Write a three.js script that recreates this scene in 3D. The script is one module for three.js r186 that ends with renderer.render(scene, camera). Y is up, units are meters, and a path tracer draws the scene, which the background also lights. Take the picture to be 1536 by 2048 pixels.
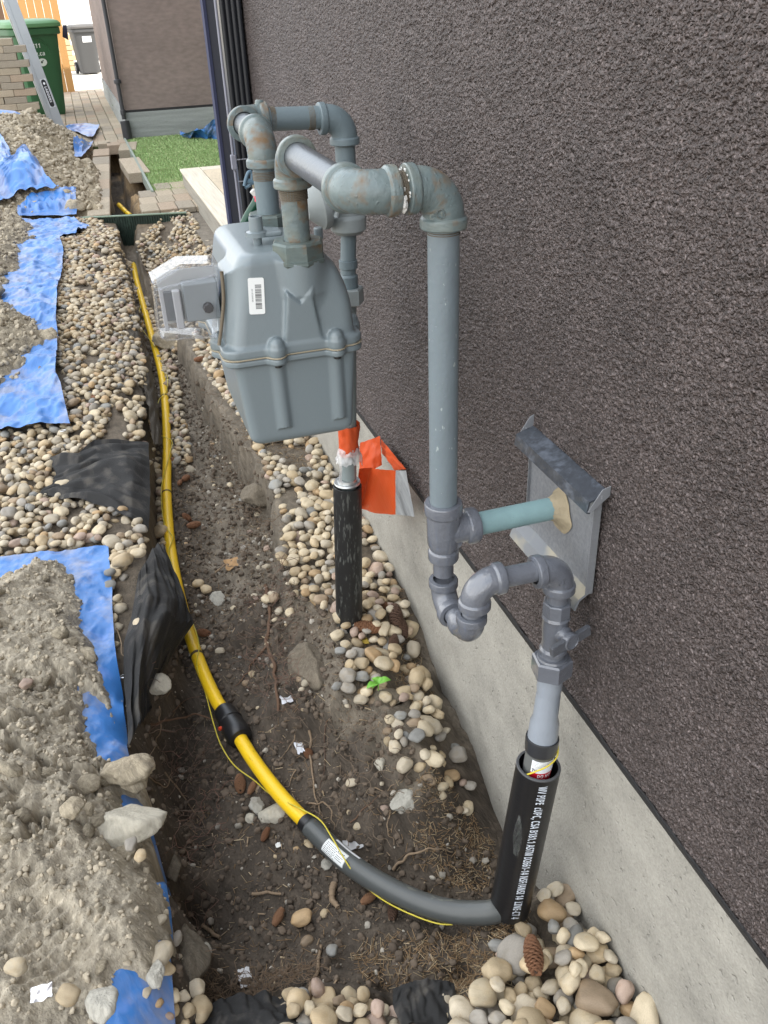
import * as THREE from 'three';
import { mergeGeometries, mergeVertices } from 'three/addons/utils/BufferGeometryUtils.js';
import { RoundedBoxGeometry } from 'three/addons/geometries/RoundedBoxGeometry.js';
import { FontLoader } from 'three/addons/loaders/FontLoader.js';
import { TextGeometry } from 'three/addons/geometries/TextGeometry.js';

// ---------------------------------------------------------------- camera, sky, sun, exposure
const scene = new THREE.Scene();
const FOCAL = 1738.63, IMG_W = 1536, IMG_H = 2048;
const CX = new THREE.Vector3(0.949112, -0.034793, 0.313010), CD = new THREE.Vector3(-0.190309, -0.855260, 0.481989), CF = new THREE.Vector3(0.250935, -0.517030, -0.818359);
const camera = new THREE.PerspectiveCamera(2 * Math.atan(IMG_H / 2 / FOCAL) * 180 / Math.PI, IMG_W / IMG_H, 0.05, 400);
camera.quaternion.setFromRotationMatrix(new THREE.Matrix4().makeBasis(CX, CD.clone().negate(), CF.clone().negate()));
scene.add(camera);
const SUN_DIR = new THREE.Vector3(0.75, 1.0, 0.2).normalize();
{
  // a bright, softly clouded sky
  const w = 512, h = 256, data = new Float32Array(w * h * 4);
  for (let j = 0; j < h; j++) for (let i = 0; i < w; i++) {
    const el = ((j + 0.5) / h - 0.5) * Math.PI, az = (i + 0.5) / w * 2 * Math.PI;
    const d = [Math.cos(el) * Math.cos(az), Math.sin(el), Math.cos(el) * Math.sin(az)];
    let c = 0;
    for (let o = 0, f = 2.2, a = 0.5; o < 5; o++, f *= 2.1, a *= 0.5) c += a * Math.sin(f * d[0] + 1.3 * o + 1.7 * Math.sin(f * d[2] + o)) * Math.cos(f * d[2] * 0.9 + 2.1 * o + 1.5 * Math.sin(f * d[1] * 1.4));
    const cl = Math.min(1, Math.max(0, 0.55 + 0.75 * c)), t = Math.max(0, Math.sin(el));
    const blue = [0.62 + 0.42 * (1 - t), 0.78 + 0.30 * (1 - t), 1.04 + 0.06 * (1 - t)], white = [1.50, 1.46, 1.40];
    const k = (j * w + i) * 4;
    for (let q = 0; q < 3; q++) data[k + q] = el < 0 ? [0.22, 0.21, 0.20][q] : blue[q] * (1 - cl) + white[q] * cl;
    data[k + 3] = 1;
  }
  const sky = new THREE.DataTexture(data, w, h, THREE.RGBAFormat, THREE.FloatType);
  sky.mapping = THREE.EquirectangularReflectionMapping; sky.magFilter = sky.minFilter = THREE.LinearFilter; sky.needsUpdate = true;
  scene.background = sky; scene.environment = sky;
}
const sun = new THREE.DirectionalLight(new THREE.Color(1.0, 0.94, 0.85), 4.2);
sun.position.copy(SUN_DIR).multiplyScalar(40); sun.castShadow = true;
Object.assign(sun.shadow.camera, { left: -30, right: 30, top: 30, bottom: -30, near: 1, far: 120 });
sun.shadow.mapSize.set(2048, 2048); sun.target.position.set(0, -1, -8);
scene.add(sun, sun.target);
const renderer = new THREE.WebGLRenderer({ antialias: true });
renderer.toneMapping = THREE.LinearToneMapping;
renderer.toneMappingExposure = 2.4;
renderer.shadowMap.enabled = true;

// ---------------------------------------------------------------- helpers
const V = (x, y, z) => new THREE.Vector3(x, y, z);
function rngOf(seed) { let a = seed >>> 0; return () => { a = (a + 0x6D2B79F5) | 0; let t = Math.imul(a ^ (a >>> 15), 1 | a); t = (t + Math.imul(t ^ (t >>> 7), 61 | t)) ^ t; return ((t ^ (t >>> 14)) >>> 0) / 4294967296; }; }
const clamp = (x, a = 0, b = 1) => Math.min(b, Math.max(a, x)), lerp = (a, b, t) => a + (b - a) * t;
const smooth = (a, b, x) => { const t = clamp((x - a) / (b - a)); return t * t * (3 - 2 * t); };
// gradient noise
const PERM = new Uint8Array(512); { const r = rngOf(7), p = [...Array(256).keys()]; for (let i = 255; i > 0; i--) { const j = Math.floor(r() * (i + 1)); [p[i], p[j]] = [p[j], p[i]]; } for (let i = 0; i < 512; i++) PERM[i] = p[i & 255]; }
const G3 = [[1, 1, 0], [-1, 1, 0], [1, -1, 0], [-1, -1, 0], [1, 0, 1], [-1, 0, 1], [1, 0, -1], [-1, 0, -1], [0, 1, 1], [0, -1, 1], [0, 1, -1], [0, -1, -1]];
const fd = (t) => t * t * t * (t * (t * 6 - 15) + 10);
function gr(h, x, y, z) { const g = G3[h % 12]; return g[0] * x + g[1] * y + g[2] * z; }
function noise(x, y, z = 0, per = 0) {
  let X = Math.floor(x), Y = Math.floor(y), Z = Math.floor(z); const a = x - X, b = y - Y, c = z - Z, u = fd(a), v = fd(b), w = fd(c);
  let X1 = X + 1, Y1 = Y + 1;
  if (per) { X = ((X % per) + per) % per; Y = ((Y % per) + per) % per; X1 = (X + 1) % per; Y1 = (Y + 1) % per; }
  X &= 255; Y &= 255; X1 &= 255; Y1 &= 255; Z &= 255; const Z1 = (Z + 1) & 255;
  const h = (i, j, k) => PERM[(PERM[(PERM[i] + j) & 255] + k) & 255];
  return lerp(lerp(lerp(gr(h(X, Y, Z), a, b, c), gr(h(X1, Y, Z), a - 1, b, c), u), lerp(gr(h(X, Y1, Z), a, b - 1, c), gr(h(X1, Y1, Z), a - 1, b - 1, c), u), v),
    lerp(lerp(gr(h(X, Y, Z1), a, b, c - 1), gr(h(X1, Y, Z1), a - 1, b, c - 1), u), lerp(gr(h(X, Y1, Z1), a, b - 1, c - 1), gr(h(X1, Y1, Z1), a - 1, b - 1, c - 1), u), v), w);
}
function fbm(x, y, z = 0, oct = 4, gain = 0.5) { let s = 0, a = 0.5, f = 1; for (let o = 0; o < oct; o++) { s += a * noise(x * f, y * f, z * f + o * 7.3); f *= 2.03; a *= gain; } return s; }
function tiled(u, v, per, oct = 4, z = 0, gain = 0.5) { let s = 0, a = 0.5, p = per; for (let o = 0; o < oct; o++) { s += a * noise(u * p, v * p, z + o * 5.1, p); p *= 2; a *= gain; } return s; }
// textures
function dataTex(size, fn, srgb = false, rx = 1, ry = rx) {
  const d = new Uint8Array(size * size * 4);
  for (let j = 0; j < size; j++) for (let i = 0; i < size; i++) { const c = fn((i + 0.5) / size, (j + 0.5) / size), k = (j * size + i) * 4; for (let q = 0; q < 3; q++) d[k + q] = clamp(c[q]) * 255; d[k + 3] = 255; }
  const t = new THREE.DataTexture(d, size, size, THREE.RGBAFormat); t.wrapS = t.wrapT = THREE.RepeatWrapping; t.magFilter = THREE.LinearFilter; t.minFilter = THREE.LinearMipmapLinearFilter; t.generateMipmaps = true;
  if (srgb) t.colorSpace = THREE.SRGBColorSpace; t.repeat.set(rx, ry); t.needsUpdate = true; return t;
}
function again(t, rx, ry = rx) { const c = t.clone(); c.repeat.set(rx, ry); c.needsUpdate = true; return c; }
function canvasTex(w, h, draw) { const c = document.createElement('canvas'); c.width = w; c.height = h; draw(c.getContext('2d'), w, h); const t = new THREE.CanvasTexture(c); t.colorSpace = THREE.SRGBColorSpace; return t; }
const lin = (r, g, b) => new THREE.Color().setRGB(r, g, b);
const std = (c, o = {}) => new THREE.MeshStandardMaterial({ color: c, roughness: 0.8, metalness: 0, ...o });
const phys = (c, o = {}) => new THREE.MeshPhysicalMaterial({ color: c, roughness: 0.5, metalness: 0, ...o });
// naming and adding
const taken = new Map();
function numbered(n) { const k = taken.get(n) || 0; taken.set(n, k + 1); return k ? `${n}_${String(k).padStart(3, '0')}` : n; }
function tag(o, label, category, group, kind) { if (label) o.userData.label = label; if (category) o.userData.category = category; if (group) o.userData.group = group; if (kind) o.userData.kind = kind; return o; }
function shade(o) { o.traverse((m) => { if (m.isMesh) { m.castShadow = m.receiveShadow = true; } }); return o; }
function thing(name, label, category, pos = [0, 0, 0], group) { const o = new THREE.Group(); o.name = numbered(name); o.position.set(...pos); scene.add(o); return tag(o, label, category, group); }
// geometry given in world places; the mesh is set under its thing with the thing's place taken off
function part(parent, name, geo, mat, label) {
  const g = Array.isArray(geo) ? mergeAll(geo) : geo;
  const m = new THREE.Mesh(g, mat); m.name = name; m.castShadow = m.receiveShadow = true;
  if (parent !== scene) { let off = V(0, 0, 0), p = parent; while (p && p !== scene) { off.add(p.position); p = p.parent; } m.position.copy(off.negate()); }
  else m.name = numbered(name);
  if (label) m.userData.label = label;
  parent.add(m); return m;
}
function mergeAll(list) { const l = list.map((g) => { const n = g.index ? g.toNonIndexed() : g; for (const k of Object.keys(n.attributes)) if (!['position', 'normal', 'uv', 'color'].includes(k)) n.deleteAttribute(k); return n; }); const anyC = l.every((g) => g.attributes.color); if (!anyC) l.forEach((g) => g.deleteAttribute('color')); return mergeGeometries(l); }
// a solid of revolution from point p along d; profile = [[along, radius], ...]
function turned(p, d, profile, seg = 32, flat = false, start = 0) {
  d = d.clone().normalize(); const a = Math.abs(d.y) > 0.9 ? V(1, 0, 0) : V(0, 1, 0), e1 = a.clone().cross(d).normalize(), e2 = d.clone().cross(e1);
  const pos = [], uv = [], idx = []; let L = 0;
  profile.forEach(([t, r], j) => {
    if (j) L += Math.hypot(t - profile[j - 1][0], r - profile[j - 1][1]);
    for (let i = 0; i <= seg; i++) { const an = start + i / seg * 2 * Math.PI, c = Math.cos(an), s = Math.sin(an); pos.push(p.x + d.x * t + (e1.x * c + e2.x * s) * r, p.y + d.y * t + (e1.y * c + e2.y * s) * r, p.z + d.z * t + (e1.z * c + e2.z * s) * r); uv.push(i / seg * 0.15 + p.z, L + p.x); }
  });
  const n = seg + 1;
  for (let j = 0; j < profile.length - 1; j++) for (let i = 0; i < seg; i++) { const q = j * n + i; idx.push(q, q + 1, q + n, q + 1, q + n + 1, q + n); }
  const g = new THREE.BufferGeometry(); g.setAttribute('position', new THREE.Float32BufferAttribute(pos, 3)); g.setAttribute('uv', new THREE.Float32BufferAttribute(uv, 2)); g.setIndex(idx);
  if (flat) { const f = g.toNonIndexed(); f.computeVertexNormals(); return f; }
  return creased(g, 0.6);
}
function creased(g, ang) {   // smooth normals except over sharp edges
  const f = g.index ? g.toNonIndexed() : g, p = f.attributes.position, n = p.count, fn = [], map = new Map(), key = (i) => `${Math.round(p.getX(i) * 2e4)},${Math.round(p.getY(i) * 2e4)},${Math.round(p.getZ(i) * 2e4)}`;
  const a = V(), b = V(), c = V(), keys = [];
  for (let t = 0; t < n; t += 3) { a.fromBufferAttribute(p, t); b.fromBufferAttribute(p, t + 1); c.fromBufferAttribute(p, t + 2); const m = b.clone().sub(a).cross(c.clone().sub(a)); fn.push(m); for (let q = 0; q < 3; q++) { const k = key(t + q); keys.push(k); const l = map.get(k); if (l) l.push(t / 3); else map.set(k, [t / 3]); } }
  const ca = Math.cos(ang), out = new Float32Array(n * 3), unit = fn.map((m) => m.clone().normalize());
  for (let i = 0; i < n; i++) { const me = unit[Math.floor(i / 3)], s = V(); for (const t of map.get(keys[i])) if (unit[t].dot(me) > ca) s.add(fn[t]); s.normalize(); out[i * 3] = s.x; out[i * 3 + 1] = s.y; out[i * 3 + 2] = s.z; }
  f.setAttribute('normal', new THREE.BufferAttribute(out, 3)); return f;
}
const rod = (p0, p1, r, seg = 28) => { const d = p1.clone().sub(p0), L = d.length(); return turned(p0, d, [[0, 0], [0, r], [L, r], [L, 0]], seg); };
// a tube of changing radius through points
function tube(points, radius, rings, seg = 10, closed = true) {
  const cv = new THREE.CatmullRomCurve3(points, false, 'centripetal'), fr = cv.computeFrenetFrames(rings), pos = [], uv = [], idx = [], len = cv.getLength();
  for (let j = 0; j <= rings; j++) { const t = j / rings, c = cv.getPointAt(t), r = typeof radius === 'function' ? radius(t) : radius; for (let i = 0; i <= seg; i++) { const an = i / seg * 2 * Math.PI, N = fr.normals[j], B = fr.binormals[j], co = Math.cos(an) * r, si = Math.sin(an) * r; pos.push(c.x + N.x * co + B.x * si, c.y + N.y * co + B.y * si, c.z + N.z * co + B.z * si); uv.push(i / seg * 0.13, t * len); } }
  const n = seg + 1; for (let j = 0; j < rings; j++) for (let i = 0; i < seg; i++) { const q = j * n + i; idx.push(q, q + n, q + 1, q + 1, q + n, q + n + 1); }
  if (closed) for (const j of [0, rings]) { const c = cv.getPointAt(j / rings), o = pos.length / 3; pos.push(c.x, c.y, c.z); uv.push(0, 0); for (let i = 0; i < seg; i++) j ? idx.push(o, j * n + i, j * n + i + 1) : idx.push(o, i + 1, i); }
  const g = new THREE.BufferGeometry(); g.setAttribute('position', new THREE.Float32BufferAttribute(pos, 3)); g.setAttribute('uv', new THREE.Float32BufferAttribute(uv, 2)); g.setIndex(idx); g.computeVertexNormals();
  // join the seam of the normals
  const nn = g.attributes.normal; for (let j = 0; j <= rings; j++) { const q = j * n, x = nn.getX(q) + nn.getX(q + seg), y = nn.getY(q) + nn.getY(q + seg), z = nn.getZ(q) + nn.getZ(q + seg), l = Math.hypot(x, y, z) || 1; for (const k of [q, q + seg]) nn.setXYZ(k, x / l, y / l, z / l); }
  return g;
}
// a sheet over (u, v)
function sheet(nu, nv, fn, scale = 1) {
  const pos = [], uv = [], idx = [];
  for (let j = 0; j <= nv; j++) for (let i = 0; i <= nu; i++) { const p = fn(i / nu, j / nv); pos.push(p.x, p.y, p.z); uv.push(p.x * scale, (p.z + p.y) * scale); }
  for (let j = 0; j < nv; j++) for (let i = 0; i < nu; i++) { const q = j * (nu + 1) + i; idx.push(q, q + 1, q + nu + 1, q + 1, q + nu + 2, q + nu + 1); }
  const g = new THREE.BufferGeometry(); g.setAttribute('position', new THREE.Float32BufferAttribute(pos, 3)); g.setAttribute('uv', new THREE.Float32BufferAttribute(uv, 2)); g.setIndex(idx); g.computeVertexNormals(); return g;
}
function box(x0, x1, y0, y1, z0, z1, r = 0) { const g = r ? new RoundedBoxGeometry(x1 - x0, y1 - y0, z1 - z0, 2, r) : new THREE.BoxGeometry(x1 - x0, y1 - y0, z1 - z0); g.translate((x0 + x1) / 2, (y0 + y1) / 2, (z0 + z1) / 2); return g; }
// a solid surface from a signed distance, by surface nets
function solid(sdf, lo, hi, cell) {
  const nx = Math.ceil((hi[0] - lo[0]) / cell) + 1, ny = Math.ceil((hi[1] - lo[1]) / cell) + 1, nz = Math.ceil((hi[2] - lo[2]) / cell) + 1, f = new Float32Array(nx * ny * nz), at = (i, j, k) => (k * ny + j) * nx + i;
  for (let k = 0; k < nz; k++) for (let j = 0; j < ny; j++) for (let i = 0; i < nx; i++) f[at(i, j, k)] = sdf(lo[0] + i * cell, lo[1] + j * cell, lo[2] + k * cell);
  const vid = new Int32Array(nx * ny * nz).fill(-1), pos = [], nor = [], uv = [], idx = [];
  for (let k = 0; k < nz - 1; k++) for (let j = 0; j < ny - 1; j++) for (let i = 0; i < nx - 1; i++) {
    let m = 0, sx = 0, sy = 0, sz = 0, n = 0; const c = [];
    for (let q = 0; q < 8; q++) { const v = f[at(i + (q & 1), j + ((q >> 1) & 1), k + (q >> 2))]; c.push(v); if (v < 0) m |= 1 << q; }
    if (m === 0 || m === 255) continue;
    for (const [a, b] of EDGES) if ((c[a] < 0) !== (c[b] < 0)) { const t = c[a] / (c[a] - c[b]); sx += lerp(a & 1, b & 1, t); sy += lerp((a >> 1) & 1, (b >> 1) & 1, t); sz += lerp(a >> 2, b >> 2, t); n++; }
    let x = lo[0] + (i + sx / n) * cell, y = lo[1] + (j + sy / n) * cell, z = lo[2] + (k + sz / n) * cell; const e = cell * 0.25; let gx, gy, gz, l;
    for (let it = 0; it < 2; it++) { gx = sdf(x + e, y, z) - sdf(x - e, y, z); gy = sdf(x, y + e, z) - sdf(x, y - e, z); gz = sdf(x, y, z + e) - sdf(x, y, z - e); l = Math.hypot(gx, gy, gz) || 1; gx /= l; gy /= l; gz /= l; if (!it) { const d = clamp(sdf(x, y, z), -cell, cell); x -= gx * d; y -= gy * d; z -= gz * d; } }
    vid[at(i, j, k)] = pos.length / 3; pos.push(x, y, z); nor.push(gx, gy, gz); uv.push(x + z * 0.7, y + z * 0.3);
  }
  const quad = (a, b, c, d, flip) => { if (a < 0 || b < 0 || c < 0 || d < 0) return; flip ? idx.push(a, c, b, a, d, c) : idx.push(a, b, c, a, c, d); };
  for (let k = 1; k < nz - 1; k++) for (let j = 1; j < ny - 1; j++) for (let i = 1; i < nx - 1; i++) {
    const s = f[at(i, j, k)] < 0;
    if (s !== f[at(i + 1, j, k)] < 0) quad(vid[at(i, j - 1, k - 1)], vid[at(i, j, k - 1)], vid[at(i, j, k)], vid[at(i, j - 1, k)], !s);
    if (s !== f[at(i, j + 1, k)] < 0) quad(vid[at(i - 1, j, k - 1)], vid[at(i - 1, j, k)], vid[at(i, j, k)], vid[at(i, j, k - 1)], !s);
    if (s !== f[at(i, j, k + 1)] < 0) quad(vid[at(i - 1, j - 1, k)], vid[at(i, j - 1, k)], vid[at(i, j, k)], vid[at(i - 1, j, k)], !s);
  }
  const g = new THREE.BufferGeometry(); g.setAttribute('position', new THREE.Float32BufferAttribute(pos, 3)); g.setAttribute('normal', new THREE.Float32BufferAttribute(nor, 3)); g.setAttribute('uv', new THREE.Float32BufferAttribute(uv, 2)); g.setIndex(idx); return g;
}
const EDGES = [[0, 1], [2, 3], [4, 5], [6, 7], [0, 2], [1, 3], [4, 6], [5, 7], [0, 4], [1, 5], [2, 6], [3, 7]];
const smin = (a, b, k) => { const h = clamp(0.5 + 0.5 * (b - a) / k); return lerp(b, a, h) - k * h * (1 - h); }, smax = (a, b, k) => -smin(-a, -b, k);
// where the line of sight through a spot of the survey photograph meets a height, a distance along x or z, or the ground
function ray(px, py) { return V(0, 0, 0).addScaledVector(CX, (px - 768) / FOCAL).addScaledVector(CD, (py - 1024) / FOCAL).add(CF); }
function onY(px, py, y) { const r = ray(px, py); return r.multiplyScalar(y / r.y); }
function onX(px, py, x) { const r = ray(px, py); return r.multiplyScalar(x / r.x); }
function onZ(px, py, z) { const r = ray(px, py); return r.multiplyScalar(z / r.z); }
function seen(p) { const d = p.dot(CF); return d <= 0 ? [1e9, 1e9, d] : [768 + p.dot(CX) / d * FOCAL, 1024 + p.dot(CD) / d * FOCAL, d]; }
// polygons on plan
function inside(poly, x, z) { let c = false; for (let i = 0, j = poly.length - 1; i < poly.length; j = i++) { const a = poly[i], b = poly[j]; if ((a[1] > z) !== (b[1] > z) && x < (b[0] - a[0]) * (z - a[1]) / (b[1] - a[1]) + a[0]) c = !c; } return c; }
function edgeDist(poly, x, z) { let m = 1e9; for (let i = 0, j = poly.length - 1; i < poly.length; j = i++) { const a = poly[j], b = poly[i], dx = b[0] - a[0], dz = b[1] - a[1], t = clamp(((x - a[0]) * dx + (z - a[1]) * dz) / (dx * dx + dz * dz + 1e-12)); m = Math.min(m, Math.hypot(x - a[0] - dx * t, z - a[1] - dz * t)); } return inside(poly, x, z) ? m : -m; }
const plan = (list, y) => list.map(([a, b]) => { const p = onY(a, b, y); return [p.x, p.z]; });
function along(poly, t) { let L = 0; const s = [0]; for (let i = 1; i < poly.length; i++) { L += poly[i].distanceTo(poly[i - 1]); s.push(L); } const d = clamp(t) * L; let i = 1; while (i < poly.length - 1 && s[i] < d) i++; return poly[i - 1].clone().lerp(poly[i], clamp((d - s[i - 1]) / (s[i] - s[i - 1] || 1))); }

// ---------------------------------------------------------------- the lie of the ground
const GRADE = -1.70, WALL_X = 0.728, FOUND_X = 0.740;
const levels = [];   // [x, z, height, colour]
const put = (list, h, c) => { for (const [a, b] of list) { const p = onY(a, b, h); levels.push([p.x, p.z, h, c]); } };
// colours of soil: 0 gravel bed, 1 dark damp soil, 2 brown mud, 3 grey-brown bank, 4 sand, 5 dry clay
const leftEdge = [[262, 470], [272, 560], [283, 660], [300, 780], [308, 870], [312, 960], [320, 1060], [338, 1150], [300, 1300], [275, 1420], [270, 1500], [310, 1640], [330, 1760], [338, 1900], [345, 2048]];
{
  const line = leftEdge.map(([a, b]) => onY(a, b, -1.68));
  for (let i = 0; i + 1 < line.length; i++) { const n = Math.max(1, Math.round(line[i].distanceTo(line[i + 1]) / 0.13)); for (let q = 0; q < n; q++) { const p = line[i].clone().lerp(line[i + 1], q / n), near = p.z > -2.2, dx = near ? 0.07 : 0.055, c = p.z > -3 ? 1 : 3; levels.push([p.x - 0.06, p.z, -1.675, 0], [p.x, p.z, -1.70, c], [p.x + dx, p.z, near ? -2.00 : -1.87, p.z > -4.2 ? 1 : 3]); } }
}
put([[275, 560], [300, 660], [325, 760], [335, 880], [338, 1000], [350, 1120], [385, 1260]], -1.905, 2);
put([[430, 1400], [480, 1500], [560, 1600]], -1.92, 1);
put([[305, 620], [338, 700], [362, 760], [384, 850], [420, 930], [455, 1000], [500, 1075], [505, 1130]], -1.885, 3);
put([[470, 1100], [440, 1020], [430, 1130], [470, 1190], [400, 1000], [360, 950]], -1.90, 2);
put([[282, 480], [304, 560], [334, 630], [362, 690], [394, 745], [436, 815], [470, 870], [520, 935], [570, 1015], [556, 1090]], -1.705, 3);
put([[520, 1230], [560, 1330], [590, 1430]], -1.815, 1);
put([[460, 1270], [500, 1380], [540, 1480]], -1.87, 1);
put([[530, 1110], [610, 1190], [660, 1290], [680, 1380]], -1.73, 3);
put([[780, 1470], [700, 1440], [840, 1560]], -1.78, 3);
put([[700, 1500], [740, 1570], [640, 1470]], -1.83, 1);
put([[850, 1640], [700, 1620], [780, 1650]], -1.87, 1);
put([[900, 1700], [860, 1760], [780, 1730], [930, 1620]], -1.925, 1);
put([[955, 1700], [955, 1770], [985, 1660]], -1.975, 1);
put([[450, 1600], [400, 1750], [550, 1750], [470, 1700], [620, 1700]], -1.93, 1);
put([[420, 1880], [480, 1950], [560, 1870], [650, 1850]], -1.935, 1);
put([[388, 1850], [376, 1650], [352, 1560], [384, 1760], [392, 1920]], -2.07, 1);
put([[760, 1850], [850, 1880], [720, 1920], [1010, 1850]], -1.905, 1);
put([[640, 1985], [420, 2015], [800, 1985], [900, 1945], [1000, 1872]], -1.85, 1);
put([[1080, 1815], [1150, 1835], [1190, 1900], [1060, 1940], [900, 2030], [1000, 2000]], -1.815, 0);
put([[1280, 2040], [1100, 2048], [640, 2060], [400, 2070], [850, 2080]], -1.79, 0);
for (const x of [-1.3, -0.6, -0.1, 0.3, 0.72]) levels.push([x, -0.62, -1.75, 0], [x, -0.3, -1.75, 0]);
for (const [z, h, c] of [[-3.5, -1.75, 0], [-4.5, -1.72, 0], [-2.86, -1.705, 0], [-2.48, -1.72, 0], [-2.12, -1.775, 0], [-1.87, -1.885, 3], [-1.48, -1.985, 1], [-1.25, -2.0, 1], [-1.12, -1.88, 3], [-0.96, -1.83, 0], [-0.77, -1.80, 0]]) levels.push([0.745, z, h, c]);
put([[620, 1010], [650, 1120], [680, 1230], [760, 1240]], -1.715, 0);
put([[780, 1340], [740, 1300], [850, 1450]], -1.755, 0);
put([[560, 930], [500, 800], [440, 640], [400, 560], [420, 500], [470, 620]], -1.71, 0);
put([[200, 560], [230, 700], [150, 900], [230, 1000], [100, 1080], [260, 1100], [0, 900], [-200, 1000], [240, 1200]], -1.675, 0);
put([[0, 1150], [200, 1120], [210, 1300], [150, 1500], [100, 1900], [280, 1950], [0, 1500], [0, 2040], [-300, 1600], [-300, 2000], [230, 1650]], -1.675, 0);
for (const z of [-3, -5, -7, -9, -11, -13, -14.5]) levels.push([-1.3, z, -1.68, 5], [1.0, z, z < -4.9 ? -1.70 : -1.73, 0]);
// the far, narrow part of the trench
put([[218, 300], [222, 340], [228, 380], [240, 425], [246, 455], [220, 320], [225, 360], [234, 402]], -2.12, 1);
put([[205, 305], [207, 340], [210, 380], [213, 425]], -1.685, 4);
put([[246, 300], [258, 340], [280, 390], [300, 430]], -1.70, 4);
put([[236, 310], [244, 345], [258, 392], [272, 432]], -1.78, 4);
put([[205, 285], [222, 286], [240, 286], [180, 300], [150, 300]], -1.69, 4);
put([[170, 440], [330, 440], [370, 445], [200, 470]], -1.70, 0);
// the way of the gas line, laid on the floor of the trench
const linePath = [[246, 442], [262, 500], [273, 560], [300, 660], [325, 760], [334, 880], [334, 1000], [345, 1120], [380, 1270], [430, 1395], [465, 1450], [500, 1510], [560, 1590], [615, 1648]].map(([x, y]) => onY(x, y, -1.872)); linePath[0].y = -1.94; linePath[1].y = -1.93;
const lineCurve = new THREE.CatmullRomCurve3(linePath, false, 'centripetal').getPoints(120);
function lineOffset(x, z) { let b = 9, s = 0; for (let i = 0; i < lineCurve.length - 1; i++) { const p = lineCurve[i], q = lineCurve[i + 1], dx = q.x - p.x, dz = q.z - p.z, t = clamp(((x - p.x) * dx + (z - p.z) * dz) / (dx * dx + dz * dz)), ex = x - p.x - dx * t, ez = z - p.z - dz * t, d = Math.hypot(ex, ez); if (d < b) { b = d; s = Math.sign(ex); } } return [b, s]; }
const farCurve = [[247, 440], [240, 415], [231, 380], [224, 340], [219, 300]].map(([x, y]) => onY(x, y, -1.80));
for (let i = 0; i < farCurve.length - 1; i++) for (let q = 0; q < 5; q++) { const p = farCurve[i].clone().lerp(farCurve[i + 1], q / 5); levels.push([p.x, p.z, -2.02, 1]); }
function farOffset(x, z) { let b = 9; for (let i = 0; i < farCurve.length - 1; i++) { const p = farCurve[i], q = farCurve[i + 1], dx = q.x - p.x, dz = q.z - p.z, t = clamp(((x - p.x) * dx + (z - p.z) * dz) / (dx * dx + dz * dz)); b = Math.min(b, Math.hypot(x - p.x - dx * t, z - p.z - dz * t)); } return b; }
// the line along which the right bank was cut down to the trench floor
const cutLine = [[338, 640], [362, 705], [392, 770], [420, 830], [455, 890], [500, 950], [545, 1025], [548, 1100], [560, 1160]].map(([x, y]) => onY(x, y, -1.80));
function cutOffset(x, z) { let b = 9, s = 0; for (let i = 0; i < cutLine.length - 1; i++) { const p = cutLine[i], q = cutLine[i + 1], dx = q.x - p.x, dz = q.z - p.z, t = clamp(((x - p.x) * dx + (z - p.z) * dz) / (dx * dx + dz * dz)), ex = x - p.x - dx * t, ez = z - p.z - dz * t, d = Math.hypot(ex, ez); if (d < b) { b = d; s = Math.sign(dz * ex - dx * ez) * d; } } return s; }
const LV = levels.length;
const rbf = (() => {   // heights joined by a linear radial fit
  const n = LV + 3, A = [], k = (a, b) => Math.hypot((a[0] - b[0]) * 1.15, a[1] - b[1]);
  for (let i = 0; i < LV; i++) { const r = new Float64Array(n + 1); for (let j = 0; j < LV; j++) r[j] = k(levels[i], levels[j]); r[i] -= 0.006; r[LV] = 1; r[LV + 1] = levels[i][0]; r[LV + 2] = levels[i][1]; r[n] = levels[i][2]; A.push(r); }
  for (let q = 0; q < 3; q++) { const r = new Float64Array(n + 1); for (let j = 0; j < LV; j++) r[j] = q === 0 ? 1 : levels[j][q - 1]; A.push(r); }
  for (let c = 0; c < n; c++) { let p = c; for (let r = c + 1; r < n; r++) if (Math.abs(A[r][c]) > Math.abs(A[p][c])) p = r; [A[c], A[p]] = [A[p], A[c]]; for (let r = c + 1; r < n; r++) { const m = A[r][c] / A[c][c]; if (m) for (let q = c; q <= n; q++) A[r][q] -= m * A[c][q]; } }
  const w = new Float64Array(n); for (let c = n - 1; c >= 0; c--) { let s = A[c][n]; for (let q = c + 1; q < n; q++) s -= A[c][q] * w[q]; w[c] = s / A[c][c]; }
  return (x, z) => { let s = w[LV] + w[LV + 1] * x + w[LV + 2] * z; for (let j = 0; j < LV; j++) { const dx = (x - levels[j][0]) * 1.15, dz = z - levels[j][1]; s += w[j] * Math.sqrt(dx * dx + dz * dz); } return s; };
})();
const GX0 = -1.3, GX1 = 0.80, GZ0 = 0.3, GZ1 = 14, GNX = 270, GNZ = 520, LZ = Math.log(GZ1 / GZ0);
const gH = new Float32Array((GNX + 1) * (GNZ + 1)), gC = new Float32Array((GNX + 1) * (GNZ + 1) * 3);
const SOIL = [[0.155, 0.125, 0.092], [0.092, 0.073, 0.055], [0.225, 0.190, 0.147], [0.205, 0.173, 0.132], [0.34, 0.235, 0.125], [0.24, 0.205, 0.155]];
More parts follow.
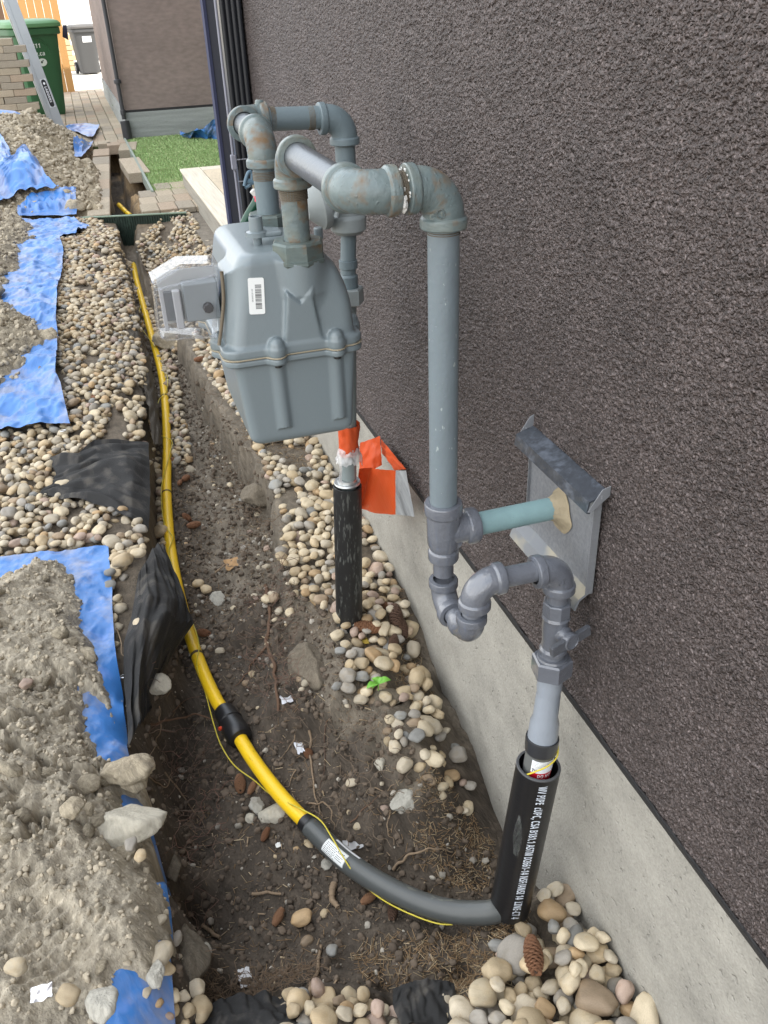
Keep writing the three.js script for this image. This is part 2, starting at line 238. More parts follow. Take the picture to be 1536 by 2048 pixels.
for (let j = 0; j <= GNZ; j++) for (let i = 0; i <= GNX; i++) {
  const z = -GZ0 * Math.exp(LZ * j / GNZ), x = lerp(GX0, GX1, i / GNX), k = j * (GNX + 1) + i;
  let h = rbf(x, z);
  const c = [0, 0, 0]; let ws = 0;
  for (const l of levels) { const d = 1 / ((l[0] - x) ** 2 + (l[1] - z) ** 2 * (z < -3 ? 0.35 : 1) + 4e-4) ** 2; ws += d; const s = SOIL[l[3]]; c[0] += s[0] * d; c[1] += s[1] * d; c[2] += s[2] * d; }
  if (z < -1.5 && z > -8.6 && x > -0.4 && x < 0.75) { const [d, sgn] = lineOffset(x, z), k = sgn < 0 ? 7 : lerp(1.2, 3.2, smooth(-2.6, -4.0, z)); h = Math.min(h, -1.897 + Math.max(0, d - (sgn < 0 ? 0.05 : 0.035)) * k); }
  if (z < -8.25 && z > -13.2 && Math.abs(x - 0.25) < 0.6) h = Math.min(h, -2.06 + Math.max(0, farOffset(x, z) - 0.085) * 5);
  if (z < -2.2 && z > -5.6 && x > -0.1 && x < 0.73) {
    const o = cutOffset(x, z), w = smooth(0.17, 0.09, Math.abs(o)) * smooth(-2.25, -2.5, z) * smooth(-5.5, -5.0, z); if (w > 0) { const j = o + 0.055 * fbm(x * 7, z * 7, 31, 3) + 0.02 * noise(x * 40, z * 40, 12); h = lerp(h, lerp(-1.888, -1.712, smooth(-0.012, 0.022, j)), w); }
  }
  const rough = clamp((-1.685 - h) * 9, 0.25, 1);
  h += rough * ((0.030 + 0.080 * smooth(-1.70, -1.76, h) * smooth(-1.90, -1.84, h)) * fbm(x * 9, z * 9, 1.7, 3) + 0.016 * Math.abs(fbm(x * 28, z * 28, 4.2, 3)) + 0.006 * noise(x * 90, z * 90, 3));
  const tone = 1 + 0.5 * fbm(x * 14, z * 14, 9.1, 4) + 0.35 * noise(x * 60, z * 60, 5.5);
  gH[k] = h; for (let q = 0; q < 3; q++) gC[k * 3 + q] = c[q] / ws * tone;
}
function ground(x, z) {
  const fi = clamp((x - GX0) / (GX1 - GX0)) * GNX, fj = clamp(Math.log(Math.max(-z, 1e-3) / GZ0) / LZ) * GNZ, i = Math.min(GNX - 1, Math.floor(fi)), j = Math.min(GNZ - 1, Math.floor(fj)), a = fi - i, b = fj - j, k = j * (GNX + 1) + i, n = GNX + 1;
  return lerp(lerp(gH[k], gH[k + 1], a), lerp(gH[k + n], gH[k + n + 1], a), b);
}
function onGround(px, py, lift = 0) { const r = ray(px, py); let t = 0.9; for (let i = 0; i < 4000; i++) { const y = r.y * t - lift; if (y < ground(r.x * t, r.z * t)) break; t += 0.004; } return r.multiplyScalar(t); }
const soilTex = dataTex(1024, (u, v) => { const s = 0.72 + 0.42 * tiled(u, v, 12, 5) + 0.35 * tiled(u, v, 90, 3, 3.3), q = tiled(u, v, 40, 3, 8); const g = s + (q > 0.16 ? 0.22 * (q - 0.16) * 6 : 0); return [g, g * 0.99, g * 0.97]; }, false);
const soilBump = dataTex(1024, (u, v) => { const s = 0.5 + 0.5 * tiled(u, v, 16, 6, 1.1, 0.62) + 0.25 * Math.abs(tiled(u, v, 60, 3, 6.2)); return [s, s, s]; });
const soilMat = std(lin(1, 1, 1), { vertexColors: true, roughness: 0.95, map: again(soilTex, 2.2), bumpMap: again(soilBump, 2.2), bumpScale: 0.008 });
{
  const pos = [], uv = [], idx = [], col = [], n = GNX + 1;
  for (let j = 0; j <= GNZ; j++) for (let i = 0; i <= GNX; i++) { const z = -GZ0 * Math.exp(LZ * j / GNZ), x = lerp(GX0, GX1, i / GNX), k = j * n + i; pos.push(x, gH[k], z); uv.push(x + gH[k] * 0.5, z + gH[k] * 0.5); col.push(gC[k * 3], gC[k * 3 + 1], gC[k * 3 + 2]); }
  for (let j = 0; j < GNZ; j++) for (let i = 0; i < GNX; i++) { const q = j * n + i; idx.push(q, q + 1, q + n, q + 1, q + n + 1, q + n); }
  const g = new THREE.BufferGeometry(); g.setAttribute('position', new THREE.Float32BufferAttribute(pos, 3)); g.setAttribute('uv', new THREE.Float32BufferAttribute(uv, 2)); g.setAttribute('color', new THREE.Float32BufferAttribute(col, 3)); g.setIndex(idx); g.computeVertexNormals();
  tag(part(scene, 'ground', g, soilMat), 'bare soil of the side yard with a trench dug through it', null, null, 'structure');
  // the land around, out to the horizon
  const s = new THREE.Shape([[-200, -200], [200, -200], [200, 200], [-200, 200]].map((p) => new THREE.Vector2(...p)));
  s.holes.push(new THREE.Path([[GX0 + 0.01, 0.31], [GX1 - 0.01, 0.31], [GX1 - 0.01, 13.97], [GX0 + 0.01, 13.97]].map((p) => new THREE.Vector2(...p))));
  const o = new THREE.ShapeGeometry(s); o.rotateX(-Math.PI / 2); o.translate(0, -1.715, 0);
  tag(part(scene, 'terrain', o, std(lin(0.24, 0.21, 0.17), { roughness: 0.95, map: again(soilTex, 1), bumpMap: again(soilBump, 1), bumpScale: 0.01 })), 'level ground around the houses and the lane', null, null, 'structure');
}

// ---------------------------------------------------------------- the house with the stuccoed wall
const concTex = dataTex(1024, (u, v) => { const s = 0.80 + 0.30 * tiled(u, v, 6, 5, 2.2) + 0.22 * tiled(u, v, 120, 3, 4.4), q = tiled(u, v, 70, 2, 9.9); const g = s - (q > 0.32 ? 0.16 : 0); return [g, g * 0.992, g * 0.97]; });
const concBump = dataTex(1024, (u, v) => { const q = tiled(u, v, 48, 3, 7.7), s = 0.55 + 0.35 * tiled(u, v, 14, 5, 3.3) + 0.25 * tiled(u, v, 150, 2, 2.1) - (q > 0.26 ? (q - 0.26) * 2.5 : 0); return [s, s, s]; });
const concMat = std(lin(0.40, 0.385, 0.345), { roughness: 0.9, map: again(concTex, 1.4), bumpMap: again(concBump, 1.4), bumpScale: 0.006 });
const stuccoTint = dataTex(512, (u, v) => { const s = 0.86 + 0.25 * tiled(u, v, 6, 4, 1) + 0.3 * tiled(u, v, 64, 3, 6.1); return [s, s * 0.985, s * 0.985]; });
const dash = dataTex(2048, (u, v) => { const a = noise(u * 190, v * 190, 1.5, 190), b = noise(u * 300, v * 300, 4.5, 300), c = noise(u * 110, v * 110, 7.5, 110); const q = 0.45 + 0.6 * Math.abs(a + 0.6 * b) + 0.35 * c + 0.3 * b; return [q * 0.8, q * 0.8, q * 0.8]; });
// mixed light and dark grains of the dashing
const grains = dataTex(2048, (u, v) => { const a = noise(u * 240, v * 240, 11.5, 240) + 0.6 * noise(u * 400, v * 400, 14.5, 400), k = 0.78 + 0.30 * tiled(u, v, 5, 4, 1), g = a > 0.22 ? 1 + 2.2 * (a - 0.22) : a < -0.1 ? Math.max(0.52, 1 + 1.3 * (a + 0.1)) : 1; const s = clamp(0.52 * k * g); return [s, s * (g > 1 ? 1.03 : 0.99), s * (g > 1 ? 1.06 : 0.98)]; });
const stuccoMat = std(lin(0.224, 0.177, 0.165), { roughness: 0.58, map: again(grains, 1.12), bumpMap: again(dash, 1.12), bumpScale: 0.0125 });
const farStuccoMat = std(lin(0.262, 0.212, 0.188), { roughness: 0.9, map: again(stuccoTint, 1), bumpMap: again(soilBump, 6), bumpScale: 0.003 });
function grain(a, b) {   // the dashed relief of the stucco, in metres
  const n = noise(a * 230, b * 230, 0.5), m = noise(a * 150 + 9, b * 150, 3.5);
  return 0.0030 * (n + m * 0.8) + 0.0022 * fbm(a * 4, b * 4, 2, 2);
}
const house = thing('house', 'dark brown stuccoed house with a bare concrete footing beside the gas meter', 'house', [WALL_X, -1.24, -2]);
{
  // stucco in view: relief as fine as the picture shows it, coarser with distance
  const near = 0.34, farz = 4.95, nz = 800, ny = 760, y0 = -1.24, y1 = 0.62, pos = [], uv = [], idx = [];
  for (let j = 0; j <= nz; j++) for (let i = 0; i <= ny; i++) { const z = -near * Math.exp(Math.log(farz / near) * j / nz), y = lerp(y0, y1, i / ny); const edge = i === 0 ? 0.004 * noise(z * 70, 2, 2) : 0; pos.push(WALL_X - grain(y, z) * (i === 0 ? 0.3 : 1), y + edge, z); uv.push(z, y); }
  for (let j = 0; j < nz; j++) for (let i = 0; i < ny; i++) { const q = j * (ny + 1) + i; idx.push(q, q + 1, q + ny + 1, q + 1, q + ny + 2, q + ny + 1); }
  const g = new THREE.BufferGeometry(); g.setAttribute('position', new THREE.Float32BufferAttribute(pos, 3)); g.setAttribute('uv', new THREE.Float32BufferAttribute(uv, 2)); g.setIndex(idx); g.computeVertexNormals();
  part(house, 'stucco_wall', g, stuccoMat);
  // the rest of the house: behind the camera, above, the far end and the recess with the porch
  part(house, 'wall', [box(WALL_X + 0.02, 7, -1.236, 4.3, -4.93, 4), box(2.7, 7, -1.7, 4.3, -13.2, -4.94), box(WALL_X - 0.004, WALL_X + 0.02, 0.62, 4.3, -4.95, 4), box(WALL_X - 0.004, WALL_X + 0.02, -1.24, 0.62, -0.34, 4)], farStuccoMat);
  part(house, 'roof', [box(0.3, 7.5, 4.305, 4.6, -5.4, 4.5, 0.02), box(2.2, 7.5, 4.305, 4.6, -13.4, -5.41, 0.02)], std(lin(0.05, 0.05, 0.055), { roughness: 0.9 }));
  // concrete footing, slightly uneven
  const f = sheet(30, 260, (u, v) => { const z = lerp(0.6, -4.95, v), y = lerp(-2.3, -1.236, u); return V(FOUND_X - 0.004 * fbm(z * 3, y * 5, 1, 3) - 0.0015 * noise(z * 30, y * 30, 2), y, z); });
  const fu = f.attributes.uv, fp = f.attributes.position; for (let i = 0; i < fu.count; i++) fu.setXY(i, fp.getZ(i), fp.getY(i));
  part(house, 'foundation', [f, box(FOUND_X + 0.02, 7, -2.3, -1.238, -4.94, 4)], concMat);
  // black strip under the edge of the stucco
  const strip = sheet(6, 500, (u, v) => { const z = lerp(0.5, -4.95, v), k = 0.003 * noise(z * 18, 1, 1) + 0.002 * noise(z * 60, 4, 4); return V(WALL_X - 0.004 + 0.012 * Math.abs(u - 0.15) + k, -1.234 - u * (0.032 + 2 * k), z); });
  part(house, 'drip_strip', strip, std(lin(0.018, 0.018, 0.020), { roughness: 0.6, bumpMap: again(soilBump, 4), bumpScale: 0.004 }));
}

// ---------------------------------------------------------------- gas piping
// paint with rust coming through
const rustMask = (u, v, k) => clamp((tiled(u, v, 7, 5, k) + 0.5 * tiled(u, v, 30, 3, k + 3) - 0.03) * 2.4);
const agedTex = dataTex(512, (u, v) => { const r = rustMask(u, v, 1.5) * 0.85, t = 1 + 0.3 * tiled(u, v, 20, 4, 6), d = clamp(tiled(u, v, 5, 4, 9.2) * 2.2) * 0.35; const a = [0.146 * t, 0.187 * t, 0.190 * t], b = [0.190, 0.108, 0.045], y = [0.27, 0.235, 0.135]; return a.map((x, i) => lerp(lerp(x, y[i], d), b[i], r)); });
const agedRough = dataTex(512, (u, v) => { const r = rustMask(u, v, 1.5), g = 0.33 + 0.45 * r + 0.15 * tiled(u, v, 25, 4, 2); return [g, g, g]; });
const pitBump = dataTex(512, (u, v) => { const q = tiled(u, v, 40, 3, 4.4), s = 0.5 + 0.35 * tiled(u, v, 24, 4, 8.1) - (q > 0.25 ? (q - 0.25) * 2 : 0); return [s, s, s]; });
const chipTex = dataTex(512, (u, v) => { const q = tiled(u, v, 26, 4, 4.9), c = q > 0.34 ? 1 : 0, t = 1 + 0.10 * tiled(u, v, 8, 4, 2); return [lerp(0.172 * t, 0.33, c), lerp(0.210 * t, 0.38, c), lerp(0.232 * t, 0.38, c)]; });
const smear = dataTex(512, (u, v) => { const s = 0.5 + 0.5 * tiled(u, v, 10, 4, 5.5) + 0.2 * tiled(u, v, 60, 2, 1.4); return [s, s, s]; });
const paintAged = std(lin(1, 1, 1), { map: again(agedTex, 3, 4), roughnessMap: again(agedRough, 3, 4), roughness: 1, bumpMap: again(pitBump, 5, 7), bumpScale: 0.0016 });
const paintGreen = std(lin(0.150, 0.194, 0.212), { roughness: 0.42, bumpMap: again(pitBump, 4, 5), bumpScale: 0.0009 });
const paintRiser = std(lin(1, 1, 1), { map: again(chipTex, 4, 2), roughness: 0.36, bumpMap: again(pitBump, 4, 5), bumpScale: 0.0010 });
const paintNew = phys(lin(0.135, 0.146, 0.170), { roughness: 0.30, clearcoat: 1, clearcoatRoughness: 0.07, bumpMap: again(smear, 8, 8), bumpScale: 0.002 });
const nutSteel = std(lin(0.85, 0.85, 0.80), { map: again(agedTex, 5, 5), roughness: 0.55, metalness: 0.2, bumpMap: again(pitBump, 8, 8), bumpScale: 0.001 });
const galvanised = std(lin(0.165, 0.182, 0.200), { metalness: 0.75, roughness: 0.40, bumpMap: again(smear, 5, 3), bumpScale: 0.0012 });
const threadRust = std(lin(0.16, 0.135, 0.10), { roughness: 0.7, metalness: 0.25, bumpMap: again(pitBump, 9, 9), bumpScale: 0.001 });
const white = std(lin(0.75, 0.75, 0.72), { roughness: 0.7 });
const collarProf = (r) => [[0, r * 1.02], [0.001, r * 1.40], [0.003, r * 1.46], [0.014, r * 1.46], [0.0165, r * 1.40], [0.019, r * 1.24], [0.021, r * 1.2]];
// a collar seen end-on at the mouth of a fitting: starts at p and runs inward along d
const collar = (p, d, r) => turned(p, d, collarProf(r), 36);
function elbowGeo(c, a, b, r, R = r * 1.75) {   // body of a cast elbow with its two beads
  a = a.clone().normalize(); b = b.clone().normalize(); const pts = [], n = 14, o = c.clone().addScaledVector(a, R).addScaledVector(b, R);
  for (let i = 0; i <= n; i++) { const t = i / n * Math.PI / 2; pts.push(o.clone().addScaledVector(b, -R * Math.cos(t)).addScaledVector(a, -R * Math.sin(t))); }
  pts.unshift(pts[0].clone().addScaledVector(a, r * 0.25)); pts.push(pts[pts.length - 1].clone().addScaledVector(b, r * 0.25));
  return [tube(pts, r * 1.27, 26, 32), collar(c.clone().addScaledVector(a, R + r * 0.75), a.clone().negate(), r), collar(c.clone().addScaledVector(b, R + r * 0.75), b.clone().negate(), r)];
}
function threads(p, d, r, n = 5, pitch = 0.0030) { const pr = [[0, r * 0.9]]; for (let i = 0; i < n; i++) pr.push([i * pitch + 0.0004, r * 1.005], [i * pitch + pitch * 0.4, r * 1.005], [i * pitch + pitch * 0.7, r * 0.945], [(i + 1) * pitch, r * 0.945]); pr.push([n * pitch + 0.001, r * 0.9]); return turned(p, d, pr, 32); }
const nutGeo = (p, d, r, h, sides = 8, ch = 0.004, start = 0.2) => turned(p, d, [[0, r * 0.55], [0, r - ch], [ch, r], [h - ch, r], [h, r - ch], [h, r * 0.55]], sides, true, start);
const PX = V(1, 0, 0), PY = V(0, 1, 0), PZ = V(0, 0, 1), NX = V(-1, 0, 0), NY = V(0, -1, 0), NZ = V(0, 0, -1);
const RX = 0.485, RZ = -1.224, MX = 0.353, MZ = -1.635, IZ = -1.875, TOP = -0.248, pr = 0.0242;
// ---- outlet side: from the near nut of the meter over the riser, down to the drip leg and the shut-off valve
const outlet = thing('gas_outlet_piping', 'grey gas pipe run with a tall riser, a wall branch and a shut-off valve', 'gas pipe', [RX, -0.82, RZ]);
part(outlet, 'union_nut', [nutGeo(V(MX, -0.437, MZ), PY, 0.050, 0.036, 8, 0.004, 0.1), turned(V(MX, -0.447, MZ), PY, [[0, 0.03], [0, 0.046], [0.008, 0.053], [0.014, 0.053], [0.016, 0.045]], 8, true, 0.1)], nutSteel);
part(outlet, 'nipple', rod(V(MX, -0.41, MZ), V(MX, -0.305, MZ), pr * 1.02), paintAged);
part(outlet, 'thread', threads(V(MX, -0.328, MZ), PY, pr * 1.08, 6), threadRust);
part(outlet, 'elbow', elbowGeo(V(MX, TOP, MZ), NY, PZ, pr), paintAged);
part(outlet, 'pipe', rod(V(MX, TOP, MZ + 0.04), V(MX, TOP, RZ - 0.04), pr * 1.0), galvanised, 'bare galvanised steel pipe between two painted elbows');
part(outlet, 'elbow', elbowGeo(V(MX, TOP, RZ), NZ, PX, pr), paintAged, 'elbow with rust stains and white thread sealant');
part(outlet, 'thread', threads(V(MX + 0.058, TOP, RZ), PX, pr * 1.06, 6), threadRust);
part(outlet, 'thread', threads(V(RX - 0.062, TOP, RZ), NX, pr * 1.04, 4), threadRust);
part(outlet, 'nipple', rod(V(MX + 0.05, TOP, RZ), V(RX - 0.05, TOP, RZ), pr * 0.99), paintAged);
part(outlet, 'elbow', elbowGeo(V(RX, TOP, RZ), NX, NY, pr), paintAged, 'elbow at the head of the riser with cast marks and rust stains');
{ // thread sealant squeezed out of the joints
  const r = rngOf(5), l = []; for (let i = 0; i < 30; i++) { const a = r() * 6.28, right = r() < 0.6, R = pr * (right ? 1.16 : 1.08), s = 0.0009 + 0.0012 * r(), g = new THREE.IcosahedronGeometry(s, 1); g.scale(0.6, 1 + r(), 1 + r()); g.translate((right ? RX - 0.0615 + 0.001 * r() : MX + 0.062 + 0.002 * r()), TOP + Math.cos(a) * R, RZ + Math.sin(a) * R); l.push(g); }
  for (let i = 0; i < 16; i++) { const s = 0.002 + 0.0035 * r(), g = new THREE.IcosahedronGeometry(s, 1), a = 0.6 + 0.9 * r(); g.scale(0.7, 1.4, 0.8); g.translate(MX + 0.064 + 0.006 * (r() - 0.5), TOP - Math.cos(a) * pr * 1.3 + 0.008 * r(), RZ + Math.sin(a) * pr * 1.28); l.push(g); }
  part(outlet, 'thread_sealant', l, white);
}
part(outlet, 'riser_pipe', rod(V(RX, TOP - 0.05, RZ), V(RX, -0.785, RZ), pr, 40), paintRiser, 'tall straight grey riser pipe with small paint chips');
part(outlet, 'thread', [threads(V(RX, TOP - 0.060, RZ), NY, pr * 1.03, 3)], threadRust);
// cast marks on the elbow of the riser
const font = await new FontLoader().loadAsync('fonts/droid/droid_sans_bold.typeface.json');
const letters = (s, size, depth = 0.0012) => { const g = new TextGeometry(s, { font, size, depth, curveSegments: 4, bevelEnabled: false }); g.computeBoundingBox(); const b = g.boundingBox; g.translate(-(b.min.x + b.max.x) / 2, -(b.min.y + b.max.y) / 2, 0); return g; };
const facing = (g, at, n, roll = 0) => { n = n.clone().normalize(); const x = PY.clone().cross(n).normalize(), y = n.clone().cross(x); const m = new THREE.Matrix4().makeBasis(x, y, n); g.rotateZ(roll); g.applyMatrix4(m); g.translate(at.x, at.y, at.z); return g; };
{
  const n = V(-0.25, 0.0, 1).normalize(), ring = new THREE.TorusGeometry(0.0062, 0.0009, 6, 24), on = (dx, dy) => V(RX + dx, TOP + dy, RZ).addScaledVector(n, pr * 1.24 - Math.abs(dx + 0.008) * 0.3);
  part(outlet, 'cast_mark', [facing(letters('C', 0.008), on(-0.022, -0.036), n), facing(ring, on(-0.008, -0.033), n), facing(letters('1', 0.007), on(-0.008, -0.033), n), facing(letters('TC', 0.007), on(0.009, -0.036), n), facing(new THREE.BoxGeometry(0.0018, 0.017, 0.0016), on(-0.012, -0.006), n, -0.5)], paintAged);
}
const RL = 0.0188;   // the smaller pipe below the tee
{
  const ty = -0.838, tz = RZ;
  part(outlet, 'tee', [turned(V(RX, ty + 0.062, tz), NY, [[0, pr * 1.02], [0.001, pr * 1.34], [0.004, pr * 1.42], [0.020, pr * 1.42], [0.023, pr * 1.36], [0.026, pr * 1.25], [0.062, pr * 1.24], [0.085, pr * 1.20], [0.098, pr * 1.02], [0.100, pr * 1.1], [0.103, pr * 1.16], [0.118, pr * 1.16], [0.121, pr * 1.1], [0.121, pr * 0.6]], 36),
    turned(V(RX, ty, tz), PX, [[0, 0.029], [0.028, 0.0275], [0.040, 0.0275], [0.043, 0.032], [0.047, 0.0335], [0.060, 0.0335], [0.064, 0.031], [0.065, 0.02]], 36), turned(V(RX, ty - 0.008, tz), V(1, -0.55, 0), [[0, 0.026], [0.03, 0.022], [0.04, 0.004]], 24)], paintNew, 'freshly painted tee joining the riser and the wall pipe');
  part(outlet, 'wall_pipe', rod(V(RX + 0.05, ty, tz), V(0.7195, ty, tz), 0.0212), [std(lin(1, 1, 1), { map: dataTex(512, (u, v) => { const r = clamp((tiled(u, v, 5, 5, 2.1) - 0.17) * 9), p = smooth(0.56, 0.545, v + 0.015 * tiled(u, v, 20, 3, 3)), t = 1 + 0.25 * tiled(u, v, 20, 4, 1); const c = [0.215 * t, 0.335 * t, 0.345 * t], o = [0.27, 0.105, 0.05]; return c.map((x, i) => lerp(x, o[i], r)); }), roughness: 0.5, bumpMap: again(pitBump, 4, 5), bumpScale: 0.001 })][0], 'old blue-green painted pipe with rust spots running into the wall');
  part(outlet, 'nipple', rod(V(RX, ty - 0.055, tz), V(RX, -0.93, tz), RL), paintNew);
  const yb = -0.992, z2 = -1.108, ye = -0.878, x4 = 0.660;
  part(outlet, 'elbow', elbowGeo(V(RX, yb, tz), PY, PZ, RL, 0.036), paintNew);
  part(outlet, 'nipple', rod(V(RX, yb, tz + 0.03), V(RX + 0.006, yb, z2 - 0.03), RL), paintNew);
  part(outlet, 'elbow', elbowGeo(V(RX + 0.007, yb, z2), NZ, PY, RL, 0.036), paintNew);
  part(outlet, 'nipple', rod(V(RX + 0.007, yb + 0.03, z2), V(RX + 0.012, ye - 0.03, z2), RL), paintNew);
  part(outlet, 'elbow', elbowGeo(V(RX + 0.012, ye, z2), NY, PX, RL * 1.05, 0.037), paintNew);
  part(outlet, 'nipple', rod(V(RX + 0.05, ye, z2), V(x4 - 0.03, ye - 0.004, z2), RL), paintNew);
  part(outlet, 'elbow', elbowGeo(V(x4, ye - 0.005, z2), NX, NY, RL * 1.1, 0.037), paintNew);
  const n = V(-0.15, 0.1, 1).normalize(), q = (dx, dy) => V(x4 + dx, ye - 0.005 + dy, z2).addScaledVector(n, RL * 1.38 - Math.max(0, dx - 0.004) * 0.6);
  part(outlet, 'cast_mark', [facing(letters('D', 0.007, 0.0016), q(-0.006, -0.018), n), facing(new THREE.TorusGeometry(0.007, 0.0008, 4, 4), q(-0.006, -0.018), n, 0.785), facing(letters('TC', 0.006, 0.0016), q(0.000, -0.031), n)], paintNew);
  // shut-off valve, union and the transition down into the sleeve
  const v0 = V(x4, ye - 0.045, z2), d = V(-0.004, -1, 0.004).normalize(), on = (t) => v0.clone().addScaledVector(d, t);
  part(outlet, 'nipple', rod(v0, on(0.06), 0.0195), paintNew);
  const valve = part(outlet, 'shut_off_valve', [nutGeo(on(0.035), d, 0.0265, 0.030, 8, 0.002), turned(on(0.064), d, [[0, 0.024], [0.006, 0.0265], [0.012, 0.024], [0.030, 0.0245], [0.055, 0.0225], [0.075, 0.0225], [0.080, 0.026], [0.086, 0.026], [0.09, 0.022], [0.105, 0.022]], 32), turned(on(0.098).add(V(0.0, 0, 0)), V(0.25, 0, 1), [[0, 0.017], [0.026, 0.017], [0.030, 0.013], [0.038, 0.013]], 24)], paintNew, 'grey shut-off valve with a butterfly handle');
  const hc = on(0.100).addScaledVector(V(0.25, 0, 1).normalize(), 0.040), hn = V(0.25, 0.05, 1).normalize();
  part(valve, 'valve_handle', [facing(box(-0.046, -0.010, -0.0105, 0.0105, -0.004, 0.006, 0.002), hc, hn, 0.12), facing(box(0.010, 0.046, -0.0105, 0.0105, -0.004, 0.006, 0.002), hc, hn, 0.12), turned(hc.clone().addScaledVector(hn, -0.006), hn, [[0, 0.015], [0.003, 0.017], [0.012, 0.017], [0.0135, 0.014], [0.012, 0.0135], [0.012, 0]], 28)], paintNew);
  part(outlet, 'union_nut', [nutGeo(on(0.165), d, 0.039, 0.042, 6, 0.0035, 0.15), turned(on(0.160), d, [[0, 0.02], [0.001, 0.028], [0.006, 0.030], [0.006, 0.02]], 32)], paintNew, 'large six-sided union nut under the valve');
  const t0 = on(0.207), t1 = V(0.642, -1.300, -1.092), td = t1.clone().sub(t0).normalize(), L = t1.distanceTo(t0), end = V(0.600, -1.74, -1.094);
  part(outlet, 'transition_fitting', turned(t0, td, [[0, 0.024], [L * 0.18, 0.0245], [L * 0.26, 0.0225], [L * 0.28, 0.0235], [L * 0.58, 0.0245], [L * 0.66, 0.0285], [L * 0.98, 0.0305], [L, 0.030], [L, 0]], 36), phys(lin(0.27, 0.30, 0.34), { roughness: 0.4, clearcoat: 0.6, clearcoatRoughness: 0.15, bumpMap: again(smear, 8, 8), bumpScale: 0.001 }), 'paler grey stepped fitting below the union nut');
  const ed = end.clone().sub(t1).normalize();
  part(outlet, 'end_ring', [turned(t1.clone().addScaledVector(td, -0.022), td, [[0, 0.030], [0, 0.0325], [0.004, 0.0335], [0.030, 0.0325], [0.034, 0.031], [0.034, 0.02]], 36)], phys(lin(0.03, 0.032, 0.036), { roughness: 0.35, clearcoat: 0.5 }), 'black ring below the grey fitting');
  part(outlet, 'inner_pipe', rod(t1.clone().addScaledVector(ed, -0.01), end, 0.0285), std(lin(0.125, 0.13, 0.125), { roughness: 0.45 }));
  const lab = canvasTex(512, 512, (c, w, h) => {
    c.fillStyle = '#e6e9ec'; c.fillRect(0, 0, w, h); c.fillStyle = '#6c7482'; c.font = '24px sans-serif'; c.textBaseline = 'middle';
    const r = rngOf(8); for (let y = 22; y < 120; y += 26) { let x = 20; while (x < w - 30) { const k = 18 + r() * 70; c.globalAlpha = 0.55; c.fillRect(x, y, k, 7); x += k + 12; } } c.globalAlpha = 1;
    c.fillStyle = '#343a58'; c.fillRect(20, 150, 44, 14); c.fillRect(34, 164, 14, 40); c.fillRect(70, 156, 16, 46); c.fillRect(96, 150, 12, 54);
    c.fillStyle = '#c8152a'; c.fillRect(0, 222, w, 200); c.fillStyle = '#ffffff'; c.font = 'bold 84px sans-serif'; c.fillText('DO NOT', 130, 276); c.fillText('ABOVE', 30, 366);
    c.fillStyle = '#ecebe6'; c.fillRect(0, 422, w, 90); c.fillStyle = '#23252c'; c.font = 'bold 44px sans-serif'; c.fillText('WARNING', 20, 476); });
  const fw = V(-0.12, 0, 1); fw.addScaledVector(ed, -fw.dot(ed)).normalize(); const sdv = ed.clone().cross(fw);
  const lg = sheet(14, 8, (u, v) => { const an = lerp(1.25, -0.75, u) - 0.15; return t1.clone().addScaledVector(ed, 0.018 + v * 0.072).addScaledVector(fw, Math.cos(an) * 0.0290).addScaledVector(sdv, -Math.sin(an) * -0.0290 * -1); });
  const lu = lg.attributes.uv; for (let j = 0, k = 0; j <= 8; j++) for (let i = 0; i <= 14; i++, k++) lu.setXY(k, 1 - i / 14, 1 - j / 8);
  part(outlet, 'warning_label', lg, std(lin(1, 1, 1), { map: lab, roughness: 0.45 }), 'white and red warning label reading DO NOT ABOVE');
  part(outlet, 'tie_wire', tube([V(0.603, -1.352, -1.075), V(0.615, -1.334, -1.062), V(0.640, -1.322, -1.057), V(0.662, -1.310, -1.063), V(0.672, -1.298, -1.080)], 0.0018, 24, 6), std(lin(0.62, 0.50, 0.04), { roughness: 0.5 }));
}
// ---- inlet side: from the far nut of the meter back and down along the wall
const BZ = -2.125, BX = 0.592;
const inlet = thing('gas_inlet_piping', 'green-grey gas pipe run with a regulator between the meter and the wall', 'gas pipe', [BX, -0.8, BZ]);
part(inlet, 'union_nut', [nutGeo(V(MX - 0.005, -0.428, IZ), PY, 0.045, 0.030, 8, 0.004), turned(V(MX - 0.005, -0.444, IZ), PY, [[0, 0.03], [0, 0.046], [0.006, 0.049], [0.015, 0.049], [0.017, 0.04]], 8, true, 0.2)], nutSteel);
part(inlet, 'nipple', rod(V(MX - 0.005, -0.42, IZ), V(MX - 0.005, -0.30, IZ), pr * 0.98), paintGreen);
part(inlet, 'thread', threads(V(MX - 0.005, -0.332, IZ), PY, pr * 1.03, 6), threadRust);
part(inlet, 'elbow', elbowGeo(V(MX - 0.005, TOP, IZ), NY, NZ, pr), paintAged);
part(inlet, 'pipe', rod(V(MX - 0.004, TOP, IZ - 0.03), V(MX - 0.003, TOP, BZ + 0.03), pr), galvanised);
part(inlet, 'elbow', [...elbowGeo(V(MX - 0.003, TOP, BZ), PZ, PX, pr * 1.06), turned(V(MX + 0.045, TOP + 0.028, BZ), V(0.1, 1, 0), [[0, 0.011], [0.010, 0.010], [0.013, 0.007], [0.013, 0]], 16)], paintAged);
part(inlet, 'pipe', rod(V(MX + 0.04, TOP, BZ), V(BX - 0.03, TOP - 0.006, BZ), pr * 1.04), paintGreen);
part(inlet, 'thread', [threads(V(BX - 0.072, TOP - 0.005, BZ), NX, pr * 1.07, 5), threads(V(MX + 0.066, TOP, BZ), PX, pr * 1.07, 4)], threadRust);
part(inlet, 'elbow', elbowGeo(V(BX, TOP - 0.008, BZ), NX, NY, pr), paintGreen);
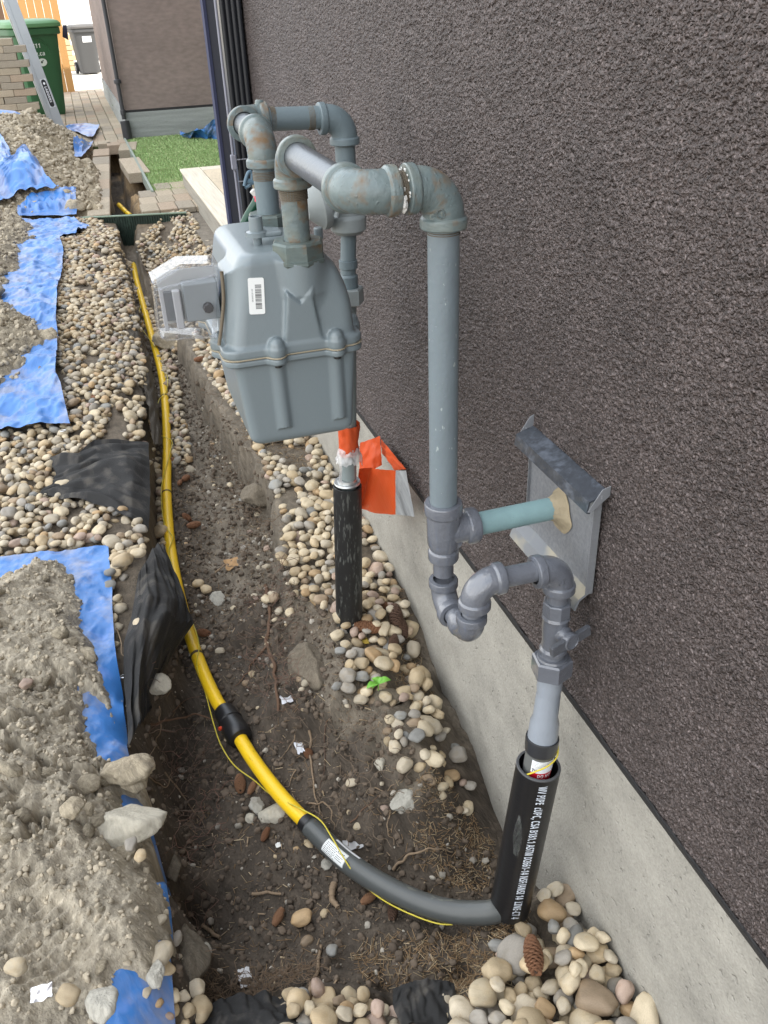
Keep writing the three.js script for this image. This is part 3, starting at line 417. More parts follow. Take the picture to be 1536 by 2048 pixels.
part(inlet, 'pipe', rod(V(BX, TOP - 0.05, BZ), V(BX, -0.45, BZ), pr), paintGreen);
part(inlet, 'thread', threads(V(BX, TOP - 0.062, BZ), NY, pr * 1.03, 3), threadRust);
const regGrey = std(lin(0.27, 0.30, 0.30), { roughness: 0.45, bumpMap: again(pitBump, 4, 5), bumpScale: 0.0008 });
const reg = part(inlet, 'regulator', [turned(V(BX - 0.002, -0.428, BZ), NY, [[0, 0.02], [0, 0.036], [0.045, 0.037], [0.050, 0.043], [0.055, 0.045], [0.082, 0.044], [0.092, 0.034], [0.095, 0.022]], 32), turned(V(BX - 0.05, -0.44, BZ + 0.005), V(-1, -0.15, 0.1), [[-0.03, 0.012], [0.01, 0.012], [0.012, 0.058], [0.020, 0.060], [0.03, 0.058], [0.035, 0.05], [0.06, 0.025], [0.062, 0.0]], 32)], regGrey, 'pale grey pressure regulator behind the meter');
part(reg, 'regulator_lever', [tube([V(BX - 0.062, -0.37, BZ + 0.06), V(BX - 0.045, -0.41, BZ + 0.062), V(BX - 0.040, -0.44, BZ + 0.062), V(BX - 0.048, -0.465, BZ + 0.06)], 0.0075, 20, 10)], regGrey);
part(inlet, 'pipe', rod(V(BX - 0.002, -0.51, BZ), V(BX - 0.010, -0.62, BZ), 0.0195), paintGreen);
part(inlet, 'coupling', [turned(V(BX - 0.008, -0.585, BZ), NY, [[0, 0.02], [0.001, 0.0235], [0.02, 0.0235], [0.022, 0.02]], 28), turned(V(BX - 0.009, -0.620, BZ), NY, [[0, 0.019], [0.006, 0.024], [0.05, 0.023], [0.055, 0.019]], 28)], paintGreen);
part(inlet, 'union_nut', nutGeo(V(BX - 0.012, -0.655, BZ), NY, 0.040, 0.042, 6, 0.003, 0.6), regGrey);
part(inlet, 'pipe', rod(V(BX - 0.014, -0.69, BZ), V(0.5455, -1.30, BZ), 0.0215), std(lin(0.20, 0.235, 0.235), { roughness: 0.45, bumpMap: again(pitBump, 4, 5), bumpScale: 0.0008 }));
part(inlet, 'lock_ring', [turned(V(0.5445, -1.222, BZ), PY, [[0, 0.022], [0, 0.037], [0.004, 0.039], [0.008, 0.037], [0.008, 0.028], [0.016, 0.0265], [0.016, 0.02]], 32)], std(lin(0.55, 0.57, 0.57), { metalness: 0.9, roughness: 0.4 }));
// ---- black plastic sleeves
const absMat = phys(lin(0.012, 0.012, 0.013), { roughness: 0.32, bumpMap: again(smear, 3, 3), bumpScale: 0.0006 });
const sleeveGeo = (p, d, L, r, t) => turned(p, d, [[0.006, r - t], [0.006, r - t], [0, r - t + 0.001], [0, r - 0.001], [0.001, r], [L - 0.001, r], [L, r - 0.002], [L, r - t], [0.004, r - t]], 48);
{
  const p = V(0.638, -1.352, -1.090), q = V(0.594, -1.795, -1.092), d = q.clone().sub(p).normalize(), L = p.distanceTo(q);
  const sl = thing('pipe_sleeve', 'glossy black plastic sleeve with white lettering standing at the lower right', 'pipe sleeve', q.toArray());
  part(sl, 'sleeve', sleeveGeo(p, d, L, 0.0450, 0.0065), absMat);
  part(sl, 'cut_rim', turned(p, d, [[-0.0006, 0.0394], [-0.0012, 0.0402], [-0.0012, 0.0440], [-0.0004, 0.0447], [0.002, 0.0451]], 48), std(lin(0.085, 0.087, 0.092), { roughness: 0.6 }), 'paler sawn rim of the sleeve');
  // printed line of lettering down the side
  const a = V(-0.12, 0, 1); const fw = a.addScaledVector(d, -a.dot(d)).normalize(), sd = d.clone().cross(fw);
  const print = canvasTex(1536, 84, (c, w, h) => { c.clearRect(0, 0, w, h); c.fillStyle = 'rgba(214,222,232,0.93)'; c.font = 'bold 84px sans-serif'; c.textBaseline = 'middle'; const s = 'WV PIPE  cUPC, CSA B181.1 ASTM D2661-14 NSF/ANSI 14  LINE-CT 4'; const m = c.measureText(s).width; c.save(); c.scale((w - 16) / m, 1); c.fillText(s, 8, h / 2); c.restore(); });
  const g = sheet(8, 30, (u, v) => { const t = 0.012 + v * (L - 0.03), an = lerp(0.27, -0.27, u) - 0.10 - 0.02 * v; return p.clone().addScaledVector(d, t).addScaledVector(fw, Math.cos(an) * 0.0454).addScaledVector(sd, Math.sin(an) * -0.0454); });
  const uu = g.attributes.uv; for (let j = 0, k = 0; j <= 30; j++) for (let i = 0; i <= 8; i++, k++) uu.setXY(k, j / 30, 1 - i / 8);
  part(sl, 'lettering', g, std(lin(1, 1, 1), { map: print, transparent: true, roughness: 0.4 }));
  // dusty smear on the side
  const smearMap = canvasTex(128, 256, (c, w, h) => { c.clearRect(0, 0, w, h); const r = rngOf(3); for (let i = 0; i < 1500; i++) { const t = r(), wd = 0.10 + 0.42 * Math.sin(Math.min(1, t * 1.15) * 2.6), x = w * (0.30 + 0.22 * t + wd * (r() - 0.5)), y = h * (0.06 + 0.86 * t); c.fillStyle = `rgba(110,112,110,${0.02 + 0.03 * r()})`; c.fillRect(x, y, 2 + 5 * r(), 4 + 12 * r()); } });
  const s2 = sheet(8, 10, (u, v) => { const t = 0.10 + v * 0.13, an = lerp(-0.30, -1.15, u); return p.clone().addScaledVector(d, t).addScaledVector(fw, Math.cos(an) * 0.0453).addScaledVector(sd, Math.sin(an) * -0.0453); });
  const u2 = s2.attributes.uv; for (let j = 0, k = 0; j <= 10; j++) for (let i = 0; i <= 8; i++, k++) u2.setXY(k, 1 - i / 8, 1 - j / 10);
  part(sl, 'dust_smear', s2, std(lin(1, 1, 1), { map: smearMap, transparent: true, roughness: 0.8 }));
}
{
  const p = V(0.5445, -1.228, BZ), q = V(0.515, -1.80, BZ + 0.01), d = q.clone().sub(p).normalize(), L = p.distanceTo(q);
  const sl = thing('pipe_sleeve', 'scuffed black plastic sleeve standing in the pebbles under the meter', 'pipe sleeve', q.toArray());
  const scuff = dataTex(512, (u, v) => { const s = clamp((noise(u * 70, v * 14, 1.5, 0) + 0.7 * noise(u * 160, v * 40, 3.5, 0) - 0.22) * 2.4), b = 0.013; return [lerp(b, 0.085, s), lerp(b, 0.088, s), lerp(b, 0.082, s)]; });
  part(sl, 'sleeve', sleeveGeo(p, d, L, 0.0415, 0.006), std(lin(1, 1, 1), { map: again(scuff, 4, 2), roughness: 0.5 }));
}

// ---------------------------------------------------------------- gas meter
const meterMat = phys(lin(0.185, 0.224, 0.240), { roughness: 0.34, clearcoat: 0.35, clearcoatRoughness: 0.25, bumpMap: again(pitBump, 5, 5), bumpScale: 0.0004 });
const meter = thing('gas_meter', 'grey gas meter with a clear index cover and a barcode label hanging from two pipes', 'gas meter', [0.32, -0.79, -1.755]);
{
  const zf = -1.588, zb = -1.93, fy = -0.603;
  const rr2 = (x, z, cx, cz, hx, hz, r) => { const qx = Math.abs(x - cx) - hx + r, qz = Math.abs(z - cz) - hz + r; return Math.hypot(Math.max(qx, 0), Math.max(qz, 0)) + Math.min(Math.max(qx, qz), 0) - r; };
  const bolts = [[0.283, zf + 0.006], [0.402, zf + 0.006], [0.457, -1.665], [0.457, -1.85], [0.185, -1.67], [0.185, -1.86]];
  const upper = (x, y, z) => {
    const t = (y - fy) / 0.19;
    let d = smax(x - (0.447 - 0.004 * t), (0.194 + 0.040 * t) - x, 0.03);
    d = smax(d, z - (zf + 0.002 - 0.024 * t), 0.028); d = smax(d, zb + 0.02 * t - z, 0.03);
    d = smax(d, y + 0.416 + 0.05 * Math.max(0, x - 0.36), 0.022);
    d = smax(d, ((x - 0.400) * 0.72 + (y + 0.416) * 0.70), 0.06);           // sloping right shoulder
    d = Math.max(d, fy + 0.003 - y);
    for (const bz of [MZ, IZ]) {                                          // spigots under the nuts
      const bx = bz === MZ ? MX : MX - 0.005, c = Math.hypot(x - bx, z - bz) - (0.0495 - 0.42 * Math.max(0, -0.495 - y)), e = Math.max(c, y + 0.434, -0.60 - y);
      d = smin(d, e, 0.012);
    }
    const w = lerp(0.026, 0.041, clamp((-0.50 - y) / 0.1)), rib = smax(Math.max(Math.abs(x - 0.338) - w, -0.598 - y), smax(z - (zf + 0.004), y + 0.505 - 0.9 * Math.abs(x - 0.338), 0.008), 0.006);
    d = smin(d, rib, 0.006);
    // mount of the index on the left
    d = smin(d, smax(Math.max(Math.abs(y + 0.510) - 0.066, Math.abs(z + 1.67) - 0.046), Math.max(0.200 - (y + 0.51) * -0.10 - x, x - 0.26), 0.012), 0.02);
    // flange with bosses
    let f = rr2(x, z, 0.3205, (zf + zb) / 2, 0.140, 0.1765, 0.03); for (const [bx, bz] of bolts) f = smin(f, Math.hypot(x - bx, z - bz) - 0.017, 0.010);
    d = smin(d, smax(f, Math.abs(y - fy - 0.010) - 0.009, 0.006), 0.008);
    for (const [bx, bz] of bolts) d = smin(d, Math.max(Math.hypot(x - bx, Math.max(0, y - fy - 0.022), z - bz) - 0.0145, fy - y), 0.005);
    return d;
  };
  part(meter, 'upper_case', solid(upper, [0.15, -0.612, -1.96], [0.49, -0.40, -1.55], 0.0042), meterMat);
  const lower = (x, y, z) => {
    const t = (fy - y) / 0.185;
    let d = smax(x - lerp(0.448, 0.432, t), lerp(0.198, 0.216, t) - x, 0.02);
    d = smax(d, z - lerp(zf - 0.004, zf - 0.006, t), 0.022); d = smax(d, lerp(zb + 0.01, zb + 0.03, t) - z, 0.02);
    d = smax(d, -0.797 - y, 0.024); d = Math.max(d, y - fy - 0.001);
    for (const bx of [0.283, 0.402]) { const x0 = bx + (bx < 0.33 ? 0.004 : 0) * t; d = smin(d, Math.max(Math.hypot(x - x0, z - (zf - 0.011)) - 0.0145, -0.765 - y + 0.3 * Math.max(0, z - zf + 0.02), y - fy), 0.006); }
    let f = rr2(x, z, 0.3205, (zf + zb) / 2, 0.140, 0.1765, 0.03); for (const [bx, bz] of bolts) f = smin(f, Math.hypot(x - bx, z - bz) - 0.017, 0.010);
    d = smin(d, smax(f, Math.abs(y - fy + 0.0085) - 0.007, 0.004), 0.006);
    return d;
  };
  part(meter, 'lower_case', solid(lower, [0.15, -0.81, -1.96], [0.49, -0.594, -1.55], 0.0042), meterMat);
  // gasket between the two halves
  const gk = (x, y, z) => { let f = rr2(x, z, 0.3205, (zf + zb) / 2, 0.1408, 0.1773, 0.03); for (const [bx, bz] of bolts) f = smin(f, Math.hypot(x - bx, z - bz) - 0.0178, 0.010); return Math.max(f, Math.abs(y - fy) - 0.0016); };
  part(meter, 'gasket', solid(gk, [0.15, fy - 0.006, -1.96], [0.49, fy + 0.006, -1.55], 0.0025), std(lin(0.38, 0.33, 0.24), { roughness: 0.9 }));
  const bl = []; for (const [bx, bz] of bolts) bl.push(turned(V(bx, fy - 0.016, bz), NY, [[0, 0.008], [0.006, 0.008], [0.007, 0.006], [0.007, 0]], 6, true));
  for (const g of bl) part(meter, 'bolt', g, std(lin(0.05, 0.05, 0.05), { metalness: 0.7, roughness: 0.5 }));
  // filler stub and arm on top
  part(meter, 'top_stub', [turned(V(0.288, -0.412, -1.695), PY, [[-0.01, 0.008], [0.012, 0.009], [0.012, 0.022], [0.020, 0.022]], 20), box(0.285, 0.335, -0.402, -0.392, -1.715, -1.678, 0.004), turned(V(0.288, -0.400, -1.695), PY, [[0, 0.021], [0.008, 0.021], [0.010, 0.0135], [0.034, 0.013], [0.036, 0.0125], [0.036, 0.0095], [0.02, 0.009], [0.02, 0]], 24), turned(V(0.41, -0.42, -1.70), PY, [[0, 0.009], [0.02, 0.009], [0.022, 0.007], [0.022, 0]], 16)], meterMat);
  // barcode label on the front face
  const bar = canvasTex(256, 512, (c, w, h) => { c.fillStyle = '#eef0ee'; c.fillRect(0, 0, w, h); c.fillStyle = '#15171a'; const r = rngOf(12); let y = 96; while (y < 430) { const t = 2 + Math.floor(r() * 4) * 2.4; c.fillRect(108, y, 102, t); y += t + 2.5 + Math.floor(r() * 3) * 2.6; } c.save(); c.translate(62, 150); c.rotate(Math.PI / 2); c.font = '34px sans-serif'; c.textBaseline = 'middle'; c.fillText('2014384890', 0, 0); c.restore(); });
  const sh = new THREE.Shape(), W = 0.0150, H = 0.0335, R = 0.004; sh.moveTo(-W + R, -H); sh.lineTo(W - R, -H); sh.quadraticCurveTo(W, -H, W, -H + R); sh.lineTo(W, H - R); sh.quadraticCurveTo(W, H, W - R, H); sh.lineTo(-W + R, H); sh.quadraticCurveTo(-W, H, -W, H - R); sh.lineTo(-W, -H + R); sh.quadraticCurveTo(-W, -H, -W + R, -H);
  const lg = new THREE.ExtrudeGeometry(sh, { depth: 0.0006, bevelEnabled: false, curveSegments: 6 }), lu = lg.attributes.uv, lp = lg.attributes.position; for (let i = 0; i < lu.count; i++) lu.setXY(i, (lp.getX(i) + W) / (2 * W), (lp.getY(i) + H) / (2 * H));
  { const lx = 0.2585, ly = -0.487; const zAt = (x, y) => { let z = -1.55; for (let i = 0; i < 400 && upper(x, y, z) > 0; i++) z -= 0.0005; return z; }; const z0 = zAt(lx, ly), sx = (zAt(lx + 0.012, ly) - zAt(lx - 0.012, ly)) / 0.024, sy = (zAt(lx, ly + 0.03) - zAt(lx, ly - 0.03)) / 0.06; const n = V(-sx, -sy, 1).normalize(); facing(lg, V(lx, ly, z0 + 0.0012), n, -0.085); }
  part(meter, 'barcode_label', lg, std(lin(1, 1, 1), { map: bar, roughness: 0.45 }), 'white label with a barcode and the number 2014384890');
  // clear cover of the index on the left side
  const clear = phys(lin(0.90, 0.91, 0.925), { transmission: 0.95, roughness: 0.05, thickness: 0, ior: 1.5, specularIntensity: 1 });
  const c0 = -1.63, c1 = -1.708;
  const prof = new THREE.Shape([[0.200, -0.428], [0.129, -0.422], [0.077, -0.446], [0.075, -0.555], [0.180, -0.568]].map((p) => new THREE.Vector2(...p)));
  const cg = new THREE.ExtrudeGeometry(prof, { depth: c0 - c1 - 0.016, bevelEnabled: true, bevelSize: 0.008, bevelThickness: 0.008, bevelSegments: 4, bevelOffset: -0.008, curveSegments: 4 }); cg.translate(0, 0, c1 + 0.008);
  const cover = part(meter, 'index_cover', cg, clear, 'clear plastic cover over the meter index');
  // slanting window frame and ridges moulded on the cover
  part(cover, 'cover_rib', [tube([V(0.080, -0.449, c0 + 0.001), V(0.102, -0.438, c0 + 0.001), V(0.126, -0.427, c0 + 0.001), V(0.137, -0.4245, c0 + 0.001), V(0.190, -0.4285, c0 + 0.001)], 0.0026, 30, 6), tube([V(0.079, -0.460, c0 + 0.0015), V(0.192, -0.447, c0 + 0.0015)], 0.0022, 6, 6), tube([V(0.0785, -0.449, c1), V(0.0785, -0.449, c0)], 0.0026, 4, 6), tube([V(0.0785, -0.455, c0), V(0.0775, -0.552, c0 - 0.002), V(0.128, -0.560, c0 - 0.002), V(0.178, -0.566, c0 - 0.002)], 0.0024, 30, 6)], clear);
  part(meter, 'index_seal', tube([V(0.203, -0.440, c0 + 0.006), V(0.200, -0.49, c0 + 0.007), V(0.190, -0.54, c0 + 0.006), V(0.180, -0.580, c0 + 0.004)], 0.0035, 20, 8), std(lin(0.16, 0.13, 0.09), { roughness: 0.5 }));
  const inner = std(lin(0.26, 0.285, 0.295), { roughness: 0.6 });
  const idx = part(meter, 'meter_index', [box(0.130, 0.196, -0.538, -0.466, -1.690, -1.656, 0.003)], inner);
  part(idx, 'index_frame', [box(0.086, 0.093, -0.545, -0.466, -1.652, -1.644, 0.001), box(0.110, 0.124, -0.548, -0.474, -1.668, -1.652, 0.003)], std(lin(0.46, 0.46, 0.47), { roughness: 0.6 }));
  part(idx, 'dial_plate', box(0.094, 0.128, -0.540, -0.484, -1.70, -1.685, 0.001), std(lin(0.16, 0.17, 0.18), { roughness: 0.6 }));
  part(idx, 'back_plate', box(0.088, 0.198, -0.548, -0.446, -1.699, -1.696, 0.001), std(lin(0.46, 0.465, 0.46), { roughness: 0.6 }));
  part(idx, 'screw', [turned(V(0.172, -0.512, -1.654), PZ, [[0, 0.010], [0.010, 0.010], [0.012, 0.008], [0.012, 0]], 8, true)], std(lin(0.05, 0.05, 0.055), { metalness: 0.6, roughness: 0.4 }));
}

// ---------------------------------------------------------------- sheet metal on the wall, marking tape
{
  const sheetMetal = std(lin(0.36, 0.375, 0.40), { metalness: 0.25, roughness: 0.42, map: again(dataTex(512, (u, v) => { const q = tiled(u, v, 34, 3, 6.6), s = 0.9 + 0.3 * tiled(u, v, 6, 4, 4) + (q > 0.33 ? 1.1 : 0); return [s * 0.8, s * 0.8, s * 0.8]; }), 4), bumpMap: again(smear, 5), bumpScale: 0.0008 });
  const capMetal = phys(lin(0.13, 0.15, 0.185), { roughness: 0.32, clearcoat: 0.4, map: again(agedRough, 4), bumpMap: again(smear, 5), bumpScale: 0.0008 });
  const tan = std(lin(0.36, 0.30, 0.20), { roughness: 0.75, bumpMap: again(pitBump, 6), bumpScale: 0.003 });
  const t = thing('wall_plate', 'galvanised sheet metal plate with a dark drip cap where the pipe enters the wall', 'metal plate', [0.72, -0.86, -1.2]);
  const px = 0.7205, yT = -0.748, yB = -0.950, zA = -1.352, zB = -1.096;
  part(t, 'plate', box(px, px + 0.0025, yB, yT, zA, zB), sheetMetal);
  part(t, 'side_flange', box(px - 0.012, px, yB, yT, zB - 0.0018, zB), sheetMetal); part(t, 'side_flange', box(px - 0.006, px, yB, yT, zA, zA + 0.0018), sheetMetal);
  // bent cap: back leg, sloping top, front leg with a hem
  const prof = [[0.7275, -0.735], [0.7245, -0.735], [0.690, -0.746], [0.687, -0.768], [0.694, -0.770], [0.694, -0.767], [0.690, -0.766], [0.693, -0.7485], [0.7245, -0.7385], [0.7275, -0.7375]];
  const sh = new THREE.Shape(prof.map(([x, y]) => new THREE.Vector2(x, y))), cg = new THREE.ExtrudeGeometry(sh, { depth: 0.278, bevelEnabled: false }); cg.translate(0, 0, -1.363);
  part(t, 'drip_cap', creased(cg, 0.4), capMetal, 'dark blue-grey bent drip cap with scuffed edges');
  part(t, 'cap_ear', new THREE.ExtrudeGeometry(new THREE.Shape([[0.727, -0.722], [0.712, -0.726], [0.688, -0.764], [0.694, -0.766], [0.722, -0.744], [0.7275, -0.74]].map((p) => new THREE.Vector2(...p))), { depth: 0.0015, bevelEnabled: false }).translate(0, 0, -1.0835), sheetMetal);
  part(t, 'cap_ear', new THREE.ExtrudeGeometry(new THREE.Shape([[0.727, -0.712], [0.718, -0.716], [0.700, -0.744], [0.727, -0.736]].map((p) => new THREE.Vector2(...p))), { depth: 0.0015, bevelEnabled: false }).translate(0, 0, -1.365), sheetMetal);
  const lip = new THREE.ExtrudeGeometry(new THREE.Shape([[0.7225, -0.962], [0.700, -0.978], [0.692, -1.000], [0.696, -1.002], [0.703, -0.982], [0.7265, -0.966]].map((p) => new THREE.Vector2(...p))), { depth: 0.272, bevelEnabled: false }); lip.translate(0, 0.014, -1.375);
  part(t, 'bottom_lip', creased(lip, 0.4), [std(lin(1, 1, 1), { metalness: 0.1, roughness: 0.5, map: again(dataTex(256, (u, v) => { const r = clamp((tiled(u, v, 4, 4, 3.1)) * 3 + 0.2), a = [0.22, 0.235, 0.25], b = [0.42, 0.38, 0.29]; return a.map((x, i) => lerp(x, b[i], r)); }), 3) })][0]);
  // trowelled sealant round the pipe
  const r = rngOf(21), cy = -0.838, cz = RZ, seal = sheet(48, 10, (u, v) => { const a = u * Math.PI * 2, k = 1 + 0.30 * noise(Math.cos(a) * 1.6, Math.sin(a) * 1.6, 2.5) + (Math.sin(a) < -0.2 ? 0.35 * -Math.sin(a) : 0), R = lerp(0.0205, 0.038 * k, v); return V(px - 0.0005 - 0.026 * Math.pow(1 - v, 2.2) * (1 + 0.25 * noise(a * 2, v * 3, 5)) - 0.0015, cy + Math.sin(a) * R, cz + Math.cos(a) * R); });
  part(t, 'sealant', seal, tan, 'tan sealant smeared round the pipe'); void r;
}
{
  const orange = phys(lin(0.62, 0.085, 0.018), { roughness: 0.42, clearcoat: 0.2, bumpMap: again(smear, 5), bumpScale: 0.0015 }), film = phys(lin(0.86, 0.86, 0.86), { transmission: 0.6, roughness: 0.3, thickness: 0 });
  // wrap round the pipe under the meter
  const w = thing('warning_tape', 'torn orange tape wrapped round the grey pipe just under the meter', 'tape', [0.55, -1.10, BZ]);
  const axis = (y) => V(lerp(0.5785, 0.5455, (-0.69 - y) / 0.61), y, BZ);
  part(w, 'tape_wrap', sheet(48, 14, (u, v) => { const y = lerp(-1.035, -1.128, v), a = u * 6.2832, k = 0.0245 + 0.004 * (0.5 + noise(Math.cos(a) * 2, Math.sin(a) * 2, v * 4)) + 0.004 * (1 - v); return axis(y).add(V(Math.cos(a) * k, 0.006 * noise(Math.cos(a) * 3, Math.sin(a) * 3, 1) * v, Math.sin(a) * k)); }), orange);
  part(w, 'torn_film', [sheet(40, 12, (u, v) => { const y = lerp(-1.105, -1.165, v * (0.6 + 0.8 * Math.abs(noise(Math.cos(u * 6.28) * 3, Math.sin(u * 6.28) * 3, 4)))), a = u * 6.2832, k = 0.027 + 0.010 * v + 0.008 * noise(Math.cos(a) * 3, Math.sin(a) * 3, v * 3); return axis(y).add(V(Math.cos(a) * k, 0, Math.sin(a) * k)); }), sheet(4, 16, (u, v) => axis(-1.15 - 0.075 * v).add(V(-0.034 + 0.008 * u, 0, 0.018 + 0.004 * Math.sin(v * 9))))], film);
  // the stiff band fixed to the wall
  const P = (x, y, d) => { const q = ray(x, y); return q.multiplyScalar(d); };
  const b = thing('warning_band', 'stiff orange and white plastic band standing off the footing beside the wrapped pipe', 'plastic band', onX(770, 990, 0.66).toArray());
  const mk = (pts, n) => sheet(n, 16, (u, v) => { const top = along(pts[0], u), bot = along(pts[1], u); return top.lerp(bot, v).add(V(0.003 * noise(u * 5, v * 3, 2), 0, 0.004 * noise(u * 6, v * 4, 7))); });
  const Q = (list, xs) => list.map(([x, y], i) => onX(x, y, xs[i]));
  part(b, 'orange_panel', mk([Q([[718, 938], [742, 935], [752, 938], [791, 941]], [0.60, 0.640, 0.645, 0.668]), Q([[711, 1012], [722, 1017], [752, 1027], [791, 1029]], [0.60, 0.628, 0.645, 0.668])], 40), orange);
  part(b, 'white_panel', mk([Q([[791.5, 941], [812, 941]], [0.668, 0.688]), Q([[791.5, 1029], [829, 1033]], [0.668, 0.690])], 12), std(lin(0.52, 0.54, 0.55), { roughness: 0.5, map: again(smear, 3) }));
  part(b, 'back_panel', mk([Q([[720, 886], [760, 872]], [0.64, 0.688]), Q([[718, 944], [745, 940], [764, 930]], [0.63, 0.66, 0.688])], 14), orange);
  part(b, 'fold_panel', mk([Q([[762, 878], [812, 938]], [0.700, 0.712]), Q([[763, 905], [790, 941]], [0.700, 0.706])], 14), orange);
}

// ---------------------------------------------------------------- gas line in the trench
{
  const yel = phys(lin(0.93, 0.60, 0.016), { roughness: 0.38, map: again(dataTex(256, (u, v) => { const s = 0.95 + 0.14 * tiled(u, v, 5, 4, 3), q = tiled(u, v, 16, 3, 5), d = q > 0.32 ? 0.7 : 1; return [s * d, s * d, s * d]; }), 6, 1.5) });
  const blk = phys(lin(0.014, 0.014, 0.015), { roughness: 0.35, bumpMap: again(smear, 8), bumpScale: 0.0008 });
  const gry = phys(lin(0.125, 0.135, 0.132), { roughness: 0.36, map: again(dataTex(256, (u, v) => { const q = tiled(u, v, 7, 4, 9), s = 1 + 0.12 * tiled(u, v, 12, 3, 2), d = q > 0.30 ? 1 : 0; return [s * lerp(0.62, 1, d), s * lerp(0.62, 0.95, d), s * lerp(0.62, 0.85, d)]; }), 6, 2) });
  const pts = linePath;
  const i0 = pts.length - 1, line = thing('gas_line', 'bright yellow plastic gas pipe running along the trench to a grey bend', 'gas pipe', pts[9].toArray());
  part(line, 'yellow_pipe', tube(pts, 0.0205, 150, 24), yel);
  const far = [[238, 410], [246, 418], [254, 426], [262, 432]].map(([x, y]) => onY(x, y, -1.86));
  const fl = thing('gas_line', 'short yellow pipe length showing beyond the green edging', 'gas pipe', far[1].toArray()); part(fl, 'yellow_pipe', tube(far, 0.024, 16, 14), yel);
  for (const q of [1, 2]) part(fl, 'tie', turned(far[q], far[2].clone().sub(far[1]), [[0, 0.0255], [0.012, 0.0255]], 18), blk);
  const cc = pts[10].clone(), cd = pts[11].clone().sub(pts[9]).normalize();
  part(line, 'coupling', turned(cc.clone().addScaledVector(cd, -0.072), cd, [[0, 0.020], [0.002, 0.031], [0.012, 0.034], [0.048, 0.035], [0.050, 0.0375], [0.058, 0.0375], [0.060, 0.0345], [0.070, 0.0355], [0.105, 0.0385], [0.128, 0.0385], [0.138, 0.034], [0.142, 0.02]], 32), blk, 'black fusion coupling on the yellow pipe');
  part(line, 'coupling_terminal', turned(cc.clone().addScaledVector(cd, -0.01), V(-0.9, 0.2, 0.5), [[0.03, 0.006], [0.045, 0.006], [0.046, 0]], 10), std(lin(0.55, 0.06, 0.02), { roughness: 0.5 }));
  const ties = [[326, 795], [331, 985], [390, 1310]]; for (const [x, y] of ties) { const p = onY(x, y, -1.872); let best = 0, bd = 9; const cv = new THREE.CatmullRomCurve3(pts, false, 'centripetal'); for (let i = 0; i <= 300; i++) { const d = cv.getPointAt(i / 300).distanceTo(p); if (d < bd) { bd = d; best = i / 300; } } const c = cv.getPointAt(best), d = cv.getTangentAt(best); part(line, 'tie', turned(c, d, [[0, 0.0209], [0.001, 0.0218], [0.012, 0.0218], [0.013, 0.0209]], 22), std(lin(0.10, 0.07, 0.03), { roughness: 0.7 })); }
  const e = pts[i0], d0 = e.clone().sub(pts[i0 - 1]).normalize();
  part(line, 'sealing_ring', turned(e.clone().addScaledVector(d0, -0.012), d0, [[0, 0.02], [0, 0.0245], [0.002, 0.0255], [0.030, 0.0262], [0.032, 0.022]], 28), blk);
  const G = [[700, 1728], [800, 1788], [880, 1818], [950, 1826], [1000, 1818]].map(([x, y], i) => onY(x, y, [-1.868, -1.855, -1.838, -1.815, -1.785][i])); G.unshift(e.clone().addScaledVector(d0, 0.012)); G.push(V(0.5975, -1.735, -1.0935), V(0.604, -1.69, -1.093));
  const bendCurve = new THREE.CatmullRomCurve3(G, false, 'centripetal');
  part(line, 'grey_bend', tube(G, 0.0268, 90, 28), gry, 'grey plastic bend rising into the black sleeve');
  // labels on the grey bend
  const lab = canvasTex(256, 128, (c, w, h) => { c.fillStyle = '#dfe2e0'; c.fillRect(0, 0, w, h); c.strokeStyle = '#333'; c.strokeRect(5, 5, w - 10, h - 10); c.fillStyle = '#2a2d33'; c.font = 'bold 34px sans-serif'; c.fillText('Cont', 150, 42); const r = rngOf(4); for (let y = 24; y < 116; y += 15) for (let x = 14; x < 132;) { const k = 6 + 16 * r(); c.fillRect(x, y, k, 5); x += k + 6; } c.fillRect(150, 60, 80, 4); c.fillRect(150, 76, 60, 4); c.fillRect(150, 92, 84, 4); });
  const onBend = (t, a, R) => { const c = bendCurve.getPointAt(t), T = bendCurve.getTangentAt(t), up = V(0, 1, 0).addScaledVector(T, -T.y).normalize(), sd = T.clone().cross(up); return c.addScaledVector(up, Math.cos(a) * R).addScaledVector(sd, Math.sin(a) * R); };
  const lg = sheet(12, 10, (u, v) => onBend(lerp(0.12, 0.235, u), lerp(-0.05, 1.25, v), 0.0273)); { const lu = lg.attributes.uv; for (let j = 0, k = 0; j <= 10; j++) for (let i = 0; i <= 12; i++, k++) lu.setXY(k, i / 12, 1 - j / 10); }
  part(line, 'pipe_label', lg, std(lin(1, 1, 1), { map: lab, roughness: 0.45 }), 'small white printed label on the grey bend');
  const lg2 = sheet(12, 6, (u, v) => onBend(lerp(0.14, 0.27, u), lerp(-0.75, -0.45, v), 0.0275)); part(line, 'pipe_label', lg2, std(lin(0.70, 0.71, 0.72), { roughness: 0.45 }));
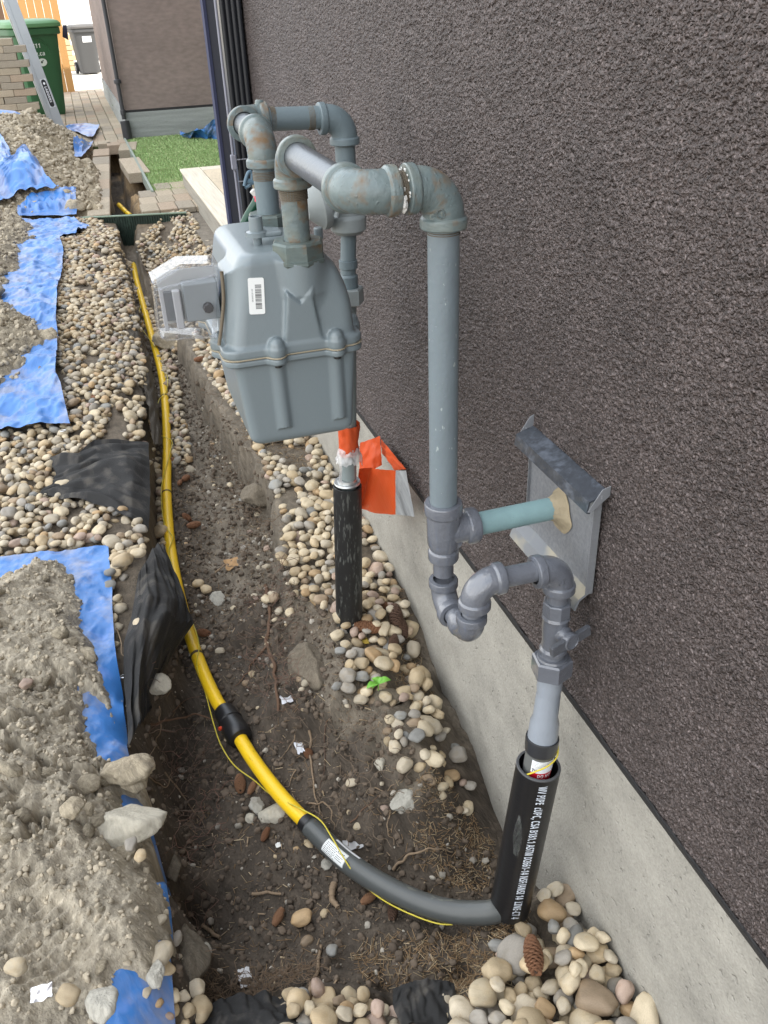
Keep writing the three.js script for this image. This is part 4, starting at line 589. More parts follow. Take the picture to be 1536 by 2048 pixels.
  // tracer wire
  const wireAt = [[282, 610, -1.85], [276, 640, -1.86], [312, 700, -1.85], [322, 740, -1.86], [334, 752, -1.85], [331, 785, -1.85], [318, 800, -1.85], [321, 870, -1.85], [342, 880, -1.86], [340, 905, -1.85], [323, 975, -1.85], [330, 1050, -1.85], [345, 1075, -1.85], [338, 1100, -1.85], [344, 1130, -1.85], [372, 1210, -1.85], [398, 1290, -1.85], [394, 1330, -1.86], [412, 1390, -1.88], [428, 1450, -1.885], [442, 1490, -1.89], [468, 1530, -1.90], [510, 1562, -1.90], [540, 1588, -1.89], [600, 1617, -1.84], [640, 1640, -1.835], [662, 1672, -1.832], [690, 1720, -1.840], [715, 1756, -1.868], [760, 1796, -1.875], [830, 1832, -1.86], [880, 1848, -1.855], [905, 1849, -1.855]];
  const wp = wireAt.map(([x, y, h]) => onY(x, y, h + 0.004));
  part(scene, 'tracer_wire', tube(wp, 0.0019, 420, 6), phys(lin(0.60, 0.50, 0.05), { roughness: 0.4 })).userData = { label: 'thin yellow tracer wire winding along the gas line', category: 'wire' };
}

// ---------------------------------------------------------------- tarpaulins, soil heaps, landscape cloth
const tarpTint = dataTex(512, (u, v) => { const d = clamp(tiled(u, v, 5, 5, 2.7) * 2.4 + 0.08 + 0.7 * tiled(u, v, 40, 3, 4)), w = clamp(tiled(u, v, 9, 4, 7.7) * 3 - 0.5); const b = [0.050, 0.185, 0.50]; return [lerp(lerp(b[0], 0.22, w * 0.7), 0.34, d * 0.55), lerp(lerp(b[1], 0.36, w * 0.7), 0.33, d * 0.55), lerp(lerp(b[2], 0.80, w * 0.7), 0.36, d * 0.55)]; });
const weave = dataTex(512, (u, v) => { const s = 0.5 + 0.22 * Math.sin(u * 512 * 0.785) * Math.sin(v * 512 * 0.785) + 0.25 * tiled(u, v, 12, 4, 3); return [s, s, s]; });
const tarpMat = phys(lin(1, 1, 1), { map: again(tarpTint, 1.6), roughness: 0.36, bumpMap: again(tarpTint, 3), bumpScale: 0.004, side: THREE.DoubleSide });
const tarpFar = phys(lin(1, 1, 1), { map: again(tarpTint, 1.1), roughness: 0.3, side: THREE.DoubleSide });
const toWorld = (list, y) => list.map(([a, b, h]) => onY(a, b, h ?? y));
function drape(left, right, nu, nv, lift, wrinkle, freq = 9, dir = [1, 1]) {
  return sheet(nu, nv, (u, v) => { const p = along(left, v).lerp(along(right, v), u); const n = fbm(p.x * freq * dir[0] + 3, p.z * freq * dir[1], lift * 50, 4), f = Math.abs(noise(p.x * freq * 2.2 * dir[0], p.z * freq * 2.2 * dir[1], 4.4)); p.y = Math.max(ground(p.x, p.z), p.y === 0 ? -9 : -9) + lift + wrinkle * (0.6 + n) + wrinkle * 0.5 * (0.5 - f); return p; });
}
const clodGeos = [], clodRng = rngOf(77);
for (let k = 0; k < 7; k++) { const g = mergeVertices(new THREE.IcosahedronGeometry(1, 3).deleteAttribute('uv').deleteAttribute('normal')), p = g.attributes.position; const sx = 1, sy = 0.6 + 0.25 * clodRng(), sz = 0.7 + 0.3 * clodRng(); const planes = [...Array(9)].map(() => [V(clodRng() - 0.5, clodRng() - 0.5, clodRng() - 0.5).normalize(), 0.58 + 0.3 * clodRng()]);
  for (let i = 0; i < p.count; i++) { const v = V().fromBufferAttribute(p, i); let s = 1; for (const [n, d] of planes) { const q = v.dot(n); if (q > d) s = Math.min(s, d / q); } s *= 1 + 0.22 * noise(v.x * 2 + k * 9, v.y * 2, v.z * 2) + 0.12 * noise(v.x * 5 + k * 9, v.y * 5, v.z * 5) + 0.08 * noise(v.x * 11, v.y * 11 + k, v.z * 11); p.setXYZ(i, v.x * s * sx, v.y * s * sy, v.z * s * sz); }
  const uv = new Float32Array(p.count * 2); for (let i = 0; i < p.count; i++) { uv[i * 2] = p.getX(i) * 0.5 + p.getY(i) * 0.3; uv[i * 2 + 1] = p.getZ(i) * 0.5 + p.getY(i) * 0.4; } g.setAttribute('uv', new THREE.BufferAttribute(uv, 2)); g.computeVertexNormals(); clodGeos.push(g); }
const crumbGeo = (() => { const r = rngOf(4), planes = [...Array(10)].map(() => [V(r() - 0.5, r() - 0.5, r() - 0.5).normalize(), 0.5 + 0.3 * r()]); const g = mergeVertices(new THREE.IcosahedronGeometry(1, 2).deleteAttribute('uv').deleteAttribute('normal')), p = g.attributes.position; for (let i = 0; i < p.count; i++) { const v = V().fromBufferAttribute(p, i); let k = 1; for (const [n, d] of planes) { const q = v.dot(n); if (q > d) k = Math.min(k, d / q); } v.multiplyScalar(k * (1.15 + 0.35 * noise(v.x * 2.1, v.y * 2.1, v.z * 2.1))); p.setXYZ(i, v.x, v.y * 0.75, v.z); } g.computeVertexNormals(); return g; })();
const clayMap = again(soilTex, 3), clayBump = again(soilBump, 1.3);
const clay = [lin(0.58, 0.50, 0.37), lin(0.52, 0.45, 0.335), lin(0.62, 0.54, 0.405), lin(0.47, 0.405, 0.30)].map((c) => std(c, { roughness: 0.95, map: again(soilTex, 0.8), bumpMap: clayBump, bumpScale: 0.006 }));
function copies(name, geo, mat, list, parent) {   // [x, y, z, size, tone]
  const im = new THREE.InstancedMesh(geo, mat, list.length), m = new THREE.Matrix4(), q = new THREE.Quaternion(), e = new THREE.Euler(), r = rngOf(list.length + 5), c = new THREE.Color();
  const off = parent && parent !== scene ? parent.position : V(0, 0, 0);
  list.forEach(([x, y, z, s, t, sy], i) => { e.set(r() * 6.3, r() * 6.3, r() * 6.3); q.setFromEuler(e); m.compose(V(x - off.x, y - off.y, z - off.z), q, V(s, s * (sy || 1), s)); im.setMatrixAt(i, m); im.setColorAt(i, Array.isArray(t) ? c.setRGB(...t) : c.setRGB(t, t * 0.985, t * 0.96)); });
  im.name = parent && parent !== scene ? name : numbered(name); im.castShadow = im.receiveShadow = true; im.userData.kind = 'stuff'; (parent || scene).add(im); return im;
}
function slabs(x, z, cell) { const gx = Math.floor(x / cell), gz = Math.floor(z / cell); let d1 = 9, d2 = 9, id = 0; for (let i = -1; i <= 1; i++) for (let j = -1; j <= 1; j++) { const a = gx + i, b = gz + j, h1 = PERM[(PERM[a & 255] + b) & 255], h2 = PERM[(PERM[(b + 31) & 255] + a) & 255], d = Math.hypot(x / cell - a - h1 / 255, z / cell - b - h2 / 255); if (d < d1) { d2 = d1; d1 = d; id = h1 ^ h2; } else if (d < d2) d2 = d; } return [d2 - d1, (id & 255) / 255]; }
function heap(name, label, polyPx, y, H, o) {
  const poly = plan(polyPx, y), xs = poly.map((p) => p[0]), zs = poly.map((p) => p[1]), x0 = Math.max(-1.25, Math.min(...xs) - 0.05), x1 = Math.max(...xs) + 0.05, z0 = Math.min(...zs) - 0.05, z1 = Math.max(...zs) + 0.05, nx = Math.ceil((x1 - x0) / o.step), nz = Math.ceil((z1 - z0) / (o.step * (o.stretch || 1)));
  const cx = (x0 + x1) / 2, cz = (z0 + z1) / 2, dist = new Float32Array((nx + 1) * (nz + 1)), hs = new Float32Array((nx + 1) * (nz + 1)), pos = [], uv = [], col = [], idx = [];
  for (let j = 0; j <= nz; j++) for (let i = 0; i <= nx; i++) {
    const x = lerp(x0, x1, i / nx), z = lerp(z0, z1, j / nz), k = j * (nx + 1) + i;
    const d = edgeDist(poly, x, z) + o.ragged * (fbm(x * 16, z * 16, 3, 3) * 2 + 0.5 * noise(x * 55, z * 55, 8)); dist[k] = d;
    let h = -0.03; if (d > 0) { const base = 0.028 * (1 - Math.exp(-d / 0.018)) + H(x, z, d), n = 0.030 * fbm(x * 8, z * 8, 6, 3) + 0.020 * fbm(x * 24, z * 24, 2, 3) * o.lumpy + 0.008 * noise(x * 75, z * 75, 4) * o.lumpy; let ck = 0; if (o.cracks) { const q = Math.abs(fbm(x * 5.5 + 2, z * 5.5, 12, 4)), s = o.cracks(x, z); ck = -0.06 * s * smooth(0.022, 0.003, q) + 0.02 * s * smooth(0.02, 0.08, q); const wx = x + 0.02 * noise(x * 30, z * 30, 1), wz = z + 0.02 * noise(x * 30, z * 30, 9); for (const [cl, am] of [[0.10, 1], [0.045, 0.5]]) { const [e, v] = slabs(wx, wz, cl); ck += s * (am < 1 ? 0.3 : 1) * (0.018 * (v - 0.5) - 0.022 * smooth(0.14, 0.0, e)); } } h = base + (n + ck) * smooth(0, 0.05, d) + (o.extra ? o.extra(x, z) : 0); }
    hs[k] = (d > 0 ? Math.max(ground(x, z), -1.70) : Math.min(ground(x, z), -1.68) - 0.01) + h;
    const tone = 1 + 0.35 * fbm(x * 12, z * 12, 5, 4) + 0.22 * noise(x * 70, z * 70, 1); const c = o.color || [0.470, 0.418, 0.328]; pos.push(x - cx, hs[k] - y, z - cz); uv.push(x, z); col.push(c[0] * tone, c[1] * tone, c[2] * tone);
  }
  for (let j = 0; j < nz; j++) for (let i = 0; i < nx; i++) { const q = j * (nx + 1) + i; if (dist[q] < 0 && dist[q + 1] < 0 && dist[q + nx + 1] < 0 && dist[q + nx + 2] < 0) continue; idx.push(q, q + nx + 1, q + 1, q + 1, q + nx + 1, q + nx + 2); }
  const g = new THREE.BufferGeometry(); g.setAttribute('position', new THREE.Float32BufferAttribute(pos, 3)); g.setAttribute('uv', new THREE.Float32BufferAttribute(uv, 2)); g.setAttribute('color', new THREE.Float32BufferAttribute(col, 3)); g.setIndex(idx); g.computeVertexNormals();
  const t = thing(name, label, 'soil heap', [cx, y, cz]); const m = new THREE.Mesh(g, soilMat); m.name = 'soil'; m.castShadow = m.receiveShadow = true; t.add(m);
  t.userData.height = undefined; delete t.userData.height;
  const at = (x, z) => { const fi = clamp((x - x0) / (x1 - x0)) * nx, fj = clamp((z - z0) / (z1 - z0)) * nz, i = Math.min(nx - 1, Math.floor(fi)), j = Math.min(nz - 1, Math.floor(fj)), k = j * (nx + 1) + i, a = fi - i, b = fj - j, n = nx + 1; return lerp(lerp(hs[k], hs[k + 1], a), lerp(hs[k + n], hs[k + n + 1], a), b); }, dAt = (x, z) => dist[Math.round(clamp((z - z0) / (z1 - z0)) * nz) * (nx + 1) + Math.round(clamp((x - x0) / (x1 - x0)) * nx)];
  const r = rngOf(o.seed), crumbs = [];
  for (let i = 0; i < o.crumbs; i++) { const x = lerp(x0, x1, r()), z = lerp(z0, z1, r()), d = dAt(x, z); if (d < -0.012 && r() > 0.1) continue; if (d < -0.03) continue; const s = o.crumb * (0.25 + Math.pow(r(), 4) * 1.6); crumbs.push([x, (d > 0 ? at(x, z) : Math.max(ground(x, z) + 0.016, at(x, z))) + s * 0.3, z, s, 0.75 + 0.4 * r()]); }
  copies('crumbs', crumbGeo, std(lin(0.43, 0.378, 0.290), { roughness: 0.95 }), crumbs, t);
  for (let i = 0, n = 0; n < o.clods && i < o.clods * 60; i++) {
    const x = lerp(x0, x1, r()), z = lerp(z0, z1, r()), d = dAt(x, z); if (d < 0.004 || (o.where && r() > o.where(x, z))) continue; const s = o.clod * (0.35 + Math.pow(r(), 2.2)), [sx, sy] = seen(V(x, at(x, z), z)); if (sx < -20 || sx > 1556 || sy > 2070) continue;
    const c = new THREE.Mesh(clodGeos[Math.floor(r() * 7)], clay[Math.floor(r() * 4)]); c.name = 'clod'; c.position.set(x - cx, at(x, z) + s * 0.22 - y, z - cz); c.rotation.set(r() * 0.8, r() * 6.3, r() * 0.8); c.scale.setScalar(s); c.castShadow = c.receiveShadow = true; t.add(c); n++;
  }
  return { t, at };
}
// nearest tarpaulin and heap
{
  const rightE = toWorld([[218, 1098], [226, 1180], [231, 1290], [244, 1380], [252, 1485], [272, 1570], [300, 1640], [322, 1700], [333, 1790], [336, 1900], [341, 2060], [345, 2300]], -1.655), leftE = toWorld([[-260, 1150], [-260, 1250], [-250, 1350], [-250, 1450], [-250, 1550], [-250, 1650], [-250, 1750], [-250, 1850], [-250, 1950], [-250, 2050], [-250, 2200], [-250, 2400]], -1.655);
  leftE[0] = onY(-200, 1142, -1.655); leftE.forEach((p, i) => { if (i) p.z = rightE[i].z + 0.02; p.x = Math.min(p.x, -0.75); });
  const g = drape(leftE, rightE, 130, 260, 0.020, 0.016, 8);
  const t = thing('tarpaulin', 'blue tarpaulin with a frayed edge under the soil heap at the lower left', 'tarpaulin', rightE[4].toArray()); part(t, 'sheet', g, tarpMat);
  const gr = onGround(742 / 2.954, 880 + 1400 / 2.954, 0.03); part(t, 'grommet', new THREE.TorusGeometry(0.012, 0.0022, 8, 24).rotateX(1.2).translate(gr.x - 0.002, gr.y + 0.004, gr.z), std(lin(0.55, 0.57, 0.6), { metalness: 0.9, roughness: 0.35 }));
  const polyP = [[-420, 1180], [-60, 1185], [20, 1172], [50, 1150], [62, 1128], [95, 1135], [130, 1132], [150, 1148], [158, 1172], [172, 1200], [178, 1222], [172, 1262], [196, 1290], [212, 1340], [222, 1380], [232, 1410], [246, 1450], [240, 1475], [225, 1468], [200, 1420], [180, 1412], [196, 1460], [206, 1500], [222, 1530], [262, 1535], [292, 1562], [296, 1590], [255, 1606], [300, 1650], [296, 1690], [302, 1720], [320, 1748], [330, 1800], [334, 1850], [325, 1910], [318, 1960], [250, 1966], [232, 2000], [214, 2070], [190, 2400], [-500, 2400]];
  const bootC = onY(58, 1850, -1.56), boot = (x, z) => { const dx = x - bootC.x, dz = z - bootC.z, u = dx * 0.86 - dz * 0.5, w = dx * 0.5 + dz * 0.86, m = smooth(0.085, 0.06, Math.abs(u)) * smooth(0.14, 0.10, Math.abs(w)); return m ? -0.010 * m + m * 0.0055 * Math.sin(w * 300) * (Math.abs(u - w * 0.25) < 0.006 ? 0 : 1) : 0; };
  const flatZone = (x, z) => smooth(-1.35, -1.25, z) * smooth(-0.16, -0.24, x);
  heap('soil_heap', 'heap of pale dry clay soil on the blue tarpaulin at the lower left', polyP, -1.655, (x, z, d) => 0.105 * (1 - Math.exp(-d / 0.10)) * lerp(1, 0.75, flatZone(x, z)) + 0.05 * smooth(0.1, 0.4, d), { step: 0.0058, stretch: 1, ragged: 0.012, lumpy: 1, cracks: (x, z) => smooth(-1.32, -1.5, z) * smooth(-2.1, -1.85, z), extra: boot, seed: 31, crumbs: 16000, crumb: 0.0048, clods: 46, clod: 0.024, where: (x, z) => (z > -1.34 ? 0.14 : z > -1.62 ? 1 : z > -2.0 ? 0.6 : 0.18) });
}
// middle tarpaulin and heap
{
  const rightE = toWorld([[150, 446], [186, 470], [158, 496], [124, 500], [134, 530], [131, 572], [124, 620], [122, 680], [126, 716], [124, 752], [122, 790], [131, 806], [137, 835], [146, 872]], -1.66), leftE = rightE.map((p, i) => V(-0.95 - 0.1 * (i < 4 ? 1 : 0), 0, p.z + 0.01));
  leftE[0] = onY(-60, 440, -1.66); leftE[13] = onY(-200, 893, -1.66);
  const t = thing('tarpaulin', 'crumpled blue tarpaulin beside the pebbles under the middle soil heap', 'tarpaulin', rightE[6].toArray()); part(t, 'sheet', drape(leftE, rightE, 90, 280, 0.030, 0.05, 6), tarpMat);
  const gr = onGround(127, 864, 0.05); part(t, 'grommet', new THREE.TorusGeometry(0.013, 0.0026, 8, 20).rotateX(Math.PI / 2 - 0.2).translate(gr.x, gr.y + 0.006, gr.z), std(lin(0.6, 0.6, 0.6), { metalness: 0.9, roughness: 0.35 }));
  const polyP = [[-300, 436], [0, 430], [55, 452], [78, 470], [70, 486], [80, 504], [62, 520], [50, 545], [66, 566], [40, 580], [30, 596], [36, 612], [20, 628], [24, 645], [48, 652], [60, 672], [84, 672], [100, 690], [118, 708], [120, 742], [96, 740], [84, 750], [88, 772], [112, 772], [100, 790], [64, 778], [50, 794], [20, 806], [36, 830], [28, 838], [-30, 836], [-260, 850]];
  heap('soil_heap', 'heap of crumbly brown soil on the middle blue tarpaulin at the left edge', polyP, -1.66, (x, z, d) => 0.20 * (1 - Math.exp(-d / 0.20)), { step: 0.0125, stretch: 1.6, ragged: 0.035, lumpy: 1.5, seed: 32, crumbs: 14000, crumb: 0.010, clods: 40, clod: 0.045, color: [0.40, 0.345, 0.255] });
}
// far heap, with tarpaulin thrown partly over it
{
  const polyP = [[-320, 250], [20, 246], [60, 236], [84, 231], [112, 250], [140, 268], [170, 280], [186, 296], [176, 312], [150, 318], [166, 336], [206, 345], [207, 380], [211, 426], [160, 428], [100, 432], [0, 445], [-300, 455]];
  const crest = onY(40, 262, -1.40);
  const far = heap('soil_heap', 'tall heap of brown soil with clods in front of the ladder', polyP, -1.68, (x, z, d) => 0.46 * smooth(0, 0.75, d) * Math.exp(-Math.pow((z - crest.z - 1.0) / 3.0, 2)) + 0.05 * smooth(0, 0.1, d), { step: 0.022, stretch: 2.2, ragged: 0.05, lumpy: 2.2, seed: 33, crumbs: 14000, crumb: 0.019, clods: 45, clod: 0.085, color: [0.43, 0.36, 0.25] });
  // sheet over the slope: follows the heap
  const over = (list, n, m, lift, wr, name, label) => { const [a, b] = list.map((l) => l.map(([x, y, h]) => onY(x, y, h))); const c = thing('tarpaulin', label, 'tarpaulin', a[0].toArray()); part(c, 'sheet', sheet(n, m, (u, v) => { const p = along(a, u).lerp(along(b, u), v); p.y = Math.max(p.y * 0.0 - 1.665, far.at(p.x, p.z), ground(p.x, p.z)) + lift + wr * (0.6 + fbm(p.x * 5, p.z * 2.2, 3, 4)) + wr * 0.5 * Math.abs(noise(p.x * 9, p.z * 3, 7)); return p; }), tarpFar); return c; };
  over([[[-160, 262, -1.35], [0, 300, -1.36], [26, 325, -1.38], [30, 350, -1.45], [62, 336, -1.45], [88, 366, -1.52], [100, 390, -1.58], [124, 410, -1.64]], [[-300, 420, -1.62], [-150, 430, -1.64], [-60, 436, -1.64], [0, 430, -1.65], [30, 424, -1.65], [60, 418, -1.65], [90, 414, -1.65], [126, 411, -1.65]]], 90, 60, 0.03, 0.07, 'tarpaulin', 'shiny bright blue tarpaulin thrown over the side of the tall soil heap');
  over([[[36, 432, -1.66], [70, 418, -1.66], [120, 412, -1.66], [158, 402, -1.66]], [[40, 438, -1.66], [80, 437, -1.66], [130, 436, -1.66], [154, 434, -1.66]]], 60, 30, 0.018, 0.02, 'tarpaulin', 'flat dirty blue tarpaulin end lying before the green edging');
  over([[[132, 256, -1.66], [150, 252, -1.66], [180, 252, -1.66], [200, 256, -1.67]], [[138, 266, -1.66], [158, 270, -1.66], [186, 280, -1.66], [190, 276, -1.67]]], 30, 16, 0.02, 0.03, 'tarpaulin', 'blue tarpaulin corner at the foot of the ladder');
  over([[[152, 300, -1.66], [170, 296, -1.66], [188, 288, -1.66]], [[150, 322, -1.66], [165, 322, -1.66], [180, 304, -1.66]]], 24, 16, 0.03, 0.03, 'tarpaulin', 'small blue tarpaulin scrap between the tall heap and the paver edge');
  // raised fold of tarpaulin standing on the crest
  const fa = [[-120, 205, -1.10], [0, 219, -1.12], [30, 222, -1.12], [62, 236, -1.16]].map(([x, y]) => onZ(x, y, -12.6)), fb = [[-120, 250], [0, 250], [34, 262], [52, 262]].map(([x, y]) => onZ(x, y, -12.0));
  const c = thing('tarpaulin', 'dark blue tarpaulin fold standing on top of the tall soil heap', 'tarpaulin', fa[1].toArray()); part(c, 'sheet', sheet(50, 24, (u, v) => { const p = along(fa, u).lerp(along(fb, u), v); p.z += 0.06 * fbm(u * 5, v * 2, 3, 3) + 0.10 * Math.sin(u * 9 + v * 2) * v; return p; }), tarpFar);
}
// tarpaulin by the lawn
{
  const a = [[360, 270], [385, 262], [405, 258], [425, 240], [436, 232]].map(([x, y], i) => onZ(x, y, [-12.9, -12.7, -12.6, -12.5, -12.4][i])), b = [[362, 272], [390, 277], [410, 277], [430, 280], [470, 281]].map(([x, y]) => onY(x, y, -1.675));
  const c = thing('tarpaulin', 'heaped blue tarpaulin lying on the artificial lawn by the far wall', 'tarpaulin', b[2].toArray()); part(c, 'sheet', sheet(40, 20, (u, v) => { const p = along(a, u).lerp(along(b, u), v); p.y += 0.05 * Math.sin(u * 16 + v * 3) * Math.sin(v * 3.1) + 0.06 * fbm(u * 6, v * 4, 9, 3) * Math.sin(v * 3.14); p.z += 0.1 * fbm(u * 7, v * 3, 2, 3); return p; }), tarpFar);
}
// black landscape cloth
const clothTex = dataTex(256, (u, v) => { const d = clamp(tiled(u, v, 6, 4, 3.3) * 2.5 + 0.5 * tiled(u, v, 40, 2, 5)); return [lerp(0.017, 0.12, d * 0.6), lerp(0.017, 0.108, d * 0.6), lerp(0.018, 0.09, d * 0.6)]; });
const clothMat = std(lin(1, 1, 1), { map: again(clothTex, 3), roughness: 0.8, bumpMap: again(weave, 6), bumpScale: 0.002, side: THREE.DoubleSide });
const oldCloth = std(lin(0.12, 0.105, 0.085), { roughness: 0.95, map: again(soilTex, 4), bumpMap: again(soilBump, 5), bumpScale: 0.006, side: THREE.DoubleSide });
function cloth(label, rowsPx, nu, nv, fold, o = {}) {   // rows of [x, y, height] from one edge to the other
  const rows = rowsPx.map((r) => r.map(([x, y, h]) => onY(x, y, h)));
  const c = thing('landscape_cloth', label, 'landscape cloth', rows[0][0].toArray());
  const g = sheet(nu, nv, (u, v) => { const f = v * (rows.length - 1), i = Math.min(rows.length - 2, Math.floor(f)), t = f - i, ts = t * t * (3 - 2 * t); const p = along(rows[i], u).lerp(along(rows[i + 1], u), lerp(t, ts, 0.3)); const a = o.across ? v : u, b = o.across ? u : v; const w = fold * (Math.abs(fbm(a * (o.n || 7), b * 1.6, 3.1 + fold * 100, 2)) * 1.9 + 0.10 * noise(a * 20, b * 5, 6) + 0.8 * fbm(p.x * 8, p.z * 6, 2.2 + fold, 2)) * Math.min(1, 6 * Math.min(u, 1 - u) + 0.4); p.y += w; p.x += 0.5 * w; if (!o.free) p.y = Math.max(p.y, ground(p.x, p.z) + 0.006); return p; }, 1);
  part(c, 'cloth', g, o.mat || clothMat); return c;
}
cloth('black landscape cloth fanned out over pebbles left of the yellow pipe', [[[96, 920, -1.64], [150, 912, -1.625], [186, 888, -1.62], [240, 884, -1.625], [296, 886, -1.66]], [[112, 950, -1.635], [160, 938, -1.62], [200, 920, -1.615], [250, 920, -1.62], [299, 930, -1.665]], [[80, 985, -1.64], [150, 968, -1.62], [210, 960, -1.615], [262, 980, -1.625], [300, 990, -1.665]], [[78, 992, -1.645], [140, 1004, -1.63], [210, 1014, -1.625], [262, 1036, -1.63], [297, 1062, -1.68]]], 70, 90, 0.034, { across: true, n: 6 });
cloth('torn black landscape cloth bunched over the trench edge against the yellow pipe', [[[276, 1150, -1.64], [300, 1110, -1.64], [316, 1084, -1.655], [330, 1090, -1.70]], [[268, 1200, -1.62], [296, 1160, -1.60], [330, 1140, -1.63], [348, 1150, -1.74]], [[262, 1235, -1.615], [294, 1200, -1.575], [346, 1196, -1.62], [372, 1210, -1.76]], [[246, 1290, -1.62], [284, 1250, -1.58], [336, 1240, -1.62], [388, 1246, -1.77]], [[248, 1350, -1.635], [284, 1300, -1.61], [320, 1300, -1.68], [344, 1310, -1.80]], [[252, 1420, -1.645], [272, 1380, -1.63], [292, 1380, -1.70], [306, 1395, -1.80]], [[256, 1496, -1.66], [272, 1460, -1.66], [288, 1440, -1.72], [303, 1420, -1.80]]], 60, 130, 0.050, { n: 4 });
cloth('weathered grey landscape cloth hanging down the left wall of the far trench', [[[222, 486, -1.66], [236, 540, -1.66], [250, 610, -1.66], [262, 690, -1.66], [284, 760, -1.66], [296, 830, -1.66], [306, 890, -1.66]], [[232, 480, -1.70], [250, 540, -1.70], [266, 610, -1.71], [280, 690, -1.71], [298, 760, -1.71], [310, 830, -1.71], [318, 890, -1.71]], [[238, 480, -1.84], [258, 545, -1.82], [274, 612, -1.82], [290, 690, -1.82], [308, 765, -1.82], [318, 838, -1.82], [324, 890, -1.82]]], 120, 26, 0.03, { n: 16, mat: oldCloth });
cloth('flat square of black landscape cloth among pebbles at the bottom of the photo', [[[786, 1978, -1.80], [830, 1962, -1.79], [880, 1958, -1.79], [908, 1966, -1.80]], [[784, 2010, -1.79], [830, 2000, -1.78], [880, 1996, -1.78], [914, 2000, -1.79]], [[800, 2052, -1.785], [840, 2070, -1.78], [880, 2070, -1.78], [920, 2060, -1.785]]], 40, 40, 0.018, { n: 4 });
cloth('crumpled black landscape cloth between pebbles at the bottom edge', [[[396, 2026, -1.83], [440, 2004, -1.82], [470, 1996, -1.82], [510, 1992, -1.82], [560, 1996, -1.82], [600, 1986, -1.82]], [[400, 2044, -1.80], [440, 2034, -1.785], [480, 2026, -1.79], [520, 2020, -1.78], [570, 2030, -1.785], [610, 2010, -1.80]], [[380, 2080, -1.80], [440, 2080, -1.78], [500, 2080, -1.78], [560, 2080, -1.78], [600, 2070, -1.78], [640, 2050, -1.79]]], 80, 30, 0.03, { n: 4 });

